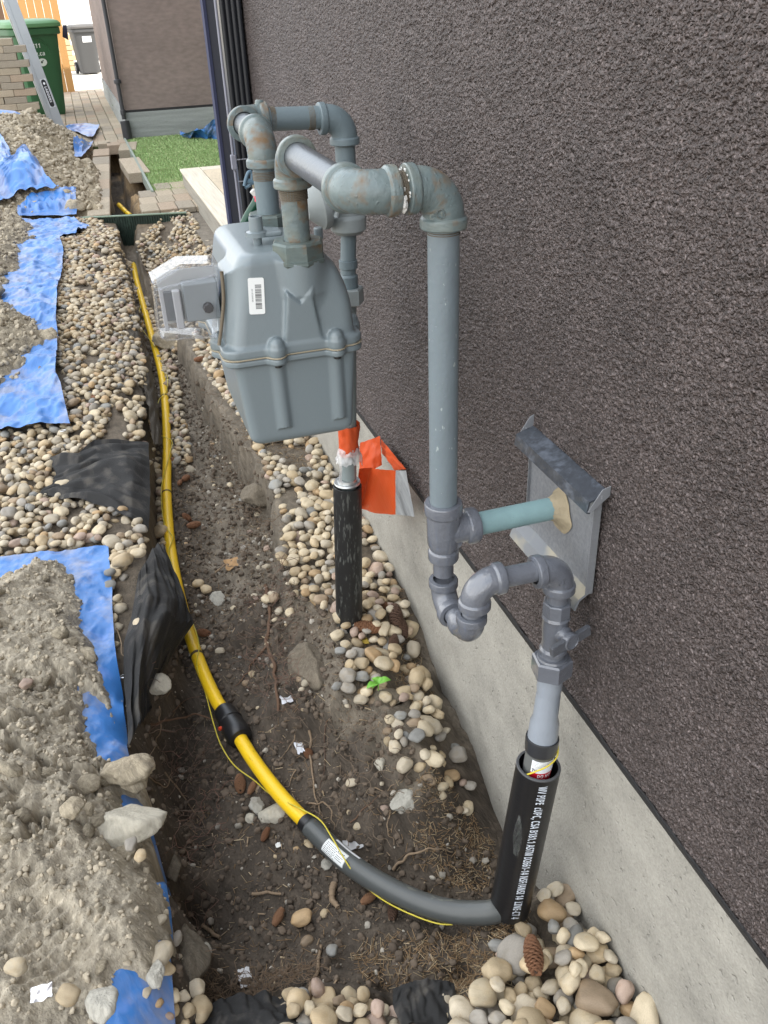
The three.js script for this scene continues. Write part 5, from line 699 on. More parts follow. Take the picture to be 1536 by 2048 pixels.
// ---------------------------------------------------------------- the far end of the yard
const plainTex = again(concTex, 2);
const paverMats = [[0.46, 0.395, 0.30], [0.52, 0.44, 0.335], [0.40, 0.35, 0.28], [0.48, 0.38, 0.285]].map((c) => std(lin(...c), { roughness: 0.9, map: again(concTex, 3), bumpMap: again(concBump, 3), bumpScale: 0.005 }));
const unitPaver = (w, h, l) => new RoundedBoxGeometry(w, h, l, 1, Math.min(0.008, h * 0.2));
{
  // paved path with grown joints, running to the lane
  const pr2 = rngOf(61), path = new THREE.Group(); path.name = 'paved_path'; path.position.set(0.2, -1.70, -17); scene.add(path); tag(path, 'path of grey pavers with green joints leading to the lane', null, null, 'structure');
  const bed = new THREE.Mesh(box(-1.2, 0.46, -0.03, 0.006, -4.6, 3.98), std(lin(0.13, 0.15, 0.06), { roughness: 1, map: again(soilTex, 3) })); bed.name = 'joint_bed'; bed.receiveShadow = true; path.add(bed);
  const pg = unitPaver(0.158, 0.05, 0.325);
  for (let j = 0; j < 26; j++) for (let i = 0; i < 10; i++) { const m = new THREE.Mesh(pg, paverMats[Math.floor(pr2() * 4)]); m.name = 'paver'; m.position.set(-1.10 + i * 0.1655 + 0.004 * (pr2() - 0.5), -0.004 + 0.006 * pr2(), 3.80 - j * 0.334 - (i % 2) * 0.0 + 0.006 * (pr2() - 0.5)); m.rotation.y = 0.012 * (pr2() - 0.5); m.castShadow = m.receiveShadow = true; path.add(m); }
  // loose slabs beside the narrow trench
  const slab = (name, label, px, py, w, h, l, ry, group) => { const p = onY(px, py, -1.665); const m = part(scene, name, unitPaver(w, h, l).rotateY(ry).translate(p.x, -1.705, p.z), paverMats[Math.floor(pr2() * 4)]); return tag(m, label, 'paver', group); };
  slab('paver', 'large tan paver at the right edge of the narrow trench, nearer one', 268, 332, 0.24, 0.11, 1.1, 0.03); slab('paver', 'shorter tan paver at the right edge of the trench under the black pipe', 256, 293, 0.22, 0.10, 0.7, -0.1);
  slab('paver', 'tan block at the end of the narrow trench, left one', 208, 287, 0.17, 0.12, 0.3, 0); slab('paver', 'tan block at the end of the narrow trench, middle one', 227, 290, 0.17, 0.12, 0.3, 0); slab('paver', 'tan block at the end of the narrow trench, beside the black pipe', 243, 285, 0.1, 0.12, 0.3, 0);
  slab('paver', 'grey paver lying at the foot of the green cart', 156, 252, 0.36, 0.09, 0.5, 0.25);
  const ORD = ['nearest', 'second nearest', 'third', 'fourth', 'fifth', 'sixth', 'seventh', 'eighth', 'ninth', 'tenth', 'eleventh', 'twelfth', 'thirteenth', 'fourteenth', 'fifteenth'];
  const e0 = onY(198, 420, -1.665), e1 = onY(203, 306, -1.665), ang = Math.atan2(e1.x - e0.x, e1.z - e0.z);
  for (let i = 0; i < 8; i++) { const t = 1 - i / 7, a = onY(lerp(203, 198, t), lerp(306, 420, t), -1.665); tag(part(scene, 'paver', unitPaver(0.2, 0.07, 0.54).rotateY(ang).translate(a.x, -1.690 + 0.006 * pr2(), a.z), paverMats[i % 4]), `${ORD[i]} tan edge paver from the green edging, left of the narrow trench`, 'paver', 'edge pavers left of the narrow trench'); }
  { const o = onY(300, 421, -1.69); for (let j = 0; j < 4; j++) for (let i = 0; i < 4; i++) if (!(j === 3 && i === 0)) tag(part(scene, 'paver', unitPaver(0.158, 0.05, 0.33).translate(o.x + i * 0.162 + 0.02 * j, -1.688 + 0.004 * pr2(), o.z - j * 0.335), paverMats[(i * 3 + j) % 4]), `small tan paver by the lawn, ${['first', 'second', 'third', 'fourth'][j]} row from the edging, ${['left end', 'left middle', 'right middle', 'by the porch'][i]}`, 'paver', 'small pavers before the lawn'); }
  // paver stack beside the green cart
  const st = unitPaver(0.30, 0.088, 0.16), z0 = -14.6, xr = onZ(66, 150, z0).x;
  for (let j = 0; j < 14; j++) for (let i = 0; i < 4; i++) { const off = (j % 2) * 0.15, x = xr - 0.15 - i * 0.305 - off + 0.012 * (pr2() - 0.5) + 0.012 * (6 - j) / 6; if (j === 13 && i > 2) continue; const m = st.clone().rotateY(0.06 * (pr2() - 0.5)).translate(x, -1.65 + j * 0.0905, z0 + 0.02 * (pr2() - 0.5)); if (x + 0.15 < onZ(-30, 150, z0).x) continue; tag(part(scene, 'paver', m, paverMats[Math.floor(pr2() * 4)]), `tan paver of the stack by the green cart, ${ORD[13 - j].replace('nearest', 'top').replace('second top', 'second')} course, ${['right end', 'next to the right end', 'third from the right', 'fourth from the right'][i]}`, 'paver', 'pavers stacked beside the green cart'); }
}
// garage with concrete footing, drain pipe at its corner
{
  const g = thing('garage', 'brown stuccoed garage with a grey footing at the end of the lawn', 'garage', [3, -1.7, -16.5]);
  part(g, 'wall', box(0.66, 6.8, -1.345, 1.3, -19.9, -13.4), farStuccoMat); part(g, 'foundation', box(0.64, 6.8, -1.9, -1.348, -19.9, -13.38), std(lin(0.36, 0.385, 0.38), { roughness: 0.9, map: plainTex, bumpMap: again(concBump, 1), bumpScale: 0.005 }));
  part(g, 'drip_strip', box(0.655, 6.8, -1.3475, -1.318, -13.42, -13.392), std(lin(0.02, 0.02, 0.02))); part(g, 'roof', box(0.4, 7.1, 1.303, 1.5, -20.2, -13.1, 0.02), std(lin(0.06, 0.06, 0.06)));
  const dp = thing('drain_pipe', 'thin dark drain pipe down the corner of the garage', 'drain pipe', [0.625, -1.7, -13.33]), dark = std(lin(0.035, 0.036, 0.04), { roughness: 0.5 });
  part(dp, 'pipe', rod(V(0.622, 1.25, -13.36), V(0.628, -1.42, -13.34), 0.028, 14), dark); part(dp, 'bracket', turned(V(0.627, -0.93, -13.345), NY, [[0, 0.03], [0.01, 0.048], [0.05, 0.048], [0.06, 0.03]], 14), dark); part(dp, 'lower_pipe', rod(V(0.630, -1.44, -13.32), V(0.635, -1.86, -13.30), 0.062, 18), dark, 'thicker black lower end of the drain pipe'); part(dp, 'joint', turned(V(0.629, -1.30, -13.34), NY, [[0, 0.03], [0.01, 0.036], [0.06, 0.036], [0.07, 0.03]], 14), dark);
  const wc = onY(238, 232, -1.7), wr = rngOf(9), wl = []; for (let i = 0; i < 50; i++) { const x = wc.x + 0.07 * (wr() - 0.5), z = wc.z + 0.5 * (wr() - 0.5), h = 0.05 + 0.12 * wr(); wl.push(sheet(2, 3, (u, v) => V(x + (u - 0.5) * 0.03 * (1 - v) + 0.05 * v * v * (i % 3 - 1), -1.69 + h * v, z + 0.02 * v))); }
  const weed = thing('weed', 'green weed growing at the foot of the garage wall', 'weed', [wc.x, -1.69, wc.z]); const wm = part(weed, 'blades', wl, std(lin(0.10, 0.22, 0.04), { roughness: 0.7, side: THREE.DoubleSide })); wm.userData.kind = 'stuff';
}
// artificial lawn and porch
{
  const lr = rngOf(88), base = box(0.60, 2.6, -1.74, -1.672, -13.37, -9.30); tag(part(scene, 'lawn', base, std(lin(0.24, 0.38, 0.14), { roughness: 1, map: again(soilTex, 4) })), 'bright green artificial lawn before the garage', null, null, 'structure');
  const blade = new THREE.BufferGeometry(); blade.setAttribute('position', new THREE.Float32BufferAttribute([-0.5, 0, 0, 0.5, 0, 0, 0, 1, 0.25], 3)); blade.setAttribute('normal', new THREE.Float32BufferAttribute([0, 0.7, 0.7, 0, 0.7, 0.7, 0, 0.7, 0.7], 3)); blade.setIndex([0, 1, 2]);
  const N = 60000, im = new THREE.InstancedMesh(blade, std(lin(1, 1, 1), { roughness: 0.8, side: THREE.DoubleSide }), N), m = new THREE.Matrix4(), q = new THREE.Quaternion(), e = new THREE.Euler(), c = new THREE.Color();
  for (let i = 0; i < N; i++) { const x = 0.605 + 1.3 * lr(), z = -9.31 - 4.05 * lr(), t = 0.7 + 0.6 * lr(); e.set((lr() - 0.5) * 1.1, lr() * 6.3, (lr() - 0.5) * 1.1); q.setFromEuler(e); m.compose(V(x, -1.674, z), q, V(0.009, 0.012 + 0.012 * lr(), 0.012)); im.setMatrixAt(i, m); im.setColorAt(i, lr() < 0.2 ? c.setRGB(0.50 * t, 0.54 * t, 0.28 * t) : c.setRGB(0.35 * t, 0.50 * t, 0.21 * t)); }
  im.name = 'lawn_blades'; tag(im, 'short green blades of the artificial lawn', 'grass', null, 'stuff'); im.receiveShadow = true; scene.add(im);
  tag(part(scene, 'lawn_edging', box(0.575, 0.60, -1.76, -1.645, -13.3, -9.28), std(lin(0.25, 0.29, 0.25), { roughness: 0.7 })), 'grey-green edging strip along the left side of the lawn', 'edging');
  const p = thing('porch_step', 'pale concrete porch slab with a cream rim beside the downspout', 'porch', [1.6, -1.72, -7.4]);
  part(p, 'slab', box(0.915, 2.68, -1.9, -1.527, -9.45, -4.97, 0.006), std(lin(0.40, 0.375, 0.325), { roughness: 0.9, map: plainTex, bumpMap: again(concBump, 1.4), bumpScale: 0.004 }));
  part(p, 'rim', [box(0.900, 1.10, -1.524, -1.498, -9.47, -4.98, 0.006), box(1.1035, 2.68, -1.524, -1.498, -9.47, -9.28, 0.006)], std(lin(0.80, 0.74, 0.62), { roughness: 0.8, map: plainTex }));
  part(p, 'tile_field', box(1.1045, 2.68, -1.524, -1.502, -9.275, -4.98), std(lin(0.76, 0.66, 0.50), { roughness: 0.8, map: again(concTex, 1) }));
}
// downspout, corner trim, cable, tap and hose on the near house
{
  const black = phys(lin(0.012, 0.014, 0.018), { roughness: 0.35 }), navy = phys(lin(0.008, 0.009, 0.015), { roughness: 0.9, specularIntensity: 0.25 });
  const pr3 = []; const zf = -4.02, zb = -4.13; for (let i = 0; i <= 40; i++) { const t = i / 40, x = lerp(0.632, 0.722, t), k = 0.006 * Math.pow(Math.abs(Math.sin(t * Math.PI * 4)), 0.5); pr3.push(new THREE.Vector2(x, -(zf - 0.008 + k))); } pr3.push(new THREE.Vector2(0.722, -zb), new THREE.Vector2(0.632, -zb));
  const ds = thing('downspout', 'black ribbed downspout at the far end of the stuccoed wall', 'downspout', [0.68, -1.7, -4.07]); const dg = new THREE.ExtrudeGeometry(new THREE.Shape(pr3), { depth: 3.6, bevelEnabled: false }); dg.rotateX(-Math.PI / 2); dg.translate(0, -1.45, 0);
  part(ds, 'pipe', creased(dg, 0.5), black);
  for (const y of [-0.62, -0.71]) part(ds, 'strap', box(0.628, 0.7235, y - 0.002, y + 0.002, zf - 0.004, zf + 0.0015), std(lin(0.35, 0.36, 0.40), { roughness: 0.5, metalness: 0.4 }));
  const tr = thing('corner_trim', 'dark navy corner trim on the end of the house', 'trim', [0.7, -1.7, -4.7]); part(tr, 'face_board', box(0.705, 0.7225, -1.30, 2.2, -4.96, -4.42), navy); part(tr, 'edge_board', box(0.690, 0.7045, -1.30, 2.2, -4.98, -4.90), phys(lin(0.05, 0.055, 0.10), { roughness: 0.8, specularIntensity: 0.4 }));
  const cb = thing('cable', 'thin grey cable clipped beside the black downspout', 'cable', [0.622, -1.2, -4.03]), gm = std(lin(0.24, 0.245, 0.29), { roughness: 0.5 });
  part(cb, 'cable_run', tube([V(0.617, 1.9, -4.03), V(0.619, 0.4, -4.03), V(0.618, -0.5, -4.03), V(0.619, -0.95, -4.03), V(0.616, -1.02, -4.02), V(0.624, -1.07, -4.02), V(0.616, -1.12, -4.02), V(0.624, -1.17, -4.02), V(0.62, -1.5, -4.03)], 0.0058, 120, 8), gm); part(cb, 'cable_clip', box(0.606, 0.628, -0.66, -0.60, -4.04, -4.015, 0.003), gm);
  // tap
  const z = -3.45, at = (x, y) => onZ(x, y, z);
  const tp = thing('garden_tap', 'weathered brass garden tap with a blue-grey handle behind the meter pipes', 'tap', at(515, 368).toArray()), brass = std(lin(0.30, 0.24, 0.13), { roughness: 0.5, metalness: 0.5 });
  part(tp, 'tap_body', [rod(at(507, 366), at(545, 372), 0.019, 16), turned(at(510, 360), V(1, -0.1, 0), [[0, 0.01], [0, 0.026], [0.018, 0.026], [0.018, 0.01]], 6, true), rod(at(524, 366), at(520, 392), 0.017, 14)], brass);
  part(tp, 'tap_handle', [tube([at(489, 372), at(492, 358), at(498, 344), at(503, 345), at(504, 358), at(499, 370), at(490, 376)], 0.007, 30, 8), rod(at(495, 362), at(508, 365), 0.010, 10)], std(lin(0.10, 0.17, 0.23), { roughness: 0.5 }));
  const hs = thing('garden_hose', 'dark green garden hose hanging from the tap behind the meter', 'hose', at(500, 440).toArray()), hm = phys(lin(0.006, 0.060, 0.034), { roughness: 0.3 });
  part(hs, 'hose', tube([at(517, 392), at(512, 405), at(503, 420), at(492, 440), at(484, 462), at(482, 490), at(486, 530)], 0.017, 50, 14), hm);
  part(hs, 'hose_grip', [rod(at(521, 378), at(516, 404), 0.021, 14)], phys(lin(0.62, 0.05, 0.09), { roughness: 0.35 }), 'pinkish red grip of the hose coupling');
  part(hs, 'hose_collar', rod(at(505, 380), at(512, 388), 0.014, 10), white); part(hs, 'hose_tag', sheet(4, 3, (u, v) => at(lerp(494, 513, u), lerp(422 - 4 * u, 428 - 6 * u, v))), std(lin(0.50, 0.52, 0.72), { roughness: 0.5, side: THREE.DoubleSide }));
  const lf = thing('grass_blade', 'single pale green grass blade arching over the far side of the meter', 'grass blade', at(500, 450).toArray()); part(lf, 'blade', sheet(2, 14, (u, v) => at(lerp(488, 516, v) + u * 1.5, lerp(454, 442, Math.sin(v * 1.57)) + u * 3 * (1 - v))), std(lin(0.22, 0.38, 0.18), { roughness: 0.6, side: THREE.DoubleSide }));
}
// green metal edging across the trench
{
  const a = onY(165, 436, -1.645), b = onY(372, 426, -1.645), t = thing('garden_edging', 'dark green corrugated metal edging strip spanning the trench', 'edging', [(a.x + b.x) / 2, -1.7, (a.z + b.z) / 2]);
  part(t, 'strip', sheet(160, 6, (u, v) => V(lerp(a.x, b.x, u), lerp(-1.645, -1.92, v) + 0.004 * Math.sin(u * 260) * (v < 0.1 ? 1 : 0) + 0.01 * Math.sin(u * 3), lerp(a.z, b.z, u) + 0.05 * Math.sin(u * 3.1) + 0.006 * Math.sin(u * 260))), std(lin(0.055, 0.10, 0.075), { roughness: 0.5, map: again(agedRough, 3), side: THREE.DoubleSide }));
  part(t, 'top_roll', tube([...Array(14)].map((_, i) => { const u = i / 13; return V(lerp(a.x, b.x, u), -1.643 + 0.01 * Math.sin(u * 3), lerp(a.z, b.z, u) + 0.05 * Math.sin(u * 3.1)); }), 0.009, 90, 6), std(lin(0.20, 0.27, 0.20), { roughness: 0.5 }));
}
// wheeled carts
function cart(t, pos, rot, S, body, lidM, dark, o = {}) {
  const ring = (y, w, d, r) => { const out = []; for (let i = 0; i < 40; i++) { const a = i / 40 * 2 * Math.PI, c = Math.cos(a), s = Math.sin(a), k = Math.pow(Math.pow(Math.abs(c), 7) + Math.pow(Math.abs(s), 7), -1 / 7); out.push(V(c * k * w / 2, y, s * k * d / 2)); } return out; };
  const loft = (rings, capTop, capBot) => { const pos2 = [], idx = []; rings.forEach((r) => r.forEach((p) => pos2.push(p.x, p.y, p.z))); const n = 40; for (let j = 0; j < rings.length - 1; j++) for (let i = 0; i < n; i++) { const a = j * n + i, b = j * n + (i + 1) % n; idx.push(a, a + n, b, b, a + n, b + n); } const cap = (j, f) => { const k = pos2.length / 3, c = V(); rings[j].forEach((p) => c.add(p)); c.multiplyScalar(1 / n); pos2.push(c.x, c.y, c.z); for (let i = 0; i < n; i++) f ? idx.push(k, j * n + (i + 1) % n, j * n + i) : idx.push(k, j * n + i, j * n + (i + 1) % n); }; if (capTop) cap(rings.length - 1, true); if (capBot) cap(0, false); const g = new THREE.BufferGeometry(); g.setAttribute('position', new THREE.Float32BufferAttribute(pos2, 3)); g.setAttribute('uv', new THREE.Float32BufferAttribute(pos2.filter((_, i) => i % 3 !== 2), 2)); g.setIndex(idx); return creased(g, 0.6); };
  t.position.copy(pos); t.rotation.y = rot; t.scale.setScalar(S);
  const add = (n, g, m, l, p = t) => { const k = new THREE.Mesh(Array.isArray(g) ? mergeAll(g) : g, m); k.name = n; k.castShadow = k.receiveShadow = true; if (l) k.userData.label = l; p.add(k); return k; };
  add('body', loft([ring(0.02, 0.40, 0.46), ring(0.06, 0.42, 0.48), ring(0.86, 0.54, 0.64), ring(0.88, 0.545, 0.645)], false, true), body);
  add('rim', loft([ring(0.86, 0.58, 0.68), ring(0.87, 0.60, 0.70), ring(0.925, 0.60, 0.70), ring(0.935, 0.585, 0.685)], true, true), body);
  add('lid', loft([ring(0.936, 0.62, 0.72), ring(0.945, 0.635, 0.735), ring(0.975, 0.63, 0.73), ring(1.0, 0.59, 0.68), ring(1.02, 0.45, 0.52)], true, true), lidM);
  add('handle', tube([V(-0.24, 0.93, -0.36), V(-0.24, 0.97, -0.44), V(0.24, 0.97, -0.44), V(0.24, 0.93, -0.36)], 0.016, 30, 8), body);
  for (const s of [-1, 1]) { const w = add('wheel', turned(V(s * 0.245 - 0.03, 0.125, -0.20), PX, [[0, 0.06], [0, 0.11], [0.008, 0.125], [0.052, 0.125], [0.06, 0.11], [0.06, 0.06]], 28), dark); add('wheel_rim', turned(V(s * 0.245 - 0.025, 0.125, -0.20), PX, [[0, 0], [0, 0.062], [0.05, 0.062], [0.05, 0]], 20), o.rim || dark, null, w); for (let q = 0; q < 6; q++) { const a = q / 6 * 6.283; add('spoke', box(-0.035, 0.035, -0.012, 0.075, -0.006, 0.006).rotateX(a).translate(s * 0.245 + 0.004, 0.125, -0.20), o.rim || dark, null, w); } }
  return add;
}
{
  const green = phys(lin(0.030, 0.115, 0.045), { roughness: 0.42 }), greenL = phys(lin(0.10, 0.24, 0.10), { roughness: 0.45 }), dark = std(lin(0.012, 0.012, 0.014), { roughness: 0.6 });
  const t = thing('green_cart', 'green wheeled waste cart with white print behind the leaning ladder', 'waste cart'), p = onY(88, 232, -1.70);
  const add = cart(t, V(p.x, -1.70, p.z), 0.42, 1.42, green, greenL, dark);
  const tx = canvasTex(256, 256, (c, w, h) => { c.clearRect(0, 0, w, h); c.fillStyle = 'rgba(222,232,222,0.95)'; c.textAlign = 'right'; c.font = 'bold 62px sans-serif'; c.fillText('311', 208, 60); c.fillText('ry.ca', 244, 138); c.beginPath(); c.ellipse(196, 206, 52, 40, 0, 0, 7); c.fill(); c.fillStyle = 'rgb(20,50,30)'; c.beginPath(); c.arc(188, 204, 12, 0, 7); c.fill(); c.beginPath(); c.arc(204, 190, 7, 0, 7); c.fill(); });
  const dg = new THREE.PlaneGeometry(0.26, 0.26); dg.rotateX(0.0997); dg.translate(-0.07, 0.665, 0.3035); add('print', dg, std(lin(1, 1, 1), { map: tx, transparent: true, roughness: 0.5 }), 'white print 311 with a web address and an oval emblem');
  add('arch', new THREE.TorusGeometry(0.17, 0.008, 6, 24, Math.PI).rotateX(0.0997).translate(-0.06, 0.66, 0.302), green);
  const b = thing('black_bag', 'piece of dark bag sticking out under the lid of the green cart', 'bag', onZ(130, 62, p.z - 0.1).toArray()); part(b, 'flap', sheet(6, 10, (u, v) => onZ(lerp(125, 133 + 4 * v, u), lerp(50, 80 - 6 * (1 - u), v), p.z - 0.15 + 0.05 * u)), std(lin(0.05, 0.045, 0.075), { roughness: 0.4, side: THREE.DoubleSide }));
  const t2 = thing('grey_cart', 'dark grey wheeled waste cart with a white sticker in the sunny lane', 'waste cart'), p2 = onY(180, 147, -1.70), chrome = std(lin(0.6, 0.6, 0.62), { roughness: 0.4, metalness: 0.5 });
  const add2 = cart(t2, V(p2.x, -1.70, p2.z), 0.15, 1.12, std(lin(0.06, 0.06, 0.06), { roughness: 0.6 }), std(lin(0.075, 0.07, 0.065), { roughness: 0.6 }), dark, { rim: chrome });
  const stk = new THREE.BoxGeometry(0.2, 0.12, 0.003); stk.rotateX(0.0997); stk.translate(0.02, 0.72, 0.309); add2('sticker', stk, std(lin(0.78, 0.78, 0.78), { roughness: 0.5 }), 'white sticker on the front');
  const w2 = thing('cart_wheel', 'spoked wheel standing beside the grey cart in the lane', 'wheel', onY(202, 142, -1.7).toArray()); { const q = onY(203, 143, -1.70); w2.position.set(q.x, -1.53, q.z + 0.1); const k = (n, g, m, pp = w2) => { const o = new THREE.Mesh(Array.isArray(g) ? mergeAll(g) : g, m); o.name = n; o.castShadow = o.receiveShadow = true; pp.add(o); return o; }; k('tyre', new THREE.TorusGeometry(0.145, 0.028, 10, 30), dark); k('rim', [new THREE.TorusGeometry(0.108, 0.012, 8, 28), turned(V(0, 0, -0.02), PZ, [[0, 0], [0, 0.025], [0.04, 0.025], [0.04, 0]], 12)], chrome); for (let i = 0; i < 10; i++) k('spoke', box(-0.006, 0.006, 0.02, 0.105, -0.006, 0.006).rotateZ(i / 10 * 6.283), chrome); }
}
// leaning aluminium ladder
{
  const alu = std(lin(0.36, 0.38, 0.385), { metalness: 0.35, roughness: 0.45, bumpMap: again(smear, 3), bumpScale: 0.001 });
  const b = onY(122, 258, -1.68), top = onZ(24, 0, b.z - 0.5), d = top.clone().sub(b), L0 = d.length(); d.normalize(); const n = V(0.2, 0, 1).addScaledVector(d, -V(0.2, 0, 1).dot(d)).normalize(), s = d.clone().cross(n).normalize(), L = L0 + 1.2;
  const t = thing('ladder', 'silver aluminium ladder leaning in front of the green cart', 'ladder', b.toArray()); t.quaternion.setFromRotationMatrix(new THREE.Matrix4().makeBasis(s, d, n));
  const k = (nm, g, m, l) => { const o = new THREE.Mesh(Array.isArray(g) ? mergeAll(g) : g, m); o.name = nm; o.castShadow = o.receiveShadow = true; if (l) o.userData.label = l; t.add(o); return o; };
  const rail = (z) => [box(-0.055, 0.055, 0, L, z - 0.004, z + 0.004), box(0.055, 0.063, 0, L, z - 0.045, z + 0.006), box(-0.063, -0.055, 0, L, z - 0.045, z + 0.006)];
  k('rail', rail(0), alu); k('rail', rail(-0.42), alu); k('slide_rail', [box(-0.112, -0.068, 0.12, L, -0.03, 0.004), box(-0.066, -0.0635, 0.1, L, -0.02, 0.002)], alu);
  for (let i = 0; i < 9; i++) k('rung', turned(V(0, 0.25 + i * 0.3, -0.42), PZ, [[0, 0.016], [0.42, 0.016]], 10), alu);
  for (let i = 0; i < 7; i++) k('embossed_mark', box(-0.03, 0.03, L0 * 0.60 + i * 0.042, L0 * 0.60 + i * 0.042 + 0.028, 0.0035, 0.007), alu);
  const lt = canvasTex(64, 256, (c, w, h) => { c.fillStyle = '#c9cdcf'; c.fillRect(0, 0, w, h); c.fillStyle = '#0a0a0c'; c.beginPath(); c.roundRect ? c.roundRect(6, 4, w - 12, h - 8, 24) : c.rect(6, 4, w - 12, h - 8); c.fill(); c.fillStyle = '#e8eaec'; c.beginPath(); c.arc(w / 2, 40, 12, 0, 7); c.fill(); c.save(); c.translate(w / 2, 66); c.rotate(Math.PI / 2); c.font = 'bold 34px sans-serif'; c.textBaseline = 'middle'; c.fillText('LADDERS', 0, 0, 176); c.restore(); });
  const lg = new THREE.PlaneGeometry(0.085, 0.40); lg.translate(0.005, L0 * 0.285, 0.0062); k('label', lg, std(lin(1, 1, 1), { map: lt, roughness: 0.5 }), 'black label reading LADDERS');
}
// fence, gate post and what stands in the sunny lane
{
  const wood = std(lin(0.48, 0.27, 0.10), { roughness: 0.8, map: again(dataTex(256, (u, v) => { const s = 0.9 + 0.3 * noise(u * 24, v * 2, 3) + 0.15 * noise(u * 60, v * 5, 6); return [s, s * 0.97, s * 0.92]; }), 3, 0.7) }), wood2 = std(lin(0.12, 0.07, 0.04), { roughness: 0.85 });
  const zf = -21.4, xa = onZ(118, 20, zf).x, f = thing('wooden_fence', 'orange-brown board fence lit by the sun behind the green cart', 'fence', [xa - 0.6, -1.7, zf]);
  for (let i = 0; i < 12; i++) part(f, 'board', box(xa - 0.145 - i * 0.152, xa - i * 0.152, -1.7, 0.5 + 0.01 * (i % 3), zf - 0.012, zf + 0.012 - 0.006 * (i % 2), 0.002), i === 7 || i === 8 ? wood2 : wood);
  for (const y of [-1.2, 0.1]) part(f, 'rail', box(xa - 1.9, xa, y - 0.045, y + 0.045, zf - 0.06, zf - 0.014), wood);
  const pb = onY(224, 196, -1.70), g = thing('gate_post', 'tall tan wooden post standing at the garage corner', 'post', [pb.x, -1.7, pb.z]); part(g, 'post', box(pb.x - 0.10, pb.x + 0.06, -1.7, 1.6, pb.z - 0.06, pb.z + 0.06, 0.006), std(lin(0.42, 0.27, 0.09), { roughness: 0.8, map: wood.map })); part(g, 'latch', [box(pb.x + 0.02, pb.x + 0.10, -0.62, -0.40, pb.z + 0.06, pb.z + 0.085, 0.006), box(pb.x + 0.05, pb.x + 0.09, -0.80, -0.60, pb.z + 0.06, pb.z + 0.08, 0.004)], std(lin(0.45, 0.48, 0.52), { metalness: 0.6, roughness: 0.4 }));
  part(g, 'trim_strip', box(pb.x + 0.065, pb.x + 0.095, -1.7, 1.6, pb.z - 0.03, pb.z + 0.03), std(lin(0.55, 0.56, 0.57), { roughness: 0.6 }));
  tag(part(scene, 'lane', box(-14, 12, -1.76, -1.708, -42, -21.0), std(lin(0.50, 0.48, 0.44), { roughness: 0.95, map: plainTex })), 'sunlit pale concrete lane behind the garage', null, null, 'structure');
  const h = thing('far_garage', 'white garage across the lane in bright sun', 'garage', [0, -1.7, -40]); part(h, 'wall', box(-9, 9, -1.7, 3.5, -46, -40), std(lin(0.72, 0.70, 0.66), { roughness: 0.9 })); for (let i = 0; i < 5; i++) part(h, 'door_panel', box(-1.2, 3.6, -1.65 + i * 0.55, -1.65 + i * 0.55 + 0.53, -39.99, -39.95, 0.01), std(lin(0.76, 0.75, 0.72), { roughness: 0.7 })); part(h, 'roof', box(-9.4, 9.4, 3.503, 3.8, -46.4, -39.5), std(lin(0.2, 0.18, 0.16)));
  const bw = thing('block_wall', 'low wall of tan blocks beside the grey cart in the lane', 'wall', [0, -1.7, -28.4]); const bx = onZ(161, 120, -28.4).x; for (let j = 0; j < 8; j++) for (let i = 0; i < 4; i++) part(bw, 'block', box(bx - 0.36 - i * 0.37 - (j % 2) * 0.18, bx - i * 0.37 - (j % 2) * 0.18, -1.7 + j * 0.125, -1.7 + j * 0.125 + 0.118, -28.6, -28.4 + 0.01 * ((i + j) % 3), 0.008), std(lin(0.5, 0.38, 0.22), { roughness: 0.9 }));
}

// ---------------------------------------------------------------- river pebbles
const pebR = rngOf(404), pebGeos = [];
for (let k = 0; k < 9; k++) {
  const g = mergeVertices(new THREE.IcosahedronGeometry(1, 4).deleteAttribute('uv').deleteAttribute('normal')), p = g.attributes.position, b = 0.66 + 0.3 * pebR(), c = 0.42 + 0.22 * pebR(), e = 2 + pebR() * 0.7, uv = new Float32Array(p.count * 2);
  for (let i = 0; i < p.count; i++) { const v = V().fromBufferAttribute(p, i), s = Math.pow(Math.pow(Math.abs(v.x), e) + Math.pow(Math.abs(v.y), e) + Math.pow(Math.abs(v.z), e), -1 / e), w = 1 + 0.20 * noise(v.x * 1.1 + k * 7, v.y * 1.1, v.z * 1.1) + 0.05 * noise(v.x * 2.6, v.y * 2.6 + k, v.z * 2.6), t = 1 + 0.16 * v.x * (k % 3 - 1); p.setXYZ(i, v.x * s * w, v.y * s * c * w, v.z * s * b * w * t); uv[i * 2] = v.x * 0.31 + v.y * 0.17 + k * 0.3; uv[i * 2 + 1] = v.z * 0.31 + v.y * 0.21; }
  g.setAttribute('uv', new THREE.BufferAttribute(uv, 2)); g.computeVertexNormals(); pebGeos.push(g);
}
const pebLow = pebGeos.map((_, k) => { const g = mergeVertices(new THREE.IcosahedronGeometry(1, 2).deleteAttribute('uv').deleteAttribute('normal')), p = g.attributes.position, src = pebGeos[k].attributes.position; const uv = new Float32Array(p.count * 2); const rr = rngOf(900 + k), b = 0.62 + 0.32 * rr(), c = 0.42 + 0.25 * rr(); for (let i = 0; i < p.count; i++) { const v = V().fromBufferAttribute(p, i), w = 1 + 0.22 * noise(v.x * 1.2 + k * 5, v.y * 1.2, v.z * 1.2); p.setXYZ(i, v.x * w, v.y * c * w, v.z * b * w); uv[i * 2] = v.x * 0.3 + k * 0.3; uv[i * 2 + 1] = v.z * 0.3 + v.y * 0.2; } void src; g.setAttribute('uv', new THREE.BufferAttribute(uv, 2)); g.computeVertexNormals(); return g; });
const mottle = dataTex(256, (u, v) => { const s = 1 + 0.30 * tiled(u, v, 4, 5, 1.4) + 0.22 * tiled(u, v, 40, 2, 5), y = clamp(tiled(u, v, 3, 3, 6) * 2.2); return [s * 0.9, s * lerp(0.9, 0.84, y), s * lerp(0.9, 0.74, y)]; });
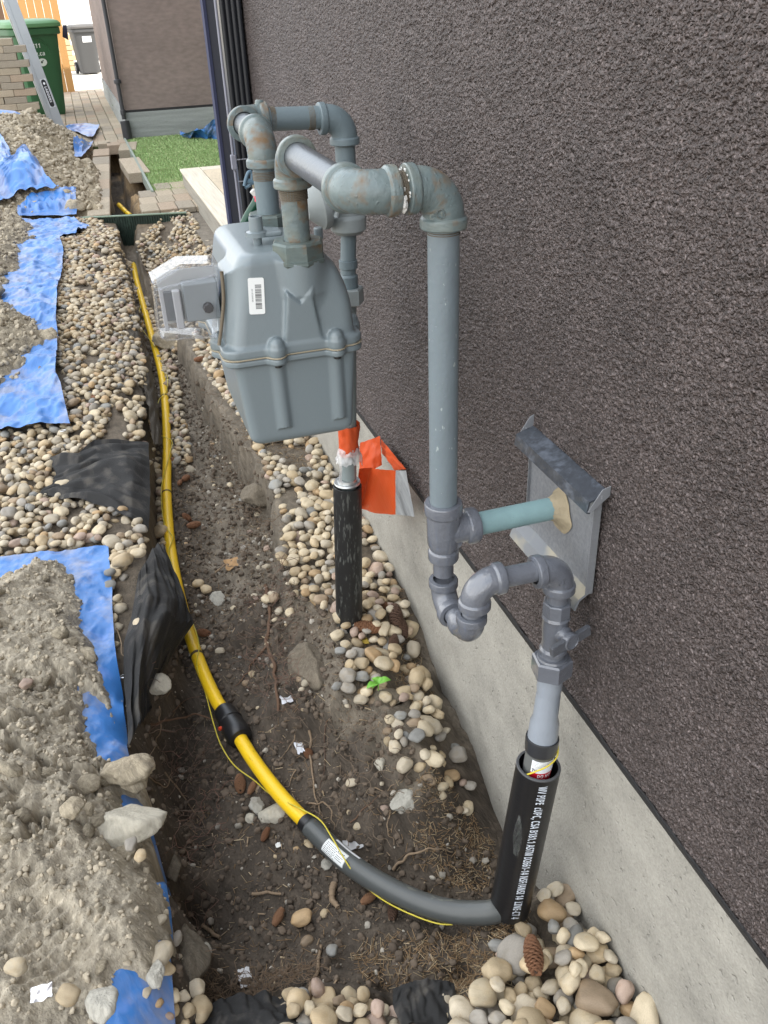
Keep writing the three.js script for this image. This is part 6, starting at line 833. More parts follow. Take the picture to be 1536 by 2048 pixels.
const pebBump = again(pitBump, 1.2);
// kinds of stone by colour
const KINDS = [['cream', [0.58, 0.49, 0.34], 7], ['tan', [0.48, 0.375, 0.23], 7], ['beige', [0.52, 0.455, 0.345], 9], ['grey', [0.30, 0.285, 0.26], 4.2], ['blue-grey', [0.215, 0.235, 0.245], 1.6], ['ochre', [0.45, 0.275, 0.115], 2], ['brown', [0.27, 0.19, 0.12], 2.4], ['pinkish', [0.40, 0.285, 0.235], 1.6]];
for (const k of KINDS) k[1] = k[1].map((v, i) => lerp(v, [0.45, 0.372, 0.262][i], k[0] === 'ochre' ? 0.38 : 0.24));
const kindSum = KINDS.reduce((s, k) => s + k[2], 0), pebMats = KINDS.map(([, c]) => [0.85, 1, 1.13].map((t) => std(lin(c[0] * t, c[1] * t, c[2] * t), { roughness: 0.68, map: mottle, bumpMap: pebBump, bumpScale: 0.0006 })));
const pebbles = [], cellOf = new Map(), CELL = 0.06;
function addPebble(x, z, r, region, o = {}) {
  const cx = Math.floor(x / CELL), cz = Math.floor(z / CELL), t = r * 0.5; let y = ground(x, z) + t * (region === NEARR ? 0.2 : 0.02);
  for (let i = -2; i <= 2; i++) for (let j = -2; j <= 2; j++) for (const p of cellOf.get((cx + i) * 100000 + cz + j) || []) { const d = Math.hypot(x - p.x, z - p.z), R = (r + p.r) * 0.86; if (d < R * (o.gap ?? 0.50)) { if (!o.force) return null; } if (d < R) y = Math.max(y, p.y + (t + p.r * 0.5) * 0.95 * Math.sqrt(Math.max(0, 1 - (d / R) ** 2))); }
  if (!o.force && y - ground(x, z) > (o.pile ?? 0.045)) return null;
  let q = pebR() * kindSum, k = 0; while (q > KINDS[k][2]) q -= KINDS[k++][2];
  const p = { x, y, z, r, region, kind: o.kind ?? k, tone: Math.floor(pebR() * 3), shape: Math.floor(pebR() * 9), rx: (pebR() - 0.5) * 0.9, ry: pebR() * 6.3, rz: (pebR() - 0.5) * 0.9, label: o.label };
  if (o.flat) { p.rx *= 0.3; p.rz *= 0.3; }
  pebbles.push(p); const key = cx * 100000 + cz; const l = cellOf.get(key); if (l) l.push(p); else cellOf.set(key, [p]); return p;
}
function strew(region, polyPx, y, n, size, o = {}) { const poly = plan(polyPx, y), xs = poly.map((p) => p[0]), zs = poly.map((p) => p[1]), x0 = Math.min(...xs), x1 = Math.max(...xs), z0 = Math.min(...zs), z1 = Math.max(...zs); for (let i = 0, made = 0; i < n * 30 && made < n; i++) { const x = lerp(x0, x1, pebR()), z = lerp(z0, z1, pebR()); if (x > FOUND_X - 0.012 && z > -4.95) continue; if (!inside(poly, x, z) || (region === LEFT && CLOTHS.some((c) => inside(c, x, z)))) continue; if (o.where && pebR() > o.where(x, z)) continue; if (addPebble(x, z, size(pebR(), x, z), region, o)) made++; } }
const CLOTHS = [[[96, 920], [150, 912], [186, 888], [240, 884], [299, 888], [300, 990], [297, 1062], [262, 1036], [210, 1014], [140, 1004], [78, 992], [112, 950]], [[276, 1155], [316, 1086], [330, 1090], [348, 1150], [388, 1246], [300, 1480], [256, 1496], [246, 1290], [262, 1220]]].map((l) => plan(l, -1.655));
const LEFT = 0, RIGHT = 1, NEARR = 2, FLOOR = 3, BANK = 4, BOTTOM = 5, FARR = 6;
// remarkable single stones, set first: [x, y, half width in pixels of the photograph, kind, label]
const singles = [
  [52, 838, 26, 1, 'big tan stone lying on the middle blue tarpaulin'], [603, 1838, 22, 5, 'ochre stone alone on the muddy trench floor below the coupling'], [664, 1903, 14, 4, 'round blue-grey pebble on the muddy floor near the bottom'],
  [675, 1272, 16, 0, 'cream pebble touching the foot of the scuffed black sleeve'], [681, 1303, 12, 4, 'pale blue-grey pebble just below the cream pebble at the scuffed sleeve'], [1118, 1826, 17, 1, 'upright tan pebble against the footing beside the lettered sleeve'],
  [1105, 1917, 27, 6, 'large round brown stone beside the pine cone at the lower right'], [1060, 2012, 32, 0, 'large cream stone at the bottom edge under the pine cone'], [1150, 2040, 36, 1, 'largest rounded tan stone at the bottom right edge'], [993, 1893, 17, 4, 'blue-grey pebble left of the pine cone at the lower right'],
  [1197, 1907, 24, 1, 'oblong tan pebble touching the footing at the lower right'], [1168, 1930, 20, 0, 'egg-shaped cream pebble right of the large brown stone'], [1130, 1953, 26, 0, 'oblong cream pebble below the egg-shaped pebble'], [1232, 1975, 21, 3, 'dark grey pebble beside the footing at the lower right'], [1205, 1958, 24, 1, 'rounded tan stone between the egg-shaped and dark grey pebbles'],
  [940, 1573, 13, 3, 'grey pebble lowest in the patch beside the footing'], [902, 1553, 18, 5, 'brown-orange pebble at the foot of the pebble patch by the footing'], [916, 1510, 20, 3, 'tall grey pebble leaning at the footing above the orange one'], [834, 1473, 17, 4, 'blue-grey pebble with a pale foot in the middle of the lower patch'], [789, 1495, 15, 2, 'beige pebble at the left end of the lower patch'], [880, 1475, 14, 3, 'round grey pebble at the top of the lower patch'],
  [868, 1520, 22, 0, 'large cream pebble in the centre of the lower patch'], [809, 1532, 20, 2, 'oblong beige pebble along the bottom of the lower patch'], [440, 1303, 10, 2, 'flat beige pebble beside the yellow pipe above the coupling'], [412, 1180, 13, 1, 'tan pebble beside the square broken paver piece'], [397, 1168, 12, 1, 'tan oblong pebble left of its neighbour by the broken paver'],
  [853, 1370, 17, 1, 'tan pebble at the footing above the sprouting leaves'], [724, 1355, 15, 4, 'blue-grey pebble left of the green seedling'], [697, 1378, 16, 3, 'grey pebble at the left end of the seedling patch'], [788, 1333, 17, 5, 'orange-tan pebble above the green seedling'], [875, 1430, 15, 1, 'tan pebble leaning on the footing below the seedling patch'],
  [352, 1880, 17, 3, 'grey speckled stone at the trench edge beside the tarpaulin'], [282, 1713, 13, 1, 'small tan stone on the clay below the white rock'], [262, 1692, 15, 3, 'grey-brown stone half sunk in clay below the white rock'], [33, 1936, 22, 0, 'pale cream stone on the clay at the lower left'], [137, 1992, 24, 1, 'tan stone half buried in the clay at the bottom left'], [322, 1842, 14, 2, 'beige pebble on the tarpaulin edge above a grey one'],
  [52, 1370, 14, 7, 'pinkish stone on the clay heap at the left edge'], [130, 970, 17, 0, 'cream pebble lying on the fanned black cloth'], [100, 968, 16, 1, 'tan pebble at the left tip of the fanned black cloth'], [245, 1122, 22, 1, 'large tan pebble between the tarpaulin corner and the black cloth'], [276, 1108, 17, 0, 'cream pebble next to the bunched black cloth'], [536, 920, 10, 0, 'cream pebble high on the bank under the meter'],
  [533, 1200, 12, 0, 'cream pebble alone on the bank left of the scuffed sleeve'], [279, 1247, 14, 0, 'cream pebble caught in the bunched black cloth'],
];
for (const [x, y, w, k, label] of singles) { const p = y > 1100 && x < 345 && x < 330 ? onGround(x, y, 0.10) : onGround(x, y, 0.02), d = p.dot(CF); if (x < 345 && y > 1300) { p.copy(onGround(x, y, x > 300 ? 0.05 : 0.15)); } const q = addPebble(p.x, p.z, w * d / FOCAL * 0.98, -1, { force: true, kind: k, label, flat: true }); q.y = Math.max(p.y + 0.004, x < 345 && y > 1300 ? p.y - 0.008 : -9); }
const dirt = (x, z) => smooth(0.20, 0.08, fbm(x * 4.5, z * 2.6, 21, 3));
const sz = (a, b) => (q) => lerp(a, b, Math.pow(q, 1.6));
// right: strip along the footing
strew(RIGHT, [[400, 545], [430, 560], [520, 700], [620, 860], [668, 930], [700, 985], [735, 1050], [768, 1110], [800, 1190], [826, 1250], [770, 1262], [712, 1238], [640, 1215], [590, 1175], [560, 1120], [572, 1045], [560, 1000], [535, 945], [512, 890], [486, 838], [446, 790], [410, 740], [392, 700], [390, 660]], -1.71, 1500, sz(0.016, 0.034), { pile: 0.034, where: dirt });
strew(RIGHT, [[690, 1235], [800, 1230], [838, 1300], [870, 1380], [890, 1440], [860, 1452], [830, 1400], [780, 1395], [720, 1400], [690, 1385], [700, 1330], [672, 1290]], -1.74, 72, sz(0.016, 0.033), { pile: 0.035, where: (x, z) => 0.9 });
strew(RIGHT, [[770, 1480], [880, 1450], [915, 1470], [945, 1560], [930, 1590], [880, 1590], [850, 1560], [780, 1545]], -1.82, 26, sz(0.014, 0.028), { pile: 0.02 });
// left: between the tarpaulins and the trench
strew(LEFT, [[186, 470], [250, 476], [262, 500], [268, 560], [279, 660], [297, 780], [305, 870], [309, 960], [316, 1050], [322, 1078], [270, 1120], [250, 1180], [243, 1240], [240, 1290], [228, 1296], [220, 1180], [214, 1092], [100, 1112], [-80, 1128], [-260, 1140], [-260, 890], [-40, 878], [120, 868], [136, 862], [126, 790], [118, 740], [120, 660], [126, 590], [128, 530], [120, 505], [160, 492]], -1.675, 2700, sz(0.016, 0.032), { pile: 0.034, where: dirt });
// beyond: toward the green edging, either side
strew(FARR, [[130, 440], [200, 446], [246, 478], [250, 500], [180, 500], [150, 460]], -1.68, 300, sz(0.018, 0.03), {});
strew(FARR, [[268, 470], [300, 452], [345, 432], [376, 428], [420, 480], [448, 525], [440, 570], [400, 560], [380, 640], [340, 660], [304, 560], [290, 500]], -1.70, 1500, sz(0.016, 0.031), { pile: 0.03, where: dirt });
// near right heap
strew(NEARR, [[1096, 1800], [1126, 1792], [1160, 1830], [1215, 1890], [1262, 1960], [1300, 2040], [1330, 2110], [900, 2110], [905, 2030], [960, 1980], [1010, 1900], [1040, 1860], [1075, 1830]], -1.81, 260, (q, x, z) => lerp(0.017, 0.042, Math.pow(q, 1.9)), { pile: 0.06 });
strew(BOTTOM, [[340, 1990], [420, 2000], [640, 1985], [720, 1985], [780, 2010], [800, 2100], [300, 2100]], -1.82, 110, sz(0.015, 0.034), { pile: 0.03, where: (x, z) => 0.8 });
strew(BOTTOM, [[880, 2010], [960, 1990], [990, 2110], [880, 2110]], -1.80, 26, sz(0.018, 0.034), {});
// stones on the floor and the banks of the trench
strew(FLOOR, [[276, 600], [292, 600], [330, 700], [352, 745], [372, 870], [386, 940], [345, 940], [340, 800], [318, 720]], -1.90, 300, sz(0.014, 0.028), { pile: 0.03 });
strew(FLOOR, [[340, 1000], [480, 1100], [540, 1300], [640, 1500], [860, 1800], [800, 1900], [500, 1950], [380, 1850], [440, 1650], [520, 1640], [440, 1480], [390, 1280]], -1.91, 34, (q) => lerp(0.007, 0.018, q * q), { where: () => 1 });
strew(BANK, [[400, 760], [500, 950], [545, 1060], [520, 1130], [620, 1240], [680, 1400], [760, 1500], [840, 1600], [700, 1600], [540, 1300], [470, 1100], [395, 880]], -1.78, 60, (q) => lerp(0.008, 0.022, q * q), {});
{
  // the largest in view stand singly; the rest lie together
  const score = (p) => { const [sx, sy, d] = seen(V(p.x, p.y, p.z)); return d > 0 && sx > -10 && sx < 1546 && sy > -10 && sy < 2050 ? p.r / d : 0; };
  const hid = (p) => { const [sx, sy] = seen(V(p.x, p.y, p.z)); return (sx > 440 && sx < 720 && sy > 430 && sy < 875) || (sx < 215 && sy > 1170 && p.region === LEFT); };
  const sorted = pebbles.filter((p) => p.label || (score(p) > 0 && !hid(p))).sort((a, b) => (b.label ? 1 : 0) - (a.label ? 1 : 0) || score(b) - score(a)), single = new Set(sorted.slice(0, 300));
  const WHERE = ['lying in the pebble strip left of the trench', 'in the pebble strip between the trench and the footing', 'in the pile of stones at the lower right corner', 'on the muddy floor of the trench', 'stuck in the dirt bank right of the trench', 'among the stones along the bottom edge', 'in the distant gravel before the green edging'];
  const MARKS = [[693, 1240, 'the scuffed black sleeve'], [757, 1378, 'the green seedling'], [1066, 1917, 'the large pine cone'], [1015, 1830, 'the lettered sleeve'], [850, 2000, 'the flat square of black cloth'], [480, 2020, 'the crumpled black cloth'], [290, 1120, 'the bunched black cloth'], [190, 960, 'the fanned black cloth'], [205, 1100, 'the near tarpaulin corner'], [140, 860, 'the tarpaulin grommet'], [245, 1260, 'the near tarpaulin edge'], [600, 930, 'the bottom of the meter'], [750, 980, 'the orange band'], [835, 1280, 'the concrete footing'], [340, 1000, 'the yellow pipe'], [870, 1520, 'the lower pebble patch'], [520, 1000, 'the torn earth bank'], [1250, 1990, 'the footing at the corner'], [660, 1990, 'the bottom edge'], [50, 1000, 'the left edge'], [200, 720, 'the middle tarpaulin'], [620, 1120, 'the scuffed sleeve'], [745, 1100, 'the orange band'], [980, 2020, 'the needles at the bottom'], [420, 870, 'the trench bank'], [60, 920, 'the middle tarpaulin hem'], [1150, 2000, 'the big cream stone']];
  for (const p of single) {
    const m = new THREE.Mesh(pebGeos[p.shape], pebMats[p.kind][p.tone]); m.name = numbered('pebble'); m.position.set(p.x, p.y, p.z); m.rotation.set(p.rx, p.ry, p.rz, 'YXZ'); m.scale.setScalar(p.r); m.castShadow = m.receiveShadow = true; scene.add(m);
    const [sx, sy, d] = seen(m.position), near = MARKS.map((k) => [Math.hypot(k[0] - sx, k[1] - sy), k]).sort((a, b) => a[0] - b[0])[0][1], size = p.r > 0.031 ? 'large' : p.r > 0.025 ? 'mid-sized' : 'small', tilt = Math.abs(p.rx) + Math.abs(p.rz) > 0.55 ? 'tilted' : 'flat-lying', side = Math.abs(near[0] - sx) > Math.abs(near[1] - sy) ? (sx < near[0] ? 'left of' : 'right of') : (sy < near[1] ? 'above' : 'below');
    if (p.label) tag(m, p.label, 'pebble'); else tag(m, `${size} ${tilt} ${KINDS[p.kind][0]}${['', '', ', pale,'][p.tone].replace(/,$/, '')} pebble ${side} ${near[2]}`.replace(', pale pebble', ' pale pebble'), 'pebble', `${KINDS[p.kind][0]} river pebbles ${WHERE[p.region]}`);
  }
  { const by = new Map(); scene.children.forEach((o) => { if (o.userData.category === 'pebble') { const l = by.get(o.userData.label); if (l) l.push(o); else by.set(o.userData.label, [o]); } }); const W = ['nearest', 'second nearest', 'third nearest', 'fourth nearest', 'fifth nearest', 'sixth nearest', 'seventh nearest', 'eighth nearest']; for (const l of by.values()) if (l.length > 1) l.sort((a, b) => a.position.dot(CF) - b.position.dot(CF)).forEach((o, i) => { o.userData.label += `, ${(W[i] || 'farthest')} alike`; }); }
  const rest = pebbles.filter((p) => !single.has(p)), q = new THREE.Quaternion(), e = new THREE.Euler(), mm = new THREE.Matrix4(), c = new THREE.Color();
  for (let k = 0; k < 9; k++) {
    const l = rest.filter((p) => p.shape === k), im = new THREE.InstancedMesh(pebLow[k], std(lin(1, 1, 1), { roughness: 0.7, map: mottle, bumpMap: pebBump, bumpScale: 0.0006 }), l.length);
    l.forEach((p, i) => { e.set(p.rx, p.ry, p.rz, 'YXZ'); q.setFromEuler(e); mm.compose(V(p.x, p.y, p.z), q, V(p.r, p.r, p.r)); im.setMatrixAt(i, mm); const t = [0.85, 1, 1.13][p.tone], a = KINDS[p.kind][1]; im.setColorAt(i, c.setRGB(a[0] * t, a[1] * t, a[2] * t)); });
    im.name = numbered('gravel'); im.castShadow = im.receiveShadow = true; tag(im, 'mixed smooth river pebbles covering the ground on both sides of the trench', 'gravel', 'river pebbles too many to count', 'stuff'); scene.add(im);
  }
}

// ---------------------------------------------------------------- broken rock, cones, roots, needles, litter
function rock(label, px, py, w, h, mat, seed, o = {}) {
  const p = o.at ?? onGround(px, py, o.lift || 0), d = p.dot(CF), r = rngOf(seed), rx = w * d / FOCAL, rz = h * d / FOCAL, ry = o.t ?? Math.min(rx, rz) * 0.75;
  const g = mergeVertices(new THREE.IcosahedronGeometry(1, 9).deleteAttribute('uv').deleteAttribute('normal')), a = g.attributes.position, planes = [...Array(o.facets || 10)].map(() => [V(r() - 0.5, r() - 0.5, r() - 0.5).normalize(), 0.62 + 0.28 * r()]), uv = new Float32Array(a.count * 2);
  for (let i = 0; i < a.count; i++) { const v = V().fromBufferAttribute(a, i); let s = 1; for (const [n, q] of planes) { const t = v.dot(n); if (t > q) s = Math.min(s, q / t); } s *= 1.15 * (1 + 0.10 * noise(v.x * 2 + seed, v.y * 2, v.z * 2) + 0.05 * noise(v.x * 6 + seed, v.y * 6, v.z * 6) + 0.03 * noise(v.x * 14, v.y * 14 + seed, v.z * 14)); a.setXYZ(i, v.x * s * rx, v.y * s * ry, v.z * s * rz); uv[i * 2] = v.x * rx * 3 + v.y * ry; uv[i * 2 + 1] = v.z * rz * 3 + v.y * ry * 2; }
  g.setAttribute('uv', new THREE.BufferAttribute(uv, 2)); g.computeVertexNormals(); g.rotateX(o.rx || 0); g.rotateY(o.ry || 0); g.translate(p.x, p.y + ry * (o.sink ?? 0.3), p.z);
  const m = part(scene, o.name || 'rock', g, mat); return tag(m, label, o.category || 'rock');
}
const limeMat = std(lin(0.60, 0.56, 0.465), { roughness: 0.95, map: again(concTex, 6), bumpMap: again(soilBump, 3), bumpScale: 0.0035 }), greyRock = std(lin(0.52, 0.50, 0.44), { roughness: 0.95, map: again(concTex, 6), bumpMap: again(soilBump, 3), bumpScale: 0.0035 }), clayRock = std(lin(0.46, 0.395, 0.29), { roughness: 0.95, map: again(soilTex, 2), bumpMap: again(soilBump, 2.5), bumpScale: 0.004 }), bankRock = std(lin(0.235, 0.198, 0.148), { roughness: 0.95, map: again(soilTex, 2), bumpMap: again(soilBump, 2.5), bumpScale: 0.004 }), darkRock = std(lin(0.17, 0.145, 0.11), { roughness: 0.95, map: again(soilTex, 2), bumpMap: again(soilBump, 2.5), bumpScale: 0.004 });
rock('large white rough rock lying across the edge of the near tarpaulin', 238, 1648, 84, 46, limeMat, 11, { lift: 0.13, ry: -0.12, t: 0.045, facets: 18, sink: -0.15 });
rock('white jagged stone in the trench under the bunched black cloth', 316, 1372, 22, 26, limeMat, 12, { lift: 0.07, ry: 0.5 });
rock('pale rough stone touching the left side of the yellow pipe near the grey bend', 549, 1630, 28, 22, limeMat, 13);
rock('smaller grey rough stone left of the pale one by the yellow pipe', 511, 1614, 16, 18, greyRock, 14);
rock('round pale stone under the small grey rough stone', 499, 1640, 12, 11, limeMat, 15, { facets: 5 });
rock('pale grey lump of rock stuck in the bank above the grey bend', 812, 1605, 32, 24, greyRock, 16, { sink: 0.1, facets: 16 });
rock('square piece of broken grey paver on the mud beside the yellow pipe', 433, 1200, 15, 20, greyRock, 17, { facets: 18 });
rock('pale stone near the left end of the lower pebble patch', 759, 1532, 14, 14, limeMat, 18);
rock('grey-white chunk of clay at the bottom left beside the tarpaulin', 206, 2012, 30, 34, greyRock, 19, { lift: 0.14, facets: 14 });
rock('pale stone on the tarpaulin edge at the bottom left', 313, 1950, 17, 26, greyRock, 20, { lift: 0.05 });
rock('big lump of clay behind the white rock', 255, 1545, 48, 34, clayRock, 21, { lift: 0.12, facets: 16 });
rock('small lump of clay right of the white rock', 268, 1570, 24, 24, clayRock, 22, { lift: 0.10 });
rock('tan earthy lump left of the white rock', 146, 1620, 22, 22, clayRock, 23, { lift: 0.16 });
rock('mossy dark boulder in the left side of the trench at the bottom', 375, 1920, 40, 62, darkRock, 24, { sink: 0.3, facets: 12 });
rock('smaller dark boulder above the mossy one in the trench', 345, 1740, 16, 30, darkRock, 25, { sink: 0.3 });
rock('flat grey stone slab sticking out of the trench wall under the index cover', 345, 690, 34, 26, clayRock, 26, { sink: 0.6, facets: 14 });
rock('grey stone resting on mud left of the grey bend', 408, 1905, 14, 16, greyRock, 27);
rock('small grey rock on the mud below the pipe label', 654, 1730, 11, 11, greyRock, 28);
rock('pale crumbly rock at the upper end of the lower patch of pebbles', 770, 1400, 30, 22, bankRock, 29, { sink: 0 });
rock('grey earth lump jutting from the bank below the scuffed sleeve', 620, 1330, 36, 64, bankRock, 30, { sink: -0.2, facets: 16 });
rock('dark torn lump of earth at the top of the trench bank', 520, 990, 36, 30, bankRock, 32, { sink: 0.1, facets: 14 });
// pine cones
const coneProto = (() => {
  const core = turned(V(0, 0, -0.5), PZ, [[0, 0], [0.04, 0.10], [0.25, 0.15], [0.6, 0.13], [0.95, 0.05], [1, 0]], 12), sc = [];
  const one = new THREE.SphereGeometry(0.11, 6, 4); one.scale(1, 0.32, 0.85);
  for (let i = 0; i < 84; i++) { const t = (i + 0.5) / 84, a = i * 2.39996, R = 0.17 * Math.pow(Math.sin(Math.PI * (0.10 + 0.84 * t)), 0.75) + 0.015, g = one.clone(); g.scale(1, 1, 1); g.rotateX(-0.75); g.translate(0, R, 0); g.rotateZ(a); g.translate(0, 0, -0.46 + 0.92 * t); sc.push(g); }
  return { core, scales: mergeAll(sc) };
})();
const coneMats = [[0.23, 0.105, 0.05], [0.30, 0.155, 0.08], [0.115, 0.062, 0.038]].map((c) => std(lin(...c), { roughness: 0.7, bumpMap: again(soilBump, 2), bumpScale: 0.002 })), coneIn = std(lin(0.05, 0.028, 0.018), { roughness: 0.9 });
function cone(px, py, L, dirPx, mat, label, o = {}) { const c = onGround(px, py, o.lift || 0.006), d = c.dot(CF), len = L * d / FOCAL, q = onGround(px + dirPx[0], py + dirPx[1], o.lift || 0.006).sub(c).normalize(); const t = thing('pine_cone', label, 'pine cone', [c.x, c.y + len * 0.17, c.z]); t.quaternion.setFromUnitVectors(PZ, q); t.scale.set(len * (o.fat || 1), len * (o.fat || 1), len); for (const [n, g, m] of [['cone_core', coneProto.core, coneIn], ['cone_scales', coneProto.scales, coneMats[mat]]]) { const k = new THREE.Mesh(g, m); k.name = n; k.castShadow = k.receiveShadow = true; t.add(k); } return t; }
const conesPx = [
  [1066, 1917, 78, [12, 76], 0, 'large red-brown pine cone standing among stones at the lower right', { fat: 1.05, lift: 0.075 }], [617, 1510, 30, [10, 18], 0, 'round red-brown pine cone on the dirt bank in the middle', { fat: 1.3 }], [481, 1572, 48, [3, 40], 1, 'long light brown pine cone left of the yellow pipe'], [505, 1578, 30, [12, -24], 1, 'pale pine cone tucked beside the long one'], [531, 1672, 30, [12, -26], 0, 'small pine cone on mud below the pale rough stone'], [557, 1838, 40, [16, -32], 1, 'light pine cone on mud above the lone ochre stone'],
  [738, 1800, 40, [20, -14], 1, 'pine cone half under the grey bend'], [786, 1825, 44, [-4, 34], 2, 'dark pine cone under the grey bend'], [388, 1054, 30, [28, -6], 0, 'pine cone on the mud floor right of the yellow pipe'], [374, 1038, 26, [18, 14], 0, 'pine cone just above its twin on the mud floor'], [407, 1270, 34, [30, 4], 0, 'pine cone beside the yellow pipe below the black cloth'], [352, 925, 26, [18, 3], 0, 'dark pine cone against the yellow pipe by the fanned cloth'], [372, 960, 26, [20, -12], 0, 'pine cone right of the yellow pipe below another cone'], [360, 968, 20, [8, -14], 0, 'small pine cone lowest of the three by the yellow pipe'],
  [86, 902, 30, [2, 26], 0, 'pine cone in the pebbles left of the fanned black cloth'], [85, 936, 26, [-4, 20], 0, 'pine cone at the upper left corner of the fanned cloth'], [188, 800, 24, [-16, -8], 0, 'red-brown pine cone in the left pebbles above the cloth'], [208, 785, 26, [18, -14], 2, 'dark pine cone beside the red-brown one in the left pebbles'], [190, 650, 20, [16, 2], 0, 'pine cone on the left pebbles beside the tarpaulin'], [400, 722, 24, [22, -4], 0, 'pine cone on the bank under the index cover'],
  [792, 1240, 60, [8, 50], 2, 'long dark pine cone by the footing behind the scuffed sleeve', { lift: 0.02 }], [806, 1262, 44, [8, 40], 2, 'dark pine cone nearest the footing behind the scuffed sleeve', { lift: 0.02 }], [736, 1262, 56, [-50, -6], 0, 'pine cone lying against the foot of the scuffed sleeve', { lift: 0.01 }], [788, 1290, 44, [-8, 40], 2, 'dark pine cone below the long ones behind the scuffed sleeve'], [763, 1213, 36, [30, 14], 0, 'pine cone right of the scuffed sleeve under the tape'],
];
for (const c of conesPx) cone(...c);
// roots and twigs
const rootMats = [std(lin(0.13, 0.075, 0.045), { roughness: 0.9 }), std(lin(0.25, 0.18, 0.115), { roughness: 0.9 }), std(lin(0.09, 0.055, 0.036), { roughness: 0.9 })];
function root(px, label, rad, mat, o = {}) { const r = rngOf(Math.round(px[0][0] * 13 + px[0][1])), P = []; px.forEach(([x, y], i) => { const p = onGround(x, y, 0.004 + rad + (o.lift || 0) * Math.sin(Math.PI * i / (px.length - 1))); P.push(p); if (i < px.length - 1) for (let q = 1; q < 3; q++) { const a = lerp(x, px[i + 1][0], q / 3) + (r() - 0.5) * 7, b = lerp(y, px[i + 1][1], q / 3) + (r() - 0.5) * 7; P.push(onGround(a, b, 0.003 + rad + (o.lift || 0) * Math.sin(Math.PI * (i + q / 3) / (px.length - 1)) + 0.003 * r())); } }); const m = part(scene, o.name || 'root', tube(P, (t) => rad * lerp(1, o.tip ?? 0.35, t) * (1 + 0.15 * Math.sin(t * 60)), P.length * 5, 7), rootMats[mat]); return tag(m, label, o.category || 'root'); }
root([[531, 1170], [540, 1235], [532, 1280], [545, 1320], [552, 1360], [556, 1422]], 'thick brown root running down the middle of the dirt bank', 0.0075, 0, { tip: 0.6 });
root([[536, 1290], [505, 1325], [488, 1350], [470, 1372]], 'side root branching left from the thick brown root', 0.004, 0);
root([[540, 1250], [565, 1260], [590, 1235]], 'thin root branching right from the thick brown root', 0.0022, 2);
root([[300, 1450], [340, 1440], [390, 1428], [440, 1440], [482, 1436]], 'long brown root reaching across the trench to the black coupling', 0.004, 0, { lift: 0.05, tip: 0.5 });
root([[318, 1412], [322, 1450], [312, 1490], [300, 1520]], 'pale thin root hanging below the bunched cloth', 0.0022, 1, { lift: 0.03 });
root([[345, 1425], [372, 1400], [410, 1390]], 'thin root above the long root near the cloth', 0.002, 0, { lift: 0.03 });
root([[330, 1545], [365, 1590], [390, 1625], [410, 1655]], 'grey forked root on the dark trench floor at the left', 0.0026, 1);
root([[300, 1555], [330, 1575], [345, 1545]], 'grey root beside the white rock', 0.0026, 1);
root([[618, 1460], [622, 1520], [628, 1580], [640, 1625]], 'root passing the round pine cone on the bank', 0.004, 1, { tip: 0.5 });
root([[654, 1440], [650, 1510], [640, 1570], [648, 1590]], 'thin dark root right of the round pine cone', 0.0025, 2);
root([[616, 1606], [645, 1604], [664, 1625], [668, 1660]], 'looping tan root above the grey bend', 0.003, 1, { lift: 0.02 });
root([[786, 1740], [815, 1710], [850, 1700], [880, 1698], [905, 1704]], 'tan root above the right part of the grey bend', 0.004, 1, { lift: 0.015 });
root([[700, 1645], [730, 1615], [760, 1590]], 'thin reddish root under the pale lump of rock', 0.0022, 0);
root([[742, 1577], [775, 1582], [800, 1560]], 'thin tan root left of the pale lump of rock', 0.002, 1);
root([[780, 1620], [776, 1660], [788, 1690]], 'thin tan root below the pale lump of rock', 0.0022, 1);
root([[430, 1145], [452, 1128], [470, 1135]], 'curled dry leaf stalk on the mud', 0.004, 1, { lift: 0.02, name: 'twig', category: 'twig' });
root([[614, 2010], [622, 1975], [636, 1935], [642, 1890]], 'pale stick standing in the mud near the bottom', 0.0048, 1, { name: 'stick', category: 'stick', tip: 0.8 });
root([[405, 1850], [425, 1866], [440, 1876]], 'short pale stick in the dark left side of the trench', 0.005, 1, { name: 'stick', category: 'stick', tip: 0.9 });
root([[505, 1788], [535, 1784], [562, 1788]], 'tan stick lying flat on the mud', 0.0045, 1, { name: 'stick', category: 'stick', tip: 0.7 });
root([[668, 1768], [664, 1795], [676, 1815]], 'stubby piece of bark on the mud left of the bend', 0.009, 1, { name: 'bark', category: 'bark', tip: 0.7 });
root([[0, 1450], [30, 1458], [55, 1462], [80, 1450]], 'reddish root on the clay heap at the left edge', 0.003, 0, { lift: 0.0 });
root([[230, 1248], [245, 1310], [280, 1338]], 'thin tan root lying across the tarpaulin edge', 0.0022, 1, { lift: 0.02 });
root([[330, 1205], [400, 1256], [425, 1282]], 'thin root between the cloth and the pine cone', 0.002, 0, { lift: 0.02 });
root([[590, 1470], [575, 1500], [560, 1520]], 'thin grey root left of the round pine cone', 0.002, 1);
root([[592, 1540], [580, 1565], [566, 1580]], 'pale thin root crossing dark soil by the pipe', 0.002, 1);
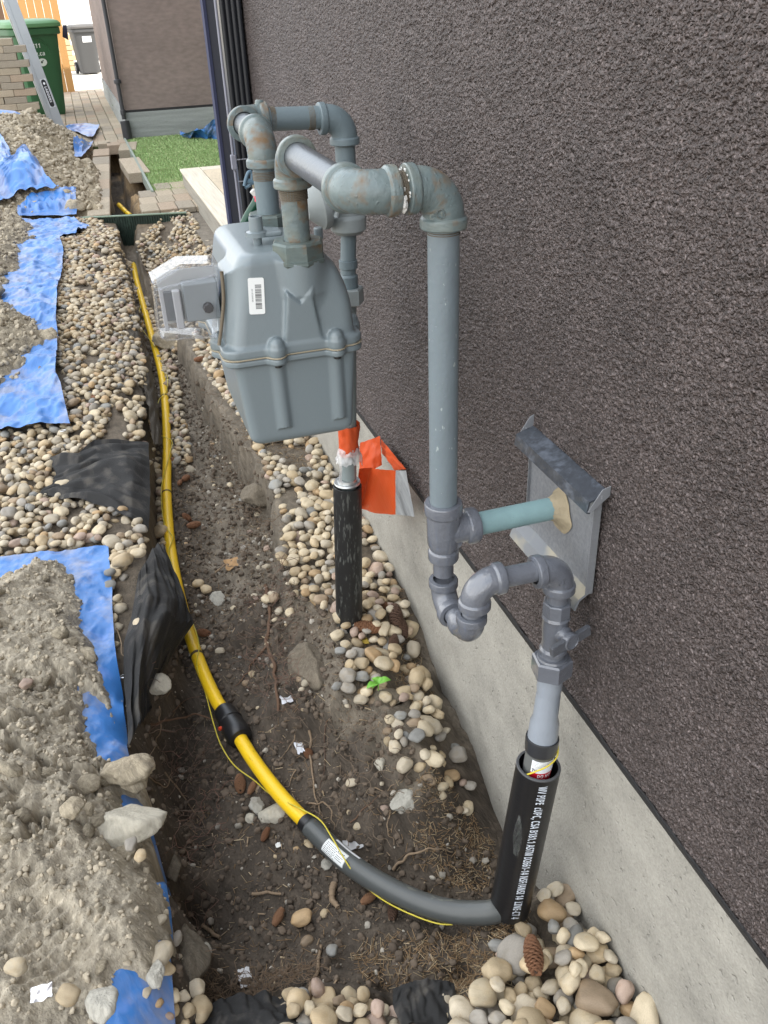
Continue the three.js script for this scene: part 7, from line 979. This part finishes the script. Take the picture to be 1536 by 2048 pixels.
// fine rootlets, needles, wood chips: nobody could count them
{
  const r = rngOf(515), mk = (polyPx, y, n, f) => { const poly = plan(polyPx, y), xs = poly.map((p) => p[0]), zs = poly.map((p) => p[1]), out = []; for (let i = 0; i < n * 12 && out.length < n; i++) { const x = lerp(Math.min(...xs), Math.max(...xs), r()), z = lerp(Math.min(...zs), Math.max(...zs), r()); if (x > FOUND_X - 0.006 || !inside(poly, x, z)) continue; out.push(f(x, z)); } return out; };
  const needle = new THREE.CylinderGeometry(0.5, 0.5, 1, 4, 1).rotateX(Math.PI / 2), hair = (() => { const p = [...Array(7)].map((_, i) => V(0.10 * Math.sin(i * 1.9), 0.06 * Math.sin(i * 1.3 + 1), i / 6 - 0.5)); return tube(p, 0.012, 16, 4); })();
  const scatter = (name, label, geo, mat, list) => { const im = new THREE.InstancedMesh(geo, mat, list.length), m = new THREE.Matrix4(), q = new THREE.Quaternion(), e = new THREE.Euler(), c = new THREE.Color(); list.forEach(([x, z, l, w, col, tilt], i) => { e.set((r() - 0.5) * tilt, r() * 6.3, (r() - 0.5) * tilt, 'YXZ'); q.setFromEuler(e); m.compose(V(x, ground(x, z) + w * 0.6 + l * Math.abs(Math.sin(e.x)) * 0.4, z), q, V(w, w, l)); im.setMatrixAt(i, m); im.setColorAt(i, c.setRGB(...col)); }); im.name = numbered(name); im.castShadow = im.receiveShadow = true; scene.add(im); return tag(im, label, 'litter', null, 'stuff'); };
  const straw = () => { const t = 0.55 + 0.7 * r(); return r() < 0.7 ? [0.26 * t, 0.17 * t, 0.09 * t] : [0.40 * t, 0.31 * t, 0.19 * t]; };
  const nl = [...mk([[860, 1590], [985, 1640], [990, 1720], [960, 1780], [880, 1760], [820, 1690], [830, 1640]], -1.93, 750, (x, z) => [x, z, 0.012 + 0.014 * r(), 0.0016, straw(), 0.9]), ...mk([[700, 1870], [860, 1850], [1020, 1850], [1060, 1850], [1010, 1930], [940, 2010], [880, 1980], [720, 1960]], -1.87, 650, (x, z) => [x, z, 0.014 + 0.02 * r(), 0.0016, straw(), 0.8]), ...mk([[712, 1180], [800, 1180], [830, 1260], [880, 1390], [830, 1400], [760, 1310], [700, 1290]], -1.74, 1100, (x, z) => [x, z, 0.014 + 0.02 * r(), 0.0015, straw(), 0.9]), ...mk([[480, 850], [600, 870], [640, 960], [520, 930]], -1.71, 300, (x, z) => [x, z, 0.012 + 0.02 * r(), 0.0015, straw(), 0.7]), ...mk([[900, 1860], [1060, 1840], [1080, 1960], [960, 2040], [880, 2030]], -1.83, 500, (x, z) => [x, z, 0.014 + 0.02 * r(), 0.0017, straw(), 0.9]), ...mk([[340, 900], [560, 1060], [640, 1240], [760, 1500], [960, 1700], [860, 1880], [400, 1960], [340, 1500]], -1.88, 1500, (x, z) => [x, z, 0.01 + 0.02 * r(), 0.0015, straw(), 0.7])];
  scatter('pine_needles', 'dry brown pine needles strewn over the trench and by the footing', needle, std(lin(1, 1, 1), { roughness: 0.9 }), nl);
  const chips = mk([[340, 1000], [480, 900], [620, 1060], [760, 1280], [860, 1460], [960, 1640], [1010, 1850], [900, 2000], [420, 2000], [380, 1500]], -1.87, 110, (x, z) => [x, z, 0.010 + 0.018 * r(), 0.002 + 0.003 * r() * r(), r() < 0.5 ? [0.42, 0.33, 0.21] : [0.30, 0.22, 0.14], 0.9]);
  scatter('wood_chips', 'pale splinters of wood and straw on the soil of the trench', new THREE.BoxGeometry(1, 0.3, 1), std(lin(1, 1, 1), { roughness: 0.85 }), chips);
  const hl = [...mk([[480, 1180], [590, 1160], [600, 1300], [640, 1440], [540, 1460], [480, 1300]], -1.80, 150, (x, z) => [x, z, 0.05 + 0.07 * r(), 0.04 + 0.03 * r(), [0.12 + 0.05 * r(), 0.092, 0.066], 1.2]), ...mk([[300, 1420], [420, 1440], [460, 1600], [420, 1800], [350, 1800], [320, 1600]], -1.9, 110, (x, z) => [x, z, 0.05 + 0.08 * r(), 0.04 + 0.03 * r(), [0.13 + 0.06 * r(), 0.10, 0.072], 1.2]), ...mk([[400, 760], [520, 960], [560, 1080], [500, 1100], [420, 900]], -1.78, 140, (x, z) => [x, z, 0.04 + 0.06 * r(), 0.05 + 0.04 * r(), [0.14, 0.095, 0.06], 1.2]), ...mk([[560, 1420], [780, 1500], [880, 1640], [760, 1700], [640, 1640]], -1.86, 70, (x, z) => [x, z, 0.04 + 0.07 * r(), 0.05 + 0.04 * r(), [0.15, 0.11, 0.075], 1.1]), ...mk([[400, 1940], [640, 1940], [640, 1985], [400, 2010]], -1.87, 130, (x, z) => [x, z, 0.04 + 0.06 * r(), 0.06, [0.16, 0.11, 0.07], 1.1])];
  scatter('rootlets', 'tangle of fine brown rootlets in the cut soil of the trench', hair, std(lin(1, 1, 1), { roughness: 0.9 }), hl);
  // crumbs of damp soil over the trench
  const cr = mk([[268, 560], [345, 690], [430, 850], [560, 1040], [540, 1120], [680, 1300], [700, 1390], [860, 1570], [985, 1650], [1060, 1800], [900, 1960], [340, 2030], [330, 1760], [280, 1500], [330, 1150]], -1.86, 11000, (x, z) => { const s = 0.0022 + 0.011 * Math.pow(r(), 5) + (r() < 0.02 ? 0.004 : 0); return [x, ground(x, z) + s * 0.3, z, s, (() => { const t = 0.7 + 0.7 * r(), g = r() < 0.06; return g ? [0.34 * t, 0.31 * t, 0.26 * t] : [0.115 * t, 0.088 * t, 0.064 * t]; })()]; });
  tag(copies('soil_crumbs', crumbGeo, std(lin(1, 1, 1), { roughness: 0.95 }), cr, scene), 'damp dark crumbs of soil over the floor and banks of the trench', 'soil', null, 'stuff');
}
// green seedling between the pebbles, weeds
{
  const c = onGround(757, 1378, 0.02), leafMat = std(lin(0.16, 0.42, 0.05), { roughness: 0.5, side: THREE.DoubleSide }), t = thing('seedling', 'bright green seedling with pointed leaves between the pebbles', 'plant', c.toArray());
  const leaf = (dx, dz, L, W) => sheet(6, 10, (u, v) => { const w = W * Math.sin(Math.PI * Math.min(1, v * 0.92 + 0.08)) * (u - 0.5) * 2; const n = Math.hypot(dx, dz); return V(c.x + dx / n * L * v - dz / n * w, c.y + 0.02 + 0.010 * Math.sin(v * 2.6) + Math.abs(w) * 0.3, c.z + dz / n * L * v + dx / n * w); });
  for (const [dx, dz, L, W] of [[-1, 0.35, 0.042, 0.012], [0.95, 0.1, 0.038, 0.0125], [-0.5, -0.8, 0.026, 0.008], [0.5, -0.9, 0.024, 0.009], [-0.9, 0.7, 0.03, 0.008]]) part(t, 'leaf', leaf(dx, dz, L, W), leafMat);
  part(t, 'stem', rod(c.clone().add(V(0, -0.02, 0)), c.clone().add(V(0, 0.022, 0)), 0.0014, 8), leafMat);
}
function scrap(name, label, px, py, w, h, col, o = {}) { const c = onGround(px, py, (o.lift || 0) + 0.006), k = c.dot(CF) / FOCAL; return tag(part(scene, name, sheet(14, 14, (u, v) => { const a = (u - 0.5) * 2 * (1 - 0.25 * noise(v * 3, px, 2)), b = (v - 0.5) * 2 * (1 - 0.3 * noise(u * 3, py, 5)); return V(c.x + a * w * k, c.y + 0.22 * w * k * (0.4 + 1.2 * noise(u * 2.5, v * 2.5, px)), c.z + b * h * k * 1.4); }), o.mat || std(lin(...col), { roughness: 0.45, side: THREE.DoubleSide, ...(o.m || {}) })), label, 'litter'); }
scrap('foil_scrap', 'crumpled piece of silver foil on the clay at the bottom left', 83, 1986, 20, 12, [0.8, 0.8, 0.82], { lift: 0.155, m: { metalness: 0.9, roughness: 0.35 } });
scrap('plastic_scrap', 'torn clear plastic scrap on the bank below the thick root', 573, 1398, 11, 9, [0.62, 0.63, 0.66]);
scrap('plastic_scrap', 'clear plastic sliver beside the round pine cone', 597, 1488, 8, 18, [0.68, 0.69, 0.72]);
scrap('plastic_scrap', 'white plastic scrap at the lower left of the trench', 490, 1955, 12, 14, [0.65, 0.65, 0.66]);
scrap('plastic_scrap', 'clear plastic scrap above the grey bend beside the label', 706, 1688, 18, 10, [0.5, 0.5, 0.5]);
scrap('dry_leaf', 'curled tan dry leaf on the mud right of the yellow pipe', 464, 1128, 14, 14, [0.40, 0.24, 0.11], { m: { roughness: 0.8 } });
scrap('dry_leaf', 'yellow dry leaf among pebbles under the scuffed sleeve', 722, 1282, 14, 8, [0.50, 0.36, 0.06], { m: { roughness: 0.8 } });
scrap('white_chip', 'white flake lying on the flat square of black cloth', 888, 2014, 5, 6, [0.75, 0.75, 0.75], { lift: 0.02 });
scrap('white_chip', 'white chip on mud under the pipe label', 556, 1690, 5, 4, [0.75, 0.75, 0.72]);

renderer.render(scene, camera);
